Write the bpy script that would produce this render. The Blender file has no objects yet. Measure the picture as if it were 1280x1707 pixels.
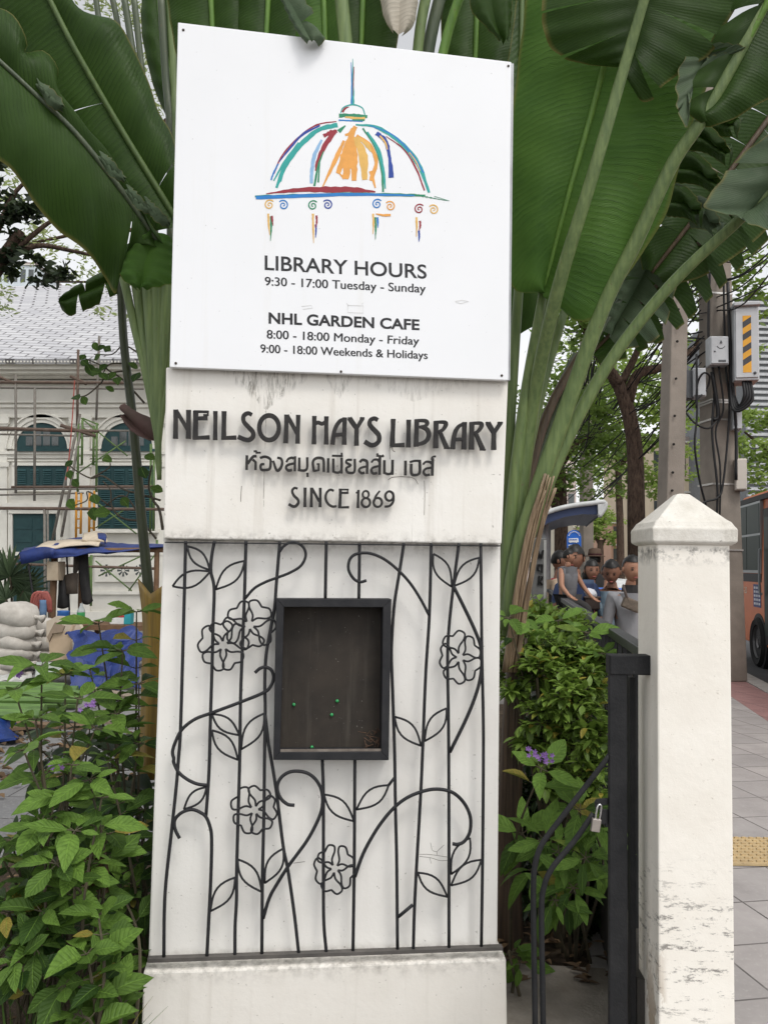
import bpy, bmesh, math, random
from mathutils import Vector, Matrix, Euler
from mathutils.noise import noise as pnoise
R = math.radians
scn = bpy.context.scene
COL = scn.collection
# ------------------------------------------------------------------ camera
W, H, F = 1280.0, 1707.0, 1380.0          # photograph size and focal length in its pixels
CAM = Vector((0.0, 0.0, 1.55))
ROT = Euler((R(90 + 3.6), 0, 0)).to_matrix() @ Matrix.Rotation(R(0.93), 3, 'Z')
cd = bpy.data.cameras.new('camera')
cam = bpy.data.objects.new('camera', cd)
COL.objects.link(cam)
cam.location = CAM
cam.rotation_euler = ROT.to_euler()
cd.sensor_fit = 'VERTICAL'
cd.sensor_height = 36.0
cd.lens = 36.0 * F / H
cd.clip_start = 0.05
cd.clip_end = 3000
scn.camera = cam
# ------------------------------------------------------------------ light
SUN_EL, SUN_AZ = 57.0, 150.0
world = bpy.data.worlds.new('World')
scn.world = world
world.use_nodes = True
wn = world.node_tree
sky = wn.nodes.new('ShaderNodeTexSky')
sky.sky_type = 'NISHITA'
sky.sun_disc = False
sky.sun_elevation = R(SUN_EL)
sky.sun_rotation = R(SUN_AZ)
sky.air_density = 1.0
sky.dust_density = 2.0
sky.ozone_density = 0.6
hs = wn.nodes.new('ShaderNodeHueSaturation')
hs.inputs['Saturation'].default_value = 0.09
bg = wn.nodes['Background']
wn.links.new(sky.outputs[0], hs.inputs['Color'])
wn.links.new(hs.outputs[0], bg.inputs['Color'])
bg.inputs['Strength'].default_value = 0.15
sl = bpy.data.lights.new('sun', 'SUN')
sun = bpy.data.objects.new('sun', sl)
COL.objects.link(sun)
sl.energy = 0.74
sl.angle = R(15)
sl.color = (1.0, 0.955, 0.89)
sd = Vector((math.sin(R(SUN_AZ)) * math.cos(R(SUN_EL)), math.cos(R(SUN_AZ)) * math.cos(R(SUN_EL)), math.sin(R(SUN_EL))))
sun.rotation_euler = sd.to_track_quat('Z', 'Y').to_euler()
sun.location = sd * 30
scn.view_settings.view_transform = 'Standard'
scn.view_settings.look = 'None'
scn.view_settings.gamma = 1
scn.view_settings.exposure = 0.68
scn.cycles.max_bounces = 8
scn.cycles.transparent_max_bounces = 8

# ------------------------------------------------------------------ photograph geometry
def ray(px, py):
    return ROT @ Vector(((px - W / 2) / F, -(py - H / 2) / F, -1.0))
def at(px, py, Y):                         # point seen at a pixel, Y metres ahead
    d = ray(px, py)
    return CAM + d * (Y / d.y)
def ground(px, py, z=0.0):
    d = ray(px, py)
    return CAM + d * ((z - CAM.z) / d.z)
FA = R(6.0)                                # the pillar's face turns 6 degrees away
FR = Vector((math.cos(FA), math.sin(FA), 0))
FN = Vector((math.sin(FA), -math.cos(FA), 0))
FP = at(550, 900, 2.83)
UP = Vector((0, 0, 1))
def face(px, py, off=0.0):                 # point on the pillar's face, off metres proud of it
    d = ray(px, py)
    p0 = FP + FN * off
    return CAM + d * ((p0 - CAM).dot(FN) / d.dot(FN))
SA = R(10.5)                               # the street runs 10.5 degrees to the right
SD = Vector((math.sin(SA), math.cos(SA), 0))
SR = Vector((math.cos(SA), -math.sin(SA), 0))
def zoom(x0, y0, s):                       # coordinates measured in an enlargement of the photograph
    return lambda *pts: [(x0 + x / s, y0 + y / s) for x, y in pts]

# ------------------------------------------------------------------ materials
def lerp(a, b, t): return tuple(x + (y - x) * t for x, y in zip(a, b))
class NB:
    def __init__(s, name):
        s.m = bpy.data.materials.new(name); s.m.use_nodes = True
        s.t = s.m.node_tree; s.b = s.t.nodes['Principled BSDF']
        s.tc = s.t.nodes.new('ShaderNodeTexCoord')
    def n(s, typ, **kw):
        o = s.t.nodes.new('ShaderNode' + typ)
        for k, v in kw.items():
            if k in o.inputs: s.put(o.inputs[k], v)
            else: setattr(o, k, v)
        return o
    def put(s, sock, v):
        if hasattr(v, 'is_output') or hasattr(v, 'links'): s.t.links.new(v, sock)
        else:
            if isinstance(v, (tuple, list)) and len(v) == 3 and sock.type == 'RGBA': v = (*v, 1)
            sock.default_value = v
    def co(s, scale=(1, 1, 1), rot=(0, 0, 0), src='Object'):
        mp = s.n('Mapping'); s.put(mp.inputs['Vector'], s.tc.outputs[src])
        mp.inputs['Scale'].default_value = scale; mp.inputs['Rotation'].default_value = rot
        return mp.outputs[0]
    def noise(s, scale, detail=4, rough=.55, vec=None, dist=0):
        o = s.n('TexNoise'); s.put(o.inputs['Vector'], vec if vec else s.co())
        o.inputs['Scale'].default_value = scale; o.inputs['Detail'].default_value = detail
        o.inputs['Roughness'].default_value = rough; o.inputs['Distortion'].default_value = dist
        return o.outputs['Fac']
    def ramp(s, v, a, b, lo=0., hi=1.):
        o = s.n('MapRange'); s.put(o.inputs['Value'], v)
        for k, x in zip(('From Min', 'From Max', 'To Min', 'To Max'), (a, b, lo, hi)): o.inputs[k].default_value = x
        return o.outputs[0]
    def ma(s, op, a, b=0.0, clamp=False):
        o = s.n('Math', operation=op); o.use_clamp = clamp
        s.put(o.inputs[0], a); s.put(o.inputs[1], b); return o.outputs[0]
    def mix(s, f, a, b, mode='MIX'):
        o = s.n('Mix', data_type='RGBA', blend_type=mode)
        s.put(o.inputs[0], f); s.put(o.inputs[6], a); s.put(o.inputs[7], b); return o.outputs[2]
    def bump(s, h, strength=.3, dist=.01):
        o = s.n('Bump'); s.put(o.inputs['Height'], h)
        o.inputs['Strength'].default_value = strength; o.inputs['Distance'].default_value = dist
        s.t.links.new(o.outputs[0], s.b.inputs['Normal']); return o.outputs[0]
    def fin(s, col, rough=.6, spec=.3, metal=0.):
        s.put(s.b.inputs['Base Color'], col); s.put(s.b.inputs['Roughness'], rough)
        s.b.inputs['Specular IOR Level'].default_value = spec; s.b.inputs['Metallic'].default_value = metal
        return s.m
MC = {}
def plain(name, col, rough=.6, col2=None, scale=6., bump=0., bscale=60., metal=0., spec=.3, stretch=(1, 1, 1)):
    """a surface whose own colour wanders between col and col2"""
    if name in MC: return MC[name]
    b = NB(name); col2 = col2 or tuple(c * .78 for c in col)
    v = b.co(stretch)
    f = b.ramp(b.noise(scale, 5, .6, v), .32, .68)
    if bump: b.bump(b.noise(bscale, 3, .6, v), bump, .006)
    MC[name] = b.fin(b.mix(f, col, col2), rough, spec, metal)
    return MC[name]
def leafy(name, dark, light, rough=.45, trans=.3, spec=.35, warm=None, veins=False):
    """leaves: every leaf carries its own tint"""
    b = NB(name)
    a = b.n('Attribute', attribute_name='tint')
    sep = b.n('SeparateColor'); b.put(sep.inputs[0], a.outputs['Color'])
    c = b.mix(sep.outputs[0], dark, light)
    if warm: c = b.mix(b.ramp(sep.outputs[1], .955, .975), c, warm)
    c = b.mix(b.ramp(b.noise(55, 2), .35, .7, 0, .35), c, dark)
    if veins:
        uv = b.n('UVMap'); x = b.n('SeparateXYZ'); b.put(x.inputs[0], uv.outputs[0])
        av = b.ma('ABSOLUTE', b.ma('SUBTRACT', x.outputs[1], .5))
        side = b.ma('PINGPONG', b.ma('SUBTRACT', b.ma('MULTIPLY', x.outputs[0], 8), b.ma('MULTIPLY', av, 4)), .5)
        c = b.mix(b.ramp(side, 0, .12, .3, 0), c, dark)
        c = b.mix(b.ramp(av, .015, .04, .5, 0), c, tuple(min(1, k * 1.3) for k in light))
        b.bump(b.ma('ADD', b.ramp(side, 0, .3), b.ramp(av, 0, .08)), .5, .004)
    b.fin(c, rough, spec)
    tr = b.n('BsdfTranslucent'); b.put(tr.inputs['Color'], b.mix(.5, c, light))
    ms = b.n('MixShader'); ms.inputs[0].default_value = trans
    out = b.t.nodes['Material Output']
    b.t.links.new(b.b.outputs[0], ms.inputs[1]); b.t.links.new(tr.outputs[0], ms.inputs[2])
    b.t.links.new(ms.outputs[0], out.inputs['Surface'])
    return b.m

# ------------------------------------------------------------------ mesh building
WP = {}
class MB:
    def __init__(s): s.v = []; s.f = []; s.t = []; s.mi = []; s.uv = []
    def add(s, vs, fs, tint=(.5, .5), mi=0, uv=None):
        o = len(s.v)
        s.v += [Vector(p) for p in vs]; s.t += [tint] * len(vs)
        s.uv += uv if uv else [(0, 0)] * len(vs)
        s.f += [tuple(i + o for i in f) for f in fs]; s.mi += [mi] * len(fs)
        return s
    def box(s, c, size, rot=None, mi=0, bev=0):
        c = Vector(c); hx, hy, hz = (k / 2 for k in size)
        rot = rot or Matrix.Identity(3)
        vs = [c + rot @ Vector((x, y, z)) for z in (-hz, hz) for x, y in ((-hx, -hy), (hx, -hy), (hx, hy), (-hx, hy))]
        return s.add(vs, [(3, 2, 1, 0), (4, 5, 6, 7), (0, 1, 5, 4), (1, 2, 6, 5), (2, 3, 7, 6), (3, 0, 4, 7)], mi=mi)
    def prism(s, pts, d, mi=0, tint=(.5, .5)):          # outline pushed along d
        n = len(pts); d = Vector(d)
        vs = [Vector(p) for p in pts] + [Vector(p) + d for p in pts]
        fs = [tuple(range(n)), tuple(range(2 * n - 1, n - 1, -1))]
        fs += [(i, i + n, (i + 1) % n + n, (i + 1) % n) for i in range(n)]
        return s.add(vs, fs, tint, mi)
    def loft(s, rings, cap=True, mi=0, tint=(.5, .5), closed=True):
        n = len(rings[0]); vs = [p for r in rings for p in r]; fs = []
        for k in range(len(rings) - 1):
            for i in range(n if closed else n - 1):
                j = (i + 1) % n
                fs.append((k * n + i, k * n + j, (k + 1) * n + j, (k + 1) * n + i))
        if cap and closed:
            fs.append(tuple(range(n - 1, -1, -1))); fs.append(tuple((len(rings) - 1) * n + i for i in range(n)))
        return s.add(vs, fs, tint, mi)
    def tube(s, pts, r, n=8, mi=0, tint=(.5, .5), flat=1.0, nrm=None):
        pts = [Vector(p) for p in pts]
        k = len(pts); rr = r if isinstance(r, (list, tuple)) else [r] * k
        if len(rr) != k: rr = [rr[0] + (rr[-1] - rr[0]) * i / (k - 1) for i in range(k)]
        rings = []; ref = Vector(nrm) if nrm else None
        for i, p in enumerate(pts):
            t = (pts[min(i + 1, k - 1)] - pts[max(i - 1, 0)])
            if t.length < 1e-9: t = Vector((0, 0, 1))
            t.normalize()
            if ref is None: ref = Vector((0, 0, 1)) if abs(t.z) < .9 else Vector((1, 0, 0))
            a = t.cross(ref)
            if a.length < 1e-6: a = t.orthogonal()
            a.normalize(); b = a.cross(t).normalized()
            if nrm is None: ref = b
            rings.append([p + a * (rr[i] * math.cos(2 * math.pi * j / n)) + b * (rr[i] * flat * math.sin(2 * math.pi * j / n)) for j in range(n)])
        return s.loft(rings, True, mi, tint)
    def lathe(s, c, prof, n=16, mi=0, axis=None, tint=(.5, .5)):
        c = Vector(c); m = axis or Matrix.Identity(3)
        return s.loft([[c + m @ Vector((r * math.cos(2 * math.pi * j / n), r * math.sin(2 * math.pi * j / n), z)) for j in range(n)] for r, z in prof], True, mi, tint)
    def ball(s, c, r, n=12, mi=0, tint=(.5, .5), rot=None):
        r = (r, r, r) if not isinstance(r, (tuple, list)) else r
        m = (rot or Matrix.Identity(3)) @ Matrix.Diagonal(r)
        return s.lathe(c, [(max(math.sin(math.pi * k / n), .01), -math.cos(math.pi * k / n)) for k in range(n + 1)], n + 4, mi, m, tint)
    def build(s, name, mats, parent=None, smooth=False, base=None, bevel=0, auto=None):
        if parent is not None: o0 = WP[parent.name]
        elif base is not None: o0 = Vector(base)
        else:
            n = len(s.v); o0 = Vector((sum(v.x for v in s.v) / n, sum(v.y for v in s.v) / n, min(v.z for v in s.v)))
        me = bpy.data.meshes.new(name)
        me.from_pydata([v - o0 for v in s.v], [], s.f)
        for m in (mats if isinstance(mats, (list, tuple)) else [mats]): me.materials.append(m)
        me.polygons.foreach_set('material_index', s.mi)
        if smooth: me.polygons.foreach_set('use_smooth', [True] * len(me.polygons))
        if any(t != (.5, .5) for t in s.t):
            ca = me.color_attributes.new('tint', 'FLOAT_COLOR', 'POINT')
            ca.data.foreach_set('color', [x for t in s.t for x in (t[0], t[1], 0, 1)])
        if any(u != (0, 0) for u in s.uv):
            ul = me.uv_layers.new(name='uv')
            idx = [0] * len(me.loops); me.loops.foreach_get('vertex_index', idx)
            ul.data.foreach_set('uv', [x for i in idx for x in s.uv[i]])
        bm = bmesh.new(); bm.from_mesh(me)
        bmesh.ops.recalc_face_normals(bm, faces=bm.faces)
        bm.to_mesh(me); bm.free()
        if auto is not None:
            me.polygons.foreach_set('use_smooth', [True] * len(me.polygons)); me.set_sharp_from_angle(angle=R(auto))
        o = bpy.data.objects.new(name, me); COL.objects.link(o)
        if parent is not None: o.parent = parent
        else: o.location = o0
        WP[o.name] = o0
        if bevel:
            md = o.modifiers.new('bevel', 'BEVEL'); md.width = bevel; md.segments = 2; md.limit_method = 'ANGLE'; md.angle_limit = R(35)
        return o
def tag(o, label, cat, group=None):
    o['label'] = label; o['category'] = cat
    if group: o['group'] = group
    return o
def thing(name, label, cat, loc, group=None):
    o = bpy.data.objects.new(name, None); COL.objects.link(o); o.location = Vector(loc)
    o.empty_display_size = .1; WP[o.name] = Vector(loc)
    return tag(o, label, cat, group)
def struct(o, kind='structure'): o['kind'] = kind; return o
def smooth_line(pts, n=6):                 # Catmull-Rom through the points (any dimension)
    if len(pts) < 3: return [Vector(p) for p in pts]
    P = [Vector(p) for p in pts]; P = [P[0] * 2 - P[1]] + P + [P[-1] * 2 - P[-2]]
    out = []
    for i in range(1, len(P) - 2):
        for k in range(n):
            t = k / n
            out.append(.5 * (2 * P[i] + (P[i + 1] - P[i - 1]) * t + (2 * P[i - 1] - 5 * P[i] + 4 * P[i + 1] - P[i + 2]) * t * t + (3 * P[i] - P[i - 1] - 3 * P[i + 1] + P[i + 2]) * t ** 3))
    out.append(P[-2].copy()); return out
def resample(pts, n):
    P = [Vector(p) for p in pts]; L = [0]
    for a, b in zip(P, P[1:]): L.append(L[-1] + (b - a).length)
    out = []
    for i in range(n):
        d = L[-1] * i / (n - 1); k = 0
        while k < len(P) - 2 and L[k + 1] < d: k += 1
        t = (d - L[k]) / max(L[k + 1] - L[k], 1e-9); out.append(P[k].lerp(P[k + 1], min(max(t, 0), 1)))
    return out
# ================================================================== THE GROUND
def sheet(name, pts, z0, z1, mats, uvrot=None):
    mb = MB(); mb.prism([Vector((p[0], p[1], z0)) for p in pts], (0, 0, z1 - z0))
    o = mb.build(name, mats, None, base=(0, 0, 0)); return struct(o)
b = NB('soil')
f = b.noise(9, 6, .7); b.bump(b.noise(30, 4, .7), .8, .03)
M_SOIL = b.fin(b.mix(b.ramp(f, .35, .7), (.03, .022, .016), (.1, .075, .05)), .9, .1)
b = NB('asphalt'); b.bump(b.noise(300, 2), .3, .005)
M_ROAD = b.fin(b.mix(b.ramp(b.noise(1.2, 5), .3, .7), (.045, .046, .05), (.075, .075, .078)), .8, .3)
def paver(name, cols, size, rot, mortar, off=0.0, rowh=None):
    b = NB(name)
    br = b.n('TexBrick'); b.put(br.inputs['Vector'], b.co((1, 1, 1), (0, 0, rot)))
    br.offset = off; br.squash = 1
    br.inputs['Scale'].default_value = 1; br.inputs['Mortar Size'].default_value = .0055
    br.inputs['Mortar Smooth'].default_value = .3
    br.inputs['Brick Width'].default_value = size; br.inputs['Row Height'].default_value = rowh or size
    b.put(br.inputs['Color1'], cols[0]); b.put(br.inputs['Color2'], cols[1]); b.put(br.inputs['Mortar'], mortar)
    c = b.mix(b.ramp(b.noise(3, 6, .65), .3, .7, 0, .75), br.outputs[0], tuple(k * .62 for k in cols[0]))
    c = b.mix(b.ramp(b.noise(45, 3, .6), .55, .75, 0, .3), c, (.5, .48, .45))
    b.bump(b.ma('ADD', b.ma('MULTIPLY', br.outputs['Fac'], -1), b.ma('MULTIPLY', b.noise(120, 3), .12)), .5, .006)
    return b.fin(c, .75, .25)
M_PAVE = paver('paving', ((.42, .39, .375), (.35, .33, .32)), .4, -SA, (.05, .045, .042))
M_PINK = paver('pink_paving', ((.36, .2, .19), (.32, .19, .18)), .4, -SA, (.1, .07, .065))
M_PATH = paver('path_paving', ((.23, .225, .22), (.2, .2, .2)), .6, .05, (.03, .028, .025), .5, .45)
M_KERB = plain('kerb_concrete', (.4, .39, .37), .8, (.28, .27, .25), 5, .3)
M_CONC = plain('concrete', (.3, .29, .265), .85, (.2, .19, .17), 4, .4, 90)
def st(a, d, z=0.0):                        # street coordinates: a metres to the right of the kerb line, d metres ahead
    return Vector((3.01, 0, z)) + SR * a + SD * d
struct(MB().prism([(-900, -300, -.3), (900, -300, -.3), (900, 2500, -.3), (-900, 2500, -.3)], (0, 0, .14)).build('ground', plain('dusty_ground', (.2, .19, .17), .9, (.14, .13, .12), .2), base=(0, 0, 0)))
sheet('road', [st(.14, -8), st(9, -8), st(9, 90), st(.14, 90)], -.156, -.13, M_ROAD)
sheet('pavement', [st(-2.75, -8), st(-.62, -8), st(-.62, 90), st(-2.75, 90)], -.155, 0, M_PAVE)
sheet('pavement_edge', [st(-.618, -8), st(-.1, -8), st(-.1, 90), st(-.618, 90)], -.155, 0, M_PINK)
sheet('kerb', [st(-.098, -8), st(.138, -8), st(.138, 90), st(-.098, 90)], -.155, .012, M_KERB)
# tactile strip across the pavement
mb = MB(); t0 = 4.33 / math.cos(SA)
ta, tb = ground(1222, 1442), ground(1222, 1398)
ey = (tb - ta).y
q0 = Vector((1.25, ta.y - .02, .004)); q1 = Vector((3.1, ta.y - .02, .004))
mb.prism([q0, q1, q1 + Vector((0, ey, 0)), q0 + Vector((0, ey, 0))], (0, 0, .012))
for i in range(44):
    for j in range(9):
        mb.box((1.29 + i * .042, ta.y + .012 + j * .047, .0185), (.022, .014, .009))
struct(mb.build('tactile_strip', plain('tactile_yellow', (.52, .39, .21), .75, (.4, .3, .17), 8, .2), base=(0, 0, 0)))
GX = 1.35
sheet('garden_soil', [(-9, 1.0), (.9, 1.0), (1.0, 2.6), (2.4, 9.5), (-1.5, 9.5), (-1.2, 4.4), (-9, 4.4)], -.155, -.012, M_SOIL)
sheet('garden_path', [(-14, 4.405), (-1.22, 4.405), (-1.52, 9.505), (-1.0, 18.9), (-14, 18.9)], -.155, -.008, M_PATH)
# a rough slab behind the pillar's right foot
mb = MB()
mb.prism([Vector((x, y, -.02)) for x, y in ((.4, 2.3), (.86, 2.3), (.87, 3.26), (.4, 3.3))], (0, 0, .045))
struct(mb.build('concrete_step', plain('old_concrete', (.27, .245, .21), .9, (.15, .13, .105), 4, .7, 70), base=(0, 0, 0)))

# ================================================================== THE LIBRARY'S PILLAR
def painted(name, base, dirt, zlo=None, zhi=None, smudge=None, streak=.35):
    """whitewashed render with stains, drips and pits; zlo/zhi are the heights of dirty joints"""
    b = NB(name)
    xyz = b.n('SeparateXYZ'); b.put(xyz.inputs[0], b.tc.outputs['Object'])
    x, z = xyz.outputs[0], xyz.outputs[2]
    c = b.mix(b.ramp(b.noise(2.6, 6, .6), .38, .72, 0, .55), base, dirt)
    c = b.mix(b.ramp(b.noise(1, 5, .6, b.co((26, 26, .9))), .56, .78, 0, streak), c, lerp(dirt, (.3, .26, .2), .5))
    c = b.mix(b.ramp(b.noise(85, 2, .5), .71, .76, 0, .55), c, (.2, .18, .15))
    c = b.mix(b.ramp(b.noise(14, 5, .75, None, 1.2), .68, .72, 0, .3), c, (.33, .29, .24))
    n2 = b.noise(30, 5, .7)
    for zz, wd, s in ((zlo, .05, 1), (zhi, .07, -1)):
        if zz is None: continue
        g = b.ramp(b.ma('MULTIPLY', b.ma('SUBTRACT', z, zz), s), 0, wd, 1, 0)
        g = b.ma('MULTIPLY', b.ma('MULTIPLY', g, g), b.ramp(n2, .42, .7))
        c = b.mix(b.ma('MULTIPLY', g, .65, True), c, (.1, .085, .065))
    if smudge:
        for xc, zt, za, hw, pw in smudge:
            u = b.ma('DIVIDE', b.ma('SUBTRACT', z, za), zt - za)
            e = b.ma('SUBTRACT', 1.0, b.ma('DIVIDE', b.ma('ABSOLUTE', b.ma('SUBTRACT', x, xc)), b.ma('MAXIMUM', b.ma('MULTIPLY', u, hw), .001)))
            g = b.ma('MULTIPLY', b.ramp(e, 0, .35), b.ma('ADD', b.ramp(b.noise(1, 6, .8, b.co((60, 60, 9), (0, .62, 0)), .6), .5, .66), b.ramp(b.noise(1, 6, .8, b.co((60, 60, 9), (0, -.62, 0)), .6), .5, .66), True))
            c = b.mix(b.ma('MULTIPLY', g, pw, True), c, (.13, .115, .09))
    b.bump(b.ma('ADD', b.noise(7, 3), b.ma('MULTIPLY', b.noise(70, 4, .65), .35)), .2, .01)
    return b.fin(c, .62, .3)
foot = face(545, 1695); foot.z = -.02
pillar = thing('library_pillar', 'tall whitewashed masonry pillar with raised dark letters and a stepped base', 'pillar', foot)
def fp(x, y, off): return face(x, y, off)
zs = lambda x, y, off: fp(x, y, off).z - foot.z
xs = lambda x, y, off: fp(x, y, off).x - foot.x
M_SHAFT = painted('shaft_paint', (.79, .775, .74), (.66, .635, .59), zs(540, 1590, 0), zs(550, 905, 0), None, .2)
M_PANEL = painted('panel_paint', (.8, .78, .735), (.64, .595, .525), zs(550, 900, .04), None,
                  [(xs(445, 640, .04), zs(445, 622, .04), zs(442, 684, .04), .165, .85), (xs(690, 640, .04), zs(690, 628, .04), zs(690, 670, .04), .3, .3), (xs(565, 640, .04), zs(565, 622, .04), zs(540, 668, .04), .06, .6)], .5)
M_BASE = painted('base_paint', (.78, .75, .695), (.63, .59, .525), None, zs(540, 1608, .05), None, .3)
mb = MB()
mb.prism([fp(273, 890, 0), fp(834.5, 897, 0), fp(829, 1592, 0), fp(247, 1606, 0)], -FN * .3)
mb.build('shaft', M_SHAFT, pillar, bevel=.006)
mb = MB()
mb.prism([fp(277, 612, .04), fp(847, 632, .04), fp(836, 907, .04), fp(273, 898, .04)], -FN * .35)
panel = mb.build('name_panel', M_PANEL, pillar, bevel=.005)
# upper core the notice board is fixed to
mb = MB(); mb.prism([fp(303, 60, -.01), fp(844, 122, -.01), fp(842, 640, -.01), fp(286, 620, -.01)], -FN * .28)
mb.build('upper_core', M_SHAFT, pillar)
mb = MB(); rings = []
for xb, xt, yt, yc in ((237, 246, 1603, 1621), (846.5, 838, 1583.5, 1599)):
    a = fp(xb, 1695, .06); a.z = -.05
    c1 = fp(xb + (2 if xb < 500 else -3), yc, .06); c2 = fp(xt, yt, .012)
    bk = c2 - FN * .36; bb = Vector((bk.x, bk.y, -.05))
    rings.append([a, c1, c2, bk, bb])
mb.loft(rings); mb.build('plinth', M_BASE, pillar, bevel=.006)

# ---- ribbons: strokes lying on the face, widths in photograph pixels
def stroke(mb, pts, w, off, thick, mi=0, closed=False, jit=0, rnd=None, sm=6):
    P = smooth_line([(*p, 0) for p in pts], sm) if sm and len(pts) > 2 else [Vector((*p, 0)) for p in pts]
    n = len(P); w = w if isinstance(w, (list, tuple)) else [w, w]
    Lf, Rt = [], []
    for i, p in enumerate(P):
        a, c = P[max(i - 1, 0)], P[min(i + 1, n - 1)]
        if closed and i in (0, n - 1): a, c = P[-2], P[1]
        t = c - a; t.normalize(); nn = Vector((-t.y, t.x, 0))
        k = i / (n - 1) * (len(w) - 1); k0 = min(int(k), len(w) - 2); ww = (w[k0] + (w[k0 + 1] - w[k0]) * (k - k0)) / 2
        j1 = 1 + (rnd.uniform(-jit, jit) if rnd else 0); j2 = 1 + (rnd.uniform(-jit, jit) if rnd else 0)
        Lf.append(p + nn * ww * j1); Rt.append(p - nn * ww * j2)
    for i in range(n - 1):
        pass
    vs = [fp(p.x, p.y, off) for p in Lf] + [fp(p.x, p.y, off) for p in Rt]
    vb = [v - FN * thick for v in vs]
    fs = [(i, i + 1, n + i + 1, n + i) for i in range(n - 1)]
    m2 = 2 * n
    fs += [(m2 + i + 1, m2 + i, m2 + n + i, m2 + n + i + 1) for i in range(n - 1)]
    fs += [(i + 1, i, m2 + i, m2 + i + 1) for i in range(n - 1)] + [(n + i, n + i + 1, m2 + n + i + 1, m2 + n + i) for i in range(n - 1)]
    fs += [(0, n, m2 + n, m2), (n - 1, m2 + n - 1, m2 + 2 * n - 1, 2 * n - 1)]
    mb.add(vs + vb, fs, mi=mi)
def ell(cx, cy, rx, ry, a0=0, a1=360, n=20):
    return [(cx + rx * math.cos(R(a0 + (a1 - a0) * k / n)), cy + ry * math.sin(R(a0 + (a1 - a0) * k / n))) for k in range(n + 1)]
M_IRONL = plain('letter_metal', (.026, .025, .026), .6, (.042, .04, .038), 30, .2, 60, 0, .12)
cnt = [0]
def letters(name, strokes, z, s, wdef, off, thick):
    mb = MB()
    for item in strokes:
        pts, w, sm = item[0], (item[1] if len(item) > 1 else wdef), (item[2] if len(item) > 2 else 0)
        cnt[0] += 1
        o = off + (cnt[0] % 23) * .00012
        closed = pts[0] == pts[-1] or (len(pts) > 10 and abs(pts[0][0] - pts[-1][0]) < 1 and abs(pts[0][1] - pts[-1][1]) < 1)
        ww = [k / s for k in w] if isinstance(w, (list, tuple)) else w / s
        stroke(mb, z(*pts), ww, o, thick, closed=closed, sm=sm)
    return mb.build(name, M_IRONL, panel)
zA, zB, zC = zoom(280, 670, 4.571), zoom(500, 670, 3.657), zoom(395, 740, 3.71)
V = lambda w: [w * 1.12, w * .98, w * 1.0, w * 1.15]
l1 = [([(60, 58), (59, 130), (58, 210), (57, 278)], V(33)), ([(62, 62), (155, 218)], 30), ([(157, 60), (157, 130), (156, 210), (155, 278)], V(33)), ([(156, 205), (150, 232)], 26),
      ([(212, 66), (211, 140), (210, 210), (208, 284)], V(36)), ([(198, 71), (312, 74)], 17), ([(304, 66), (304, 102)], 13), ([(212, 124), (302, 122)], [26, 30]), ([(270, 98), (306, 98)], 12), ([(192, 274), (318, 268)], [22, 32]),
      ([(362, 69), (362, 140), (361, 210), (360, 288)], V(30)), ([(428, 70), (427, 140), (426, 210), (426, 286)], V(34)), ([(412, 274), (522, 270)], [24, 32]),
      ([(640, 96), (610, 84), (578, 104), (578, 148), (614, 190), (646, 226), (648, 262), (622, 286), (590, 286), (534, 264)], [26, 30, 32, 36, 34, 32, 34], 5),
      (ell(771, 195, 75, 94, 0, 360, 32), 34),
      ([(905, 96), (903, 170), (900, 240), (897, 312)], V(34)), ([(908, 100), (990, 248)], 30), ([(993, 98), (992, 170), (990, 240), (988, 315)], V(32)), ([(991, 235), (986, 262)], 26),
      ([(1116, 106), (1115, 170), (1114, 240), (1113, 320)], V(32)), ([(1208, 109), (1207, 170), (1207, 240), (1206, 322)], V(32)), ([(1116, 166), (1145, 155), (1175, 165), (1207, 146)], 26, 5)]
k = 4.571 / 3.657
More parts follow.
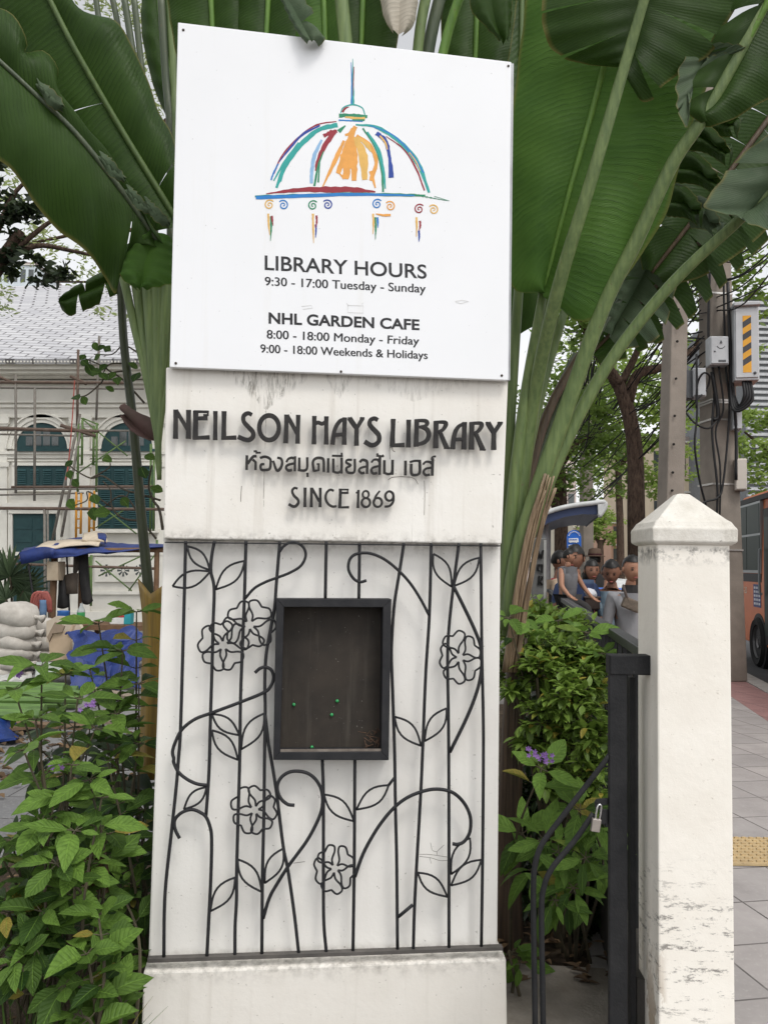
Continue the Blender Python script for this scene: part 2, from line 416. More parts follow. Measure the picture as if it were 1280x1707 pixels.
l2 = [([(274, 94), (272, 150), (271, 205), (270, 259)], V(26)), ([(275, 100), (240, 120), (212, 172), (199, 258)], [16, 24, 26, 28], 6), ([(208, 200), (270, 196)], 20),
      ([(346, 155), (345, 210), (345, 265)], [26, 26, 30]), ([(302, 97), (346, 160)], [30, 26]), ([(384, 97), (346, 160)], [26, 22]), ([(292, 97), (318, 98)], 9), ([(366, 97), (394, 97)], 9),
      ([(476, 110), (455, 99), (430, 110), (427, 138), (452, 168), (480, 200), (482, 236), (460, 258), (432, 262), (394, 240)], [22, 24, 26, 28, 27, 26, 27], 5),
      ([(569, 103), (568, 160), (566, 215), (565, 268)], V(26)), ([(553, 264), (638, 261)], [20, 26]), ([(664, 108), (663, 160), (662, 215), (661, 275)], V(25)),
      ([(713, 105), (712, 160), (710, 215), (709, 270)], V(26)), ([(702, 113), (762, 113), (776, 128), (764, 146), (728, 152)], [17, 20, 26, 20, 16], 5), ([(740, 150), (776, 168), (786, 204), (764, 242), (698, 264)], [18, 26, 27, 26, 18], 5),
      ([(831, 115), (830, 170), (829, 220), (828, 280)], V(27)), ([(816, 123), (880, 122), (890, 138), (872, 168), (842, 182)], [16, 20, 26, 22, 16], 5), ([(852, 176), (896, 281)], [20, 28]), ([(880, 279), (914, 281)], 9),
      ([(1004, 122), (1003, 175), (1001, 230), (1000, 288)], V(26)), ([(1004, 128), (965, 152), (942, 200), (932, 286)], [16, 24, 26, 28], 6), ([(938, 229), (1000, 225)], 20),
      ([(1049, 122), (1048, 175), (1047, 230), (1046, 289)], V(27)), ([(1034, 130), (1098, 128), (1108, 144), (1088, 176), (1060, 190)], [16, 20, 26, 22, 16], 5), ([(1070, 184), (1116, 290)], [20, 28]), ([(1098, 289), (1132, 291)], 9),
      ([(1183, 183), (1182, 235), (1182, 291)], [26, 26, 30]), ([(1146, 126), (1183, 188)], [30, 26]), ([(1224, 126), (1183, 188)], [26, 22]), ([(1134, 125), (1160, 126)], 9), ([(1206, 125), (1236, 125)], 9)]
mbx = letters('lettering', l1, zA, 4.571, 33, .072, .012)
letters('lettering', l2, zB, 3.657, 26, .072, .012)
T = 16
l3 = [([(62, 70), (60, 160)],), ([(66, 122), (98, 80), (122, 74)], T, 4), ([(98, 96), (116, 112), (115, 160)], T), ([(104, 45), (124, 44)], 11), ([(116, 54), (148, 53)], 10), ([(122, 44), (122, 56)], 10),
      ([(142, 86), (175, 78), (205, 92), (209, 118), (203, 152), (180, 160), (150, 157), (149, 128), (170, 124)], [14, 16, 16, 16, 14], 4),
      ([(250, 84), (274, 92), (280, 120), (268, 152), (246, 162), (224, 104)], [13, 16, 17, 15], 4),
      ([(360, 76), (358, 168)],), ([(306, 112), (318, 92), (342, 84), (352, 92)], [12, 15], 4), ([(352, 120), (314, 130), (304, 148), (318, 163), (342, 160)], [14, 16], 4),
      ([(386, 84), (386, 166)],), ([(376, 160), (415, 164), (434, 148), (435, 82)], [14, 16], 4), ([(437, 178), (437, 203)], 14), ([(428, 182), (440, 182)], 8),
      ([(476, 168), (470, 112), (490, 88), (526, 88), (537, 108), (537, 172)], T, 4), ([(474, 166), (506, 162), (506, 120)], [14, 14]), ([(494, 124), (508, 124)], 10),
      ([(565, 88), (564, 176)],), ([(596, 90), (597, 168)],), ([(590, 168), (622, 177), (646, 160), (648, 84)], [13, 16], 4), ([(648, 84), (647, 182)], 15), ([(588, 72), (654, 74)], 12), ([(648, 54), (650, 78)], 12),
      ([(712, 98), (684, 98), (676, 114), (704, 132), (678, 148), (684, 174), (716, 178), (729, 160), (729, 92)], [13, 15], 4),
      ([(760, 112), (776, 98), (800, 104), (806, 122), (805, 184)], T, 4), ([(802, 138), (766, 148), (756, 164), (770, 180), (790, 177)], [13, 15], 4),
      ([(885, 78), (882, 190)],), ([(832, 114), (848, 97), (874, 98), (880, 110)], [12, 15], 4), ([(876, 136), (842, 146), (831, 164), (844, 182), (868, 178)], [13, 15], 4), ([(866, 58), (874, 74)], 12), ([(862, 72), (908, 76)], 11), ([(900, 66), (908, 78)], 8),
      ([(912, 100), (912, 176)],), ([(906, 176), (938, 186), (960, 170), (963, 98)], [13, 16], 4), ([(963, 98), (962, 190)], 15),
      ([(1043, 103), (1042, 194)],), ([(1070, 112), (1100, 104), (1138, 104)], [13, 13], 4), ([(1078, 122), (1080, 182), (1104, 192), (1130, 176), (1131, 108)], T, 4),
      ([(1211, 88), (1208, 196)],), ([(1152, 126), (1168, 110), (1196, 112), (1204, 122)], [12, 15], 4), ([(1200, 146), (1166, 154), (1155, 174), (1168, 192), (1194, 189)], [13, 15], 4), ([(1205, 96), (1210, 80), (1230, 76)], 11, 4)]
letters('thai_lettering', l3, zC, 3.71, T, .07, .01)
l4 = [([(376, 276), (356, 272), (342, 290), (352, 318), (376, 342), (380, 364), (364, 384), (346, 386), (320, 372)], [13, 16, 18, 17], 4), ([(422, 270), (421, 330), (420, 390)], [20, 17, 20]),
      ([(462, 270), (461, 330), (460, 391)], [20, 17, 20]), ([(464, 274), (510, 356)], 16), ([(516, 271), (516, 330), (514, 391)], [18, 16, 20]),
      ([(600, 290), (576, 283), (554, 304), (549, 338), (564, 370), (592, 387), (616, 384)], [14, 15, 15], 5),
      ([(641, 276), (639, 335), (636, 396)], [19, 18, 20]), ([(630, 282), (692, 282)], 10), ([(640, 302), (690, 302)], [12, 14]), ([(684, 280), (686, 308)], 7), ([(630, 392), (694, 391)], [11, 15]),
      ([(752, 284), (750, 340), (748, 396)], [15, 14, 17]), ([(737, 304), (752, 290)], 10), (ell(797, 312, 19, 22), 12), (ell(798, 362, 26, 28), 14),
      ([(884, 290), (862, 318), (846, 358)], [11, 15], 5), (ell(871, 361, 26, 28), 14), (ell(943, 322, 25, 29), 14), ([(969, 322), (966, 356), (946, 382), (914, 388)], [13, 15, 14], 5)]
letters('lettering', l4, zC, 3.71, 17, .07, .01)

# ================================================================== NOTICE BOARD
b = NB('board_white')
c = b.mix(b.ramp(b.noise(1.6, 5, .6), .4, .75, 0, .35), (.8, .81, .83), (.7, .71, .72))
c = b.mix(b.ramp(b.noise(1, 4, .6, b.co((20, 20, .8))), .6, .8, 0, .18), c, (.62, .58, .48))
c = b.mix(b.ramp(b.noise(110, 2), .74, .78, 0, .5), c, (.25, .24, .23))
M_BOARD = b.fin(c, .32, .4)
M_GREY = plain('galvanised', (.35, .36, .37), .45, (.25, .25, .26), 10, 0, 60, .6)
nb = thing('notice_board', 'white notice board with a sketched dome and opening hours above the raised letters', 'sign', face(560, 625, .06))
mb = MB(); mb.prism([fp(297, 37, .075), fp(852, 103, .075), fp(847, 634, .075), fp(283, 612, .075)], -FN * .022)
mb.build('board', M_BOARD, nb, bevel=.0025)
mb = MB()
mb.prism([fp(299, 40, .05), fp(856, 106, .05), fp(850, 634, .05), fp(286, 613, .05)], -FN * .05)
mb.build('backing_frame', M_GREY, nb)
for sx, sy in ((293.5, 605.5), (568.5, 619.5), (836, 626), (847, 110), (306, 50)):
    mb = MB(); p = face(sx, sy, .0755)
    mb.lathe(p, [(.0045, -.001), (.0045, .0015), (.002, .0026)], 8, axis=FN.to_track_quat('Z', 'Y').to_matrix())
    mb.build('screw', plain('screw_rust', (.06, .045, .035), .7), nb)
def text_quad(body, q, off, thick, bold=0.0, mat_=None, parent=None, name='printed_text'):
    cu = bpy.data.curves.new('text', 'FONT'); cu.body = body; cu.offset = bold; cu.resolution_u = 6
    o = bpy.data.objects.new('text', cu); COL.objects.link(o)
    bpy.context.view_layer.update()
    me = bpy.data.meshes.new_from_object(o.evaluated_get(bpy.context.evaluated_depsgraph_get()))
    X = [v.co.x for v in me.vertices]; Y = [v.co.y for v in me.vertices]
    x0, x1, y0, y1 = min(X), max(X), min(Y), max(Y); tl, tr, br, bl = q
    mb = MB(); vs = []
    for v in me.vertices:
        u, w = (v.co.x - x0) / (x1 - x0), (y1 - v.co.y) / (y1 - y0)
        a = (tl[0] + (tr[0] - tl[0]) * u, tl[1] + (tr[1] - tl[1]) * u); c = (bl[0] + (br[0] - bl[0]) * u, bl[1] + (br[1] - bl[1]) * u)
        vs.append(fp(a[0] + (c[0] - a[0]) * w, a[1] + (c[1] - a[1]) * w, off))
    mb.add(vs, [tuple(p.vertices) for p in me.polygons])
    bpy.data.objects.remove(o); bpy.data.curves.remove(cu); bpy.data.meshes.remove(me)
    return mb.build(name, mat_, parent)
M_INK = plain('black_vinyl', (.025, .025, .028), .45)
z2 = zoom(270, 400, 2.1695)
for body, q, bold in (('LIBRARY HOURS', ((372, 55), (956, 89), (957, 141), (372, 109)), .014), ('9:30 - 17:00 Tuesday - Sunday', ((373, 133), (953, 160), (953, 201), (373, 174)), 0.009),
                      ('NHL GARDEN CAFE', ((386, 261), (931, 287), (931, 327), (386, 303)), .03), ('8:00 - 18:00 Monday - Friday', ((380, 325), (930, 350), (928, 389), (380, 366)), 0.006),
                      ('9:00 - 18:00 Weekends & Holidays', ((357, 377), (960, 402), (960, 440), (357, 417)), 0.009)):
    for dx, dy, do in ((0, 0, 0), (.8, .3, .00003), (-.8, -.3, .00006)) if bold < .012 else ((0, 0, 0),):
        text_quad(body, [(x + dx, y + dy) for x, y in z2(*q)] if False else [(x + dx * .5, y + dy * .5) for x, y in z2(*q)], .0756 + do, 0, 0.0 if bold < .012 else bold, M_INK, nb)
# the sketched dome, brush strokes printed on the board
INK = {'teal': (.03, .36, .33), 'green': (.02, .24, .12), 'red': (.3, .025, .04), 'blue': (.02, .2, .55), 'navy': (.02, .06, .33), 'sky': (.28, .48, .72), 'orange': (.78, .36, .08), 'ochre': (.76, .46, .12)}
inks = [plain('ink_' + k, v, .4, tuple(c * .85 for c in v), 40) for k, v in INK.items()]
IK = {k: i for i, k in enumerate(INK)}
rnd = random.Random(3)
z1 = zoom(400, 80, 3.368); em = MB(); lay = [0]
def ink(col, pts, w, jit=.18, sm=6):
    lay[0] += 1; w = [x / 3.368 for x in w] if isinstance(w, (list, tuple)) else w / 3.368
    stroke(em, z1(*pts), w, .0755 + lay[0] * .00001, .0003, IK[col], False, jit, rnd, sm)
ink('teal', [(633, 60), (634, 200), (632, 318)], [3, 12, 22]); ink('blue', [(624, 80), (628, 200), (626, 315)], [3, 8, 8]); ink('red', [(640, 105), (637, 190), (634, 270)], [4, 6, 2])
ink('teal', [(566, 365), (580, 335), (632, 318), (685, 335), (702, 375)], [6, 7, 8, 7, 6]); ink('red', [(575, 360), (590, 340), (612, 330)], [14, 12, 4])
ink('green', [(556, 378), (640, 378), (715, 385)], [22, 18, 18], .3); ink('ochre', [(590, 387), (660, 395), (702, 393)], [8, 14, 14]); ink('blue', [(555, 405), (620, 408), (690, 412)], [8, 8, 6]); ink('green', [(630, 403), (700, 405)], [8, 10])
ink('red', [(542, 412), (430, 432), (330, 500), (240, 600), (190, 705)], [6, 9, 8, 8, 10]); ink('navy', [(450, 435), (360, 480), (300, 540), (220, 640)], [8, 14, 12, 5]); ink('blue', [(215, 650), (190, 700), (175, 742)], [8, 10, 8])
ink('teal', [(548, 432), (440, 460), (340, 545), (260, 650), (205, 785)], [26, 24, 30, 26, 14]); ink('teal', [(330, 530), (250, 640), (190, 745)], [8, 14, 8]); ink('teal', [(270, 640), (240, 700), (230, 750)], [14, 16, 8])
ink('sky', [(460, 515), (420, 600), (405, 680), (402, 760)], [12, 22, 20, 18]); ink('red', [(470, 495), (510, 475), (545, 465)], [20, 26, 20], .3); ink('red', [(530, 470), (470, 560), (435, 640), (425, 690)], [26, 26, 18, 8]); ink('green', [(592, 435), (555, 470)], [6, 26]); ink('green', [(470, 580), (440, 660), (418, 775)], [5, 12, 12]); ink('green', [(448, 640), (440, 755)], [6, 10])
ink('orange', [(650, 440), (628, 480), (618, 540)], [22, 40, 30]); ink('orange', [(590, 490), (640, 478)], [12, 30], .3)
ink('orange', [(585, 520), (540, 620), (465, 778)], [16, 26, 8]); ink('orange', [(615, 510), (585, 610), (550, 705)], [26, 42, 22]); ink('orange', [(625, 500), (610, 620), (592, 735)], [34, 50, 34]); ink('orange', [(635, 500), (640, 620), (640, 745)], [30, 46, 24]); ink('ochre', [(650, 500), (690, 610), (702, 740)], [30, 52, 28]); ink('orange', [(655, 490), (730, 550), (765, 640), (735, 745)], [16, 28, 18, 22]); ink('orange', [(735, 690), (760, 785)], [26, 8]); ink('orange', [(560, 705), (585, 735)], [8, 14]); ink('ochre', [(660, 500), (715, 545), (735, 580)], [10, 26, 10])
ink('teal', [(650, 430), (770, 445), (900, 530), (1000, 650), (1062, 812)], [8, 18, 24, 26, 12]); ink('blue', [(730, 435), (860, 490), (960, 590), (1030, 700)], [5, 8, 10, 8]); ink('red', [(820, 495), (920, 570), (990, 680), (1035, 800)], [4, 8, 10, 8]); ink('ochre', [(950, 585), (990, 640), (1010, 690)], [5, 6, 4])
ink('green', [(690, 450), (760, 560), (795, 680), (803, 808)], [8, 10, 12, 10]); ink('teal', [(715, 470), (775, 570), (805, 690), (815, 790)], [8, 20, 14, 8]); ink('navy', [(765, 478), (815, 520), (838, 600), (850, 728)], [22, 24, 18, 26], .25); ink('ochre', [(785, 492), (815, 530), (828, 570)], [8, 12, 6])
ink('red', [(148, 818), (300, 800), (480, 795), (640, 796), (760, 808)], [4, 22, 34, 30, 8], .25); ink('red', [(560, 790), (690, 795)], [22, 12], .3)
ink('green', [(85, 833), (300, 830), (600, 820), (900, 825), (1040, 828)], [12, 22, 16, 16, 10], .3); ink('blue', [(90, 840), (300, 832), (620, 822), (980, 828)], [20, 20, 18, 8], .12)
for k in range(7): ink('green', [(1000 + k * 22, 822 + k * 5), (1030 + k * 22, 838 + k * 3)], [7 - k * .7, 2], .3, 0)
ink('green', [(1090, 832), (1175, 858)], [3, 2])
for cx, cy, c, s in ((166, 880, 'ochre', 1), (244, 882, 'blue', -1), (410, 884, 'green', 1), (492, 880, 'navy', -1), (770, 876, 'blue', 1), (843, 888, 'orange', -1), (1006, 904, 'red', 1), (1086, 908, 'ochre', -1)):
    pts = []
    for k in range(26):
        a = R(-40 - k * 25) if s > 0 else R(220 + k * 25); r = 29 * (1 - k / 27)
        pts.append((cx + r * math.cos(a), cy + r * math.sin(a)))
    ink(c, pts, [7, 7, 6, 4], .08, 3)
for x, y, cs in ((160, 930, (('ochre', 0, 0, 8, 120), ('green', 14, 15, 12, 138), ('red', 20, 12, 26, 56))), (410, 930, (('ochre', 0, 0, 4, 165), ('navy', 16, 60, 14, 75), ('red', 20, 10, 14, 70))),
                 (748, 930, (('ochre', 0, 0, -2, 115), ('green', 12, 20, 12, 125), ('blue', 24, 20, 26, 60))), (990, 950, (('ochre', 0, 0, 0, 110), ('red', 20, 20, 12, 60), ('navy', 14, 75, 14, 62)))):
    for c, dx, dy, ex, ln in cs: ink(c, [(x + dx, y + dy), (x + dx + 2, y + dy + ln * .5), (x + ex, y + dy + ln)], [11, 10, 3], .25)
ink('orange', [(763, 930), (800, 938), (846, 938)], [5, 12, 14], .2)
em.build('dome_emblem', inks, nb)

# ================================================================== DISPLAY CASE
M_IRON = plain('black_iron', (.019, .0195, .022), .55, (.03, .03, .032), 20, .15, 120, 0, .18)
case = thing('display_case', 'shallow empty black-framed display case with a bare brown board', 'display case', face(553, 1268, .0))
o1 = [(460.5, 998), (652.5, 998.5), (648, 1267.5), (455.7, 1267)]
i1 = [(473.5, 1012), (638.5, 1012.5), (635.5, 1253), (467, 1254)]
mb = MB(); OF = .075
for k in range(4):
    j = (k + 1) % 4
    a, c2, d, e = fp(*o1[k], OF), fp(*o1[j], OF), fp(*i1[j], OF), fp(*i1[k], OF)
    mb.prism([a, c2, d, e], -FN * (OF - .001))
mb.build('frame', M_IRON, case, bevel=.002)
b = NB('case_backboard')
c = b.mix(b.ramp(b.noise(5, 6, .65), .35, .7), (.045, .037, .03), (.022, .02, .018))
c = b.mix(b.ramp(b.noise(1, 5, .6, b.co((30, 30, 2))), .55, .75, 0, .5), c, (.085, .075, .062))
c = b.mix(b.ramp(b.noise(140, 2), .72, .76, 0, .6), c, (.3, .28, .25))
M_BACKB = b.fin(c, .75, .2)
mb = MB(); mb.prism([fp(x, y, .006) for x, y in ((462, 1000), (648, 1000), (645, 1264), (458, 1264))], -FN * .005)
mb.build('backboard', M_BACKB, case)
mb = MB()
pa = [fp(467.5, 1253.5, .07), fp(635, 1252.5, .07), fp(635, 1252.5, .006), fp(467.5, 1253.5, .006)]
mb.prism(pa, (0, 0, .009)); mb.build('ledge', plain('dusty_ledge', (.25, .22, .19), .9, (.12, .1, .085), 14), case)
rn = random.Random(5); mb = MB()
for k in range(26):
    p = fp(rn.uniform(606, 634), 1236, .02) + Vector((0, 0, rn.uniform(-.01, .035))); d = Vector((rn.uniform(-1, 1), -.3, rn.uniform(-.6, 1))).normalized()
    mb.tube([p, p + d * rn.uniform(.01, .035)], [.0018, .0006], 4)
tag(mb.build('dry_twigs', plain('twig_brown', (.1, .06, .04), .9)), 'small tangle of dry brown twigs in the bottom corner of the display case', 'debris')
M_PIN = plain('pin_green', (.03, .3, .09), .25, spec=.5)
for (x, y), lb in (((490, 1174), 'green pushpin at the left of the case board'), ((562, 1168), 'green pushpin highest on the case board, right of centre'), ((553, 1191), 'green pushpin just below the highest one on the case board'), ((520, 1245), 'green pushpin lying by the bottom ledge of the case')):
    mb = MB(); mb.lathe(fp(x, y, .0062), [(.0032, 0), (.0055, .003), (.006, .006), (.004, .009), (.001, .0095)], 10, axis=FN.to_track_quat('Z', 'Y').to_matrix())
    tag(mb.build('pushpin', M_PIN, smooth=True), lb, 'pushpin', 'green pushpins in the display case')

# ================================================================== WROUGHT IRON GRILLE
gr = thing('iron_grille', 'black wrought iron grille of stems, leaves and flowers over the pillar shaft', 'grille', face(540, 1596, .05))
GO = .05
zz = {3: zoom(260, 880, 4.267), 4: zoom(540, 880, 4.129), 5: zoom(230, 1250, 3.736), 6: zoom(530, 1250, 3.736)}
def gline(*segs):                            # segs: (zoom, [points])
    out = []
    for zn, pts in segs: out += zz[zn](*pts)
    return out
def iron(name, pts, r, off=GO, sm=5, n=8):
    P = smooth_line([(*p, 0) for p in pts], sm) if sm else [Vector((*p, 0)) for p in pts]
    mb = MB(); mb.tube([fp(p.x, p.y, off) for p in P], r, n, nrm=FN)
    return mb.build(name, M_IRON, gr, smooth=True)
bars = [gline((3, [(213, 92), (206, 380), (192, 900), (176, 1440), (162, 1640)]), (5, [(240, 230), (207, 540), (178, 800), (166, 1000), (163, 1300)])),
        gline((3, [(418, 92), (398, 200), (392, 310), (415, 430), (408, 680), (400, 1000), (390, 1320), (382, 1640)]), (5, [(440, 200), (425, 410)])),
        gline((3, [(641, 92), (630, 500), (612, 950), (602, 1250), (597, 1640)]), (5, [(625, 400), (615, 780), (615, 930), (606, 1100), (605, 1295)])),
        gline((3, [(882, 95), (857, 400), (845, 560), (820, 700), (785, 900), (775, 1100), (778, 1300), (773, 1640)]), (5, [(785, 400), (776, 800), (772, 1292)])),
        gline((3, [(778, 1330), (800, 1530)]), (5, [(820, 0), (860, 240), (905, 600), (935, 750), (975, 1030), (1003, 1280)])),
        gline((3, [(1212, 95), (1208, 300), (1205, 502)])), gline((4, [(245, 105), (243, 300), (240, 490)])),
        gline((4, [(550, 105), (520, 300), (485, 520), (468, 750), (465, 900), (475, 1200), (486, 1550)]), (6, [(482, 350), (490, 700), (495, 1255)])),
        gline((4, [(738, 105), (725, 600), (700, 1000), (680, 1500)]), (6, [(640, 260), (615, 700), (600, 1000), (593, 1255)])),
        gline((4, [(928, 105), (890, 400), (860, 680), (850, 900), (855, 1250), (858, 1600)]), (6, [(815, 500), (815, 1250)])),
        gline((4, [(1078, 105), (1085, 800), (1095, 1300), (1096, 1600)]), (6, [(1025, 600), (1016, 1245)])),
        gline((5, [(1148, 62), (1155, 280), (1155, 800), (1158, 1080), (1175, 1275)])), gline((6, [(230, 62), (228, 400), (225, 800), (218, 1265)]))]
for p in bars: iron('stem', p, .0055)
curls = [(gline((3, [(637, 500), (700, 430), (780, 385), (860, 355), (950, 320), (1030, 270), (1065, 200), (1050, 140), (1000, 105), (950, 105), (905, 135), (880, 170)])), .0052),
         (gline((3, [(705, 1030), (740, 1000), (780, 990), (820, 1010), (838, 1060), (820, 1120), (770, 1170), (600, 1240), (400, 1315), (280, 1360), (190, 1430), (145, 1510), (120, 1590), (128, 1640)]), (5, [(225, 80), (255, 140), (310, 185), (370, 212), (432, 220)])), .0062),
         (gline((5, [(260, 550), (235, 500), (228, 450), (245, 415), (285, 385), (340, 372), (390, 390), (425, 418), (450, 480), (460, 560), (455, 800), (440, 1100), (430, 1295)])), .0062),
         (gline((5, [(975, 345), (930, 338), (885, 295), (868, 230), (890, 175), (940, 140), (1000, 133), (1065, 150), (1115, 195), (1145, 260), (1148, 350), (1120, 440), (1050, 570), (940, 720), (870, 830), (820, 920), (780, 1050)])), .0064),
         (gline((4, [(292, 362), (250, 372), (205, 350), (170, 290), (175, 225), (210, 185), (280, 172), (350, 185), (430, 225), (520, 300), (600, 390), (670, 500), (722, 600)])), .0056),
         (gline((6, [(230, 790), (280, 650), (350, 520), (420, 420), (490, 345), (560, 295), (640, 262), (720, 245), (800, 252), (860, 280), (915, 340), (948, 420), (945, 510), (910, 570), (870, 588), (838, 585)])), .0066),
         (gline((4, [(890, 400), (960, 540), (1040, 710), (1080, 830), (1082, 980), (1050, 1130), (980, 1310), (865, 1545)])), .0068),
         (gline((6, [(500, 1040), (590, 965)])), .0066)]
for p, r in curls: iron('curl', p, r * .9, GO + .003)
def leaf_curve(a, c, bulge):
    a, c = Vector((*a, 0)), Vector((*c, 0)); d = c - a; nn = Vector((-d.y, d.x, 0))
    out = []
    for s in (1, -1):
        out.append([(a + d * t + nn * (s * bulge * math.sin(math.pi * t) * (1.15 - .3 * t)))[:2] for t in [k / 9 for k in range(10)]])
    return out[0] + out[1][::-1]
leaves_i = [(3, (225, 130), (385, 300)), (3, (120, 415), (388, 310)), (3, (632, 235), (425, 438)), (3, (400, 1325), (595, 1475)), (3, (400, 1440), (585, 1650)), (3, (770, 1320), (607, 1575)),
            (4, (752, 178), (878, 405)), (4, (1068, 205), (893, 400)), (4, (487, 1300), (668, 1500)), (4, (843, 1242), (692, 1468)),
            (5, (428, 232), (288, 370)), (5, (605, 795), (452, 1005)), (5, (622, 682), (772, 885)), (5, (905, 615), (790, 830)),
            (6, (38, 278), (225, 445)), (6, (440, 220), (240, 372)), (6, (945, 548), (828, 775)), (6, (1015, 685), (828, 845)), (6, (622, 765), (805, 915))]
for zn, a, c in leaves_i:
    iron('leaf', leaf_curve(zz[zn](a)[0], zz[zn](c)[0], .19), .0036, GO + .002, 0, 6)
iron('leaf_tip', gline((6, [(440, 220), (475, 175)])), .005)
def flower(zn, c, rx, ry, rot, wob):
    cx, cy = zz[zn](c)[0]; s = {3: 4.267, 4: 4.129, 5: 3.736, 6: 3.736}[zn]; rr = random.Random(wob)
    fl = MB()
    for k in range(5):
        a0 = rot + k * 72 + rr.uniform(-7, 7); sc = rr.uniform(.92, 1.06)
        prof = [(.17, 0), (.42, -16), (.72, -35), (.94, -33), (1.02, -17), (.87, 0), (1.02, 17), (.94, 33), (.72, 35), (.42, 16), (.17, 0)]
        pts = [(cx + rx / s * r_ * sc * math.cos(R(a0 + d)), cy + ry / s * r_ * sc * math.sin(R(a0 + d))) for r_, d in prof]
        P = smooth_line([(*p, 0) for p in pts[:6]], 5)[:-1] + smooth_line([(*p, 0) for p in pts[5:]], 5)
        fl.tube([fp(p.x, p.y, GO + .004 + .0012 * (k % 2)) for p in P], .0034, 6, nrm=FN)
    fl.build('flower', M_IRON, gr, smooth=True)
flower(3, (480, 835), 172, 185, -20, 1); flower(3, (665, 690), 178, 178, 15, 2); flower(4, (935, 893), 150, 176, 40, 3); flower(5, (728, 375), 146, 156, -5, 4); flower(6, (105, 738), 122, 150, 25, 5)
mb = MB(); mb.prism([fp(275, 903, GO + .008), fp(834, 909, GO + .008), fp(834, 911, GO + .008), fp(275, 905, GO + .008)], -FN * .02); mb.build('top_rail', M_IRON, gr)
mb = MB(); mb.prism([fp(246, 1599, GO + .012), fp(838, 1579, GO + .012), fp(838, 1584.5, GO + .012), fp(246, 1605.5, GO + .012)], -FN * .024); mb.build('bottom_rail', plain('rail_grey', (.07, .066, .062), .7, (.12, .11, .1), 14, .2), gr)
for x, y in ((300, 940), (820, 945), (262, 1560), (815, 1560), (440, 1560)):
    pass

# hairline cracks and leftovers of tape
mb = MB(); M_CRK = plain('crack_dark', (.16, .14, .12), .9)
for z, pts, w, o in ((zB, [(552, 180), (549, 240), (546, 300), (548, 350)], .8, .0406), (zB, [(546, 282), (560, 276), (566, 296), (580, 305)], 1.0, .0406), (zB, [(538, 475), (562, 460), (610, 456), (670, 458)], 1.0, .0406), (zB, [(670, 458), (700, 470), (720, 502)], .7, .0406), (zB, [(757, 480), (760, 560), (757, 690)], .7, .0406),
                     (zA, [(562, 640), (558, 700), (556, 760)], 1.0, .0406), (zA, [(735, 510), (732, 600), (728, 740)], .5, .0406), (zz[6], [(632, 650), (700, 652), (806, 668)], .6, .0006), (zz[6], [(632, 664), (700, 672), (760, 690), (806, 688)], .6, .0006), (zz[6], [(700, 578), (712, 625), (738, 636), (740, 656)], .6, .0006), (zz[6], [(738, 636), (785, 592)], .6, .0006), (zz[6], [(695, 672), (705, 708)], .5, .0006), (zz[5], [(968, 706), (1040, 696)], .8, .0006), (zz[6], [(970, 1640), (985, 1600), (1002, 1566)], 1.4, .0512), (zz[6], [(715, 1330), (745, 1322), (780, 1345)], 1.2, .0512)):
    stroke(mb, z(*pts), w, o, .0008, sm=4)
mb.build('hairline_crack', M_CRK, pillar)
mb = MB()
for z, pts, w in ((z2, [(672, 236), (672, 262), (728, 264), (728, 238), (672, 236)], 1.1), (z2, [(668, 228), (676, 238)], .9), (z2, [(722, 232), (730, 226)], .9), (z2, [(1060, 222), (1085, 218), (1108, 222), (1080, 230), (1062, 224)], 1.3), (z2, [(505, 240), (540, 236), (545, 246), (510, 250)], 1.0)):
    stroke(mb, z(*pts), w, .0757, .0003, sm=0)
mb.build('tape_mark', plain('tape_grey', (.6, .6, .59), .5, (.7, .7, .7), 60), nb)

# ================================================================== GATE POST
PY = 2.42
pc = at(1097, 905, PY); pr = at(1218, 905, PY); wd = pr.x - pc.x
prot = Matrix.Rotation(R(-2.0), 3, 'Z')
cen = Vector(((pc.x + pr.x) / 2, PY + wd / 2, 0))
post = thing('gate_post', 'square white painted gate post with a pyramid cap and scuffed paint', 'gate post', cen)
b = NB('post_paint')
xyz = b.n('SeparateXYZ'); b.put(xyz.inputs[0], b.tc.outputs['Object']); z = xyz.outputs[2]
c = b.mix(b.ramp(b.noise(4, 6, .65), .4, .75, 0, .5), (.83, .795, .725), (.68, .63, .55))
band = b.ma('MULTIPLY', b.ma('MULTIPLY', b.ramp(z, .2, .34), b.ramp(z, .56, .74, 1, 0)), b.ramp(b.noise(1, 7, .8, b.co((14, 14, 46))), .55, .61))
c = b.mix(b.ma('MULTIPLY', band, .8, True), c, (.14, .13, .12))
c = b.mix(b.ramp(b.noise(60, 4, .8), .64, .7, 0, .6), c, (.42, .37, .3))
jn = b.ma('MULTIPLY', b.ramp(z, 1.555, 1.605), b.ma('MULTIPLY', b.ramp(z, 1.605, 1.62, 1, 0), b.ramp(b.noise(26, 4, .7), .45, .6)))
c = b.mix(b.ma('MULTIPLY', jn, .85, True), c, (.05, .045, .04))
pl = b.ma('MULTIPLY', b.ramp(xyz.outputs[0], -.085, -.1), b.ma('MULTIPLY', b.ramp(z, .55, .2), b.ramp(b.noise(9, 5, .7, b.co((1, 1, .5))), .5, .54)))
c = b.mix(b.ma('MULTIPLY', pl, .9, True), c, (.33, .25, .17))
b.bump(b.ma('ADD', b.ma('MULTIPLY', b.noise(9, 3), .8), b.ma('MULTIPLY', b.noise(48, 5, .75), .4)), .28, .009)
M_POST = b.fin(c, .6, .3)
mb = MB()
zc0 = at(1150, 908, PY).z; zc1 = at(1150, 888, PY).z; zc2 = at(1150, 872, PY).z; za = at(1137, 825, PY + wd / 2).z
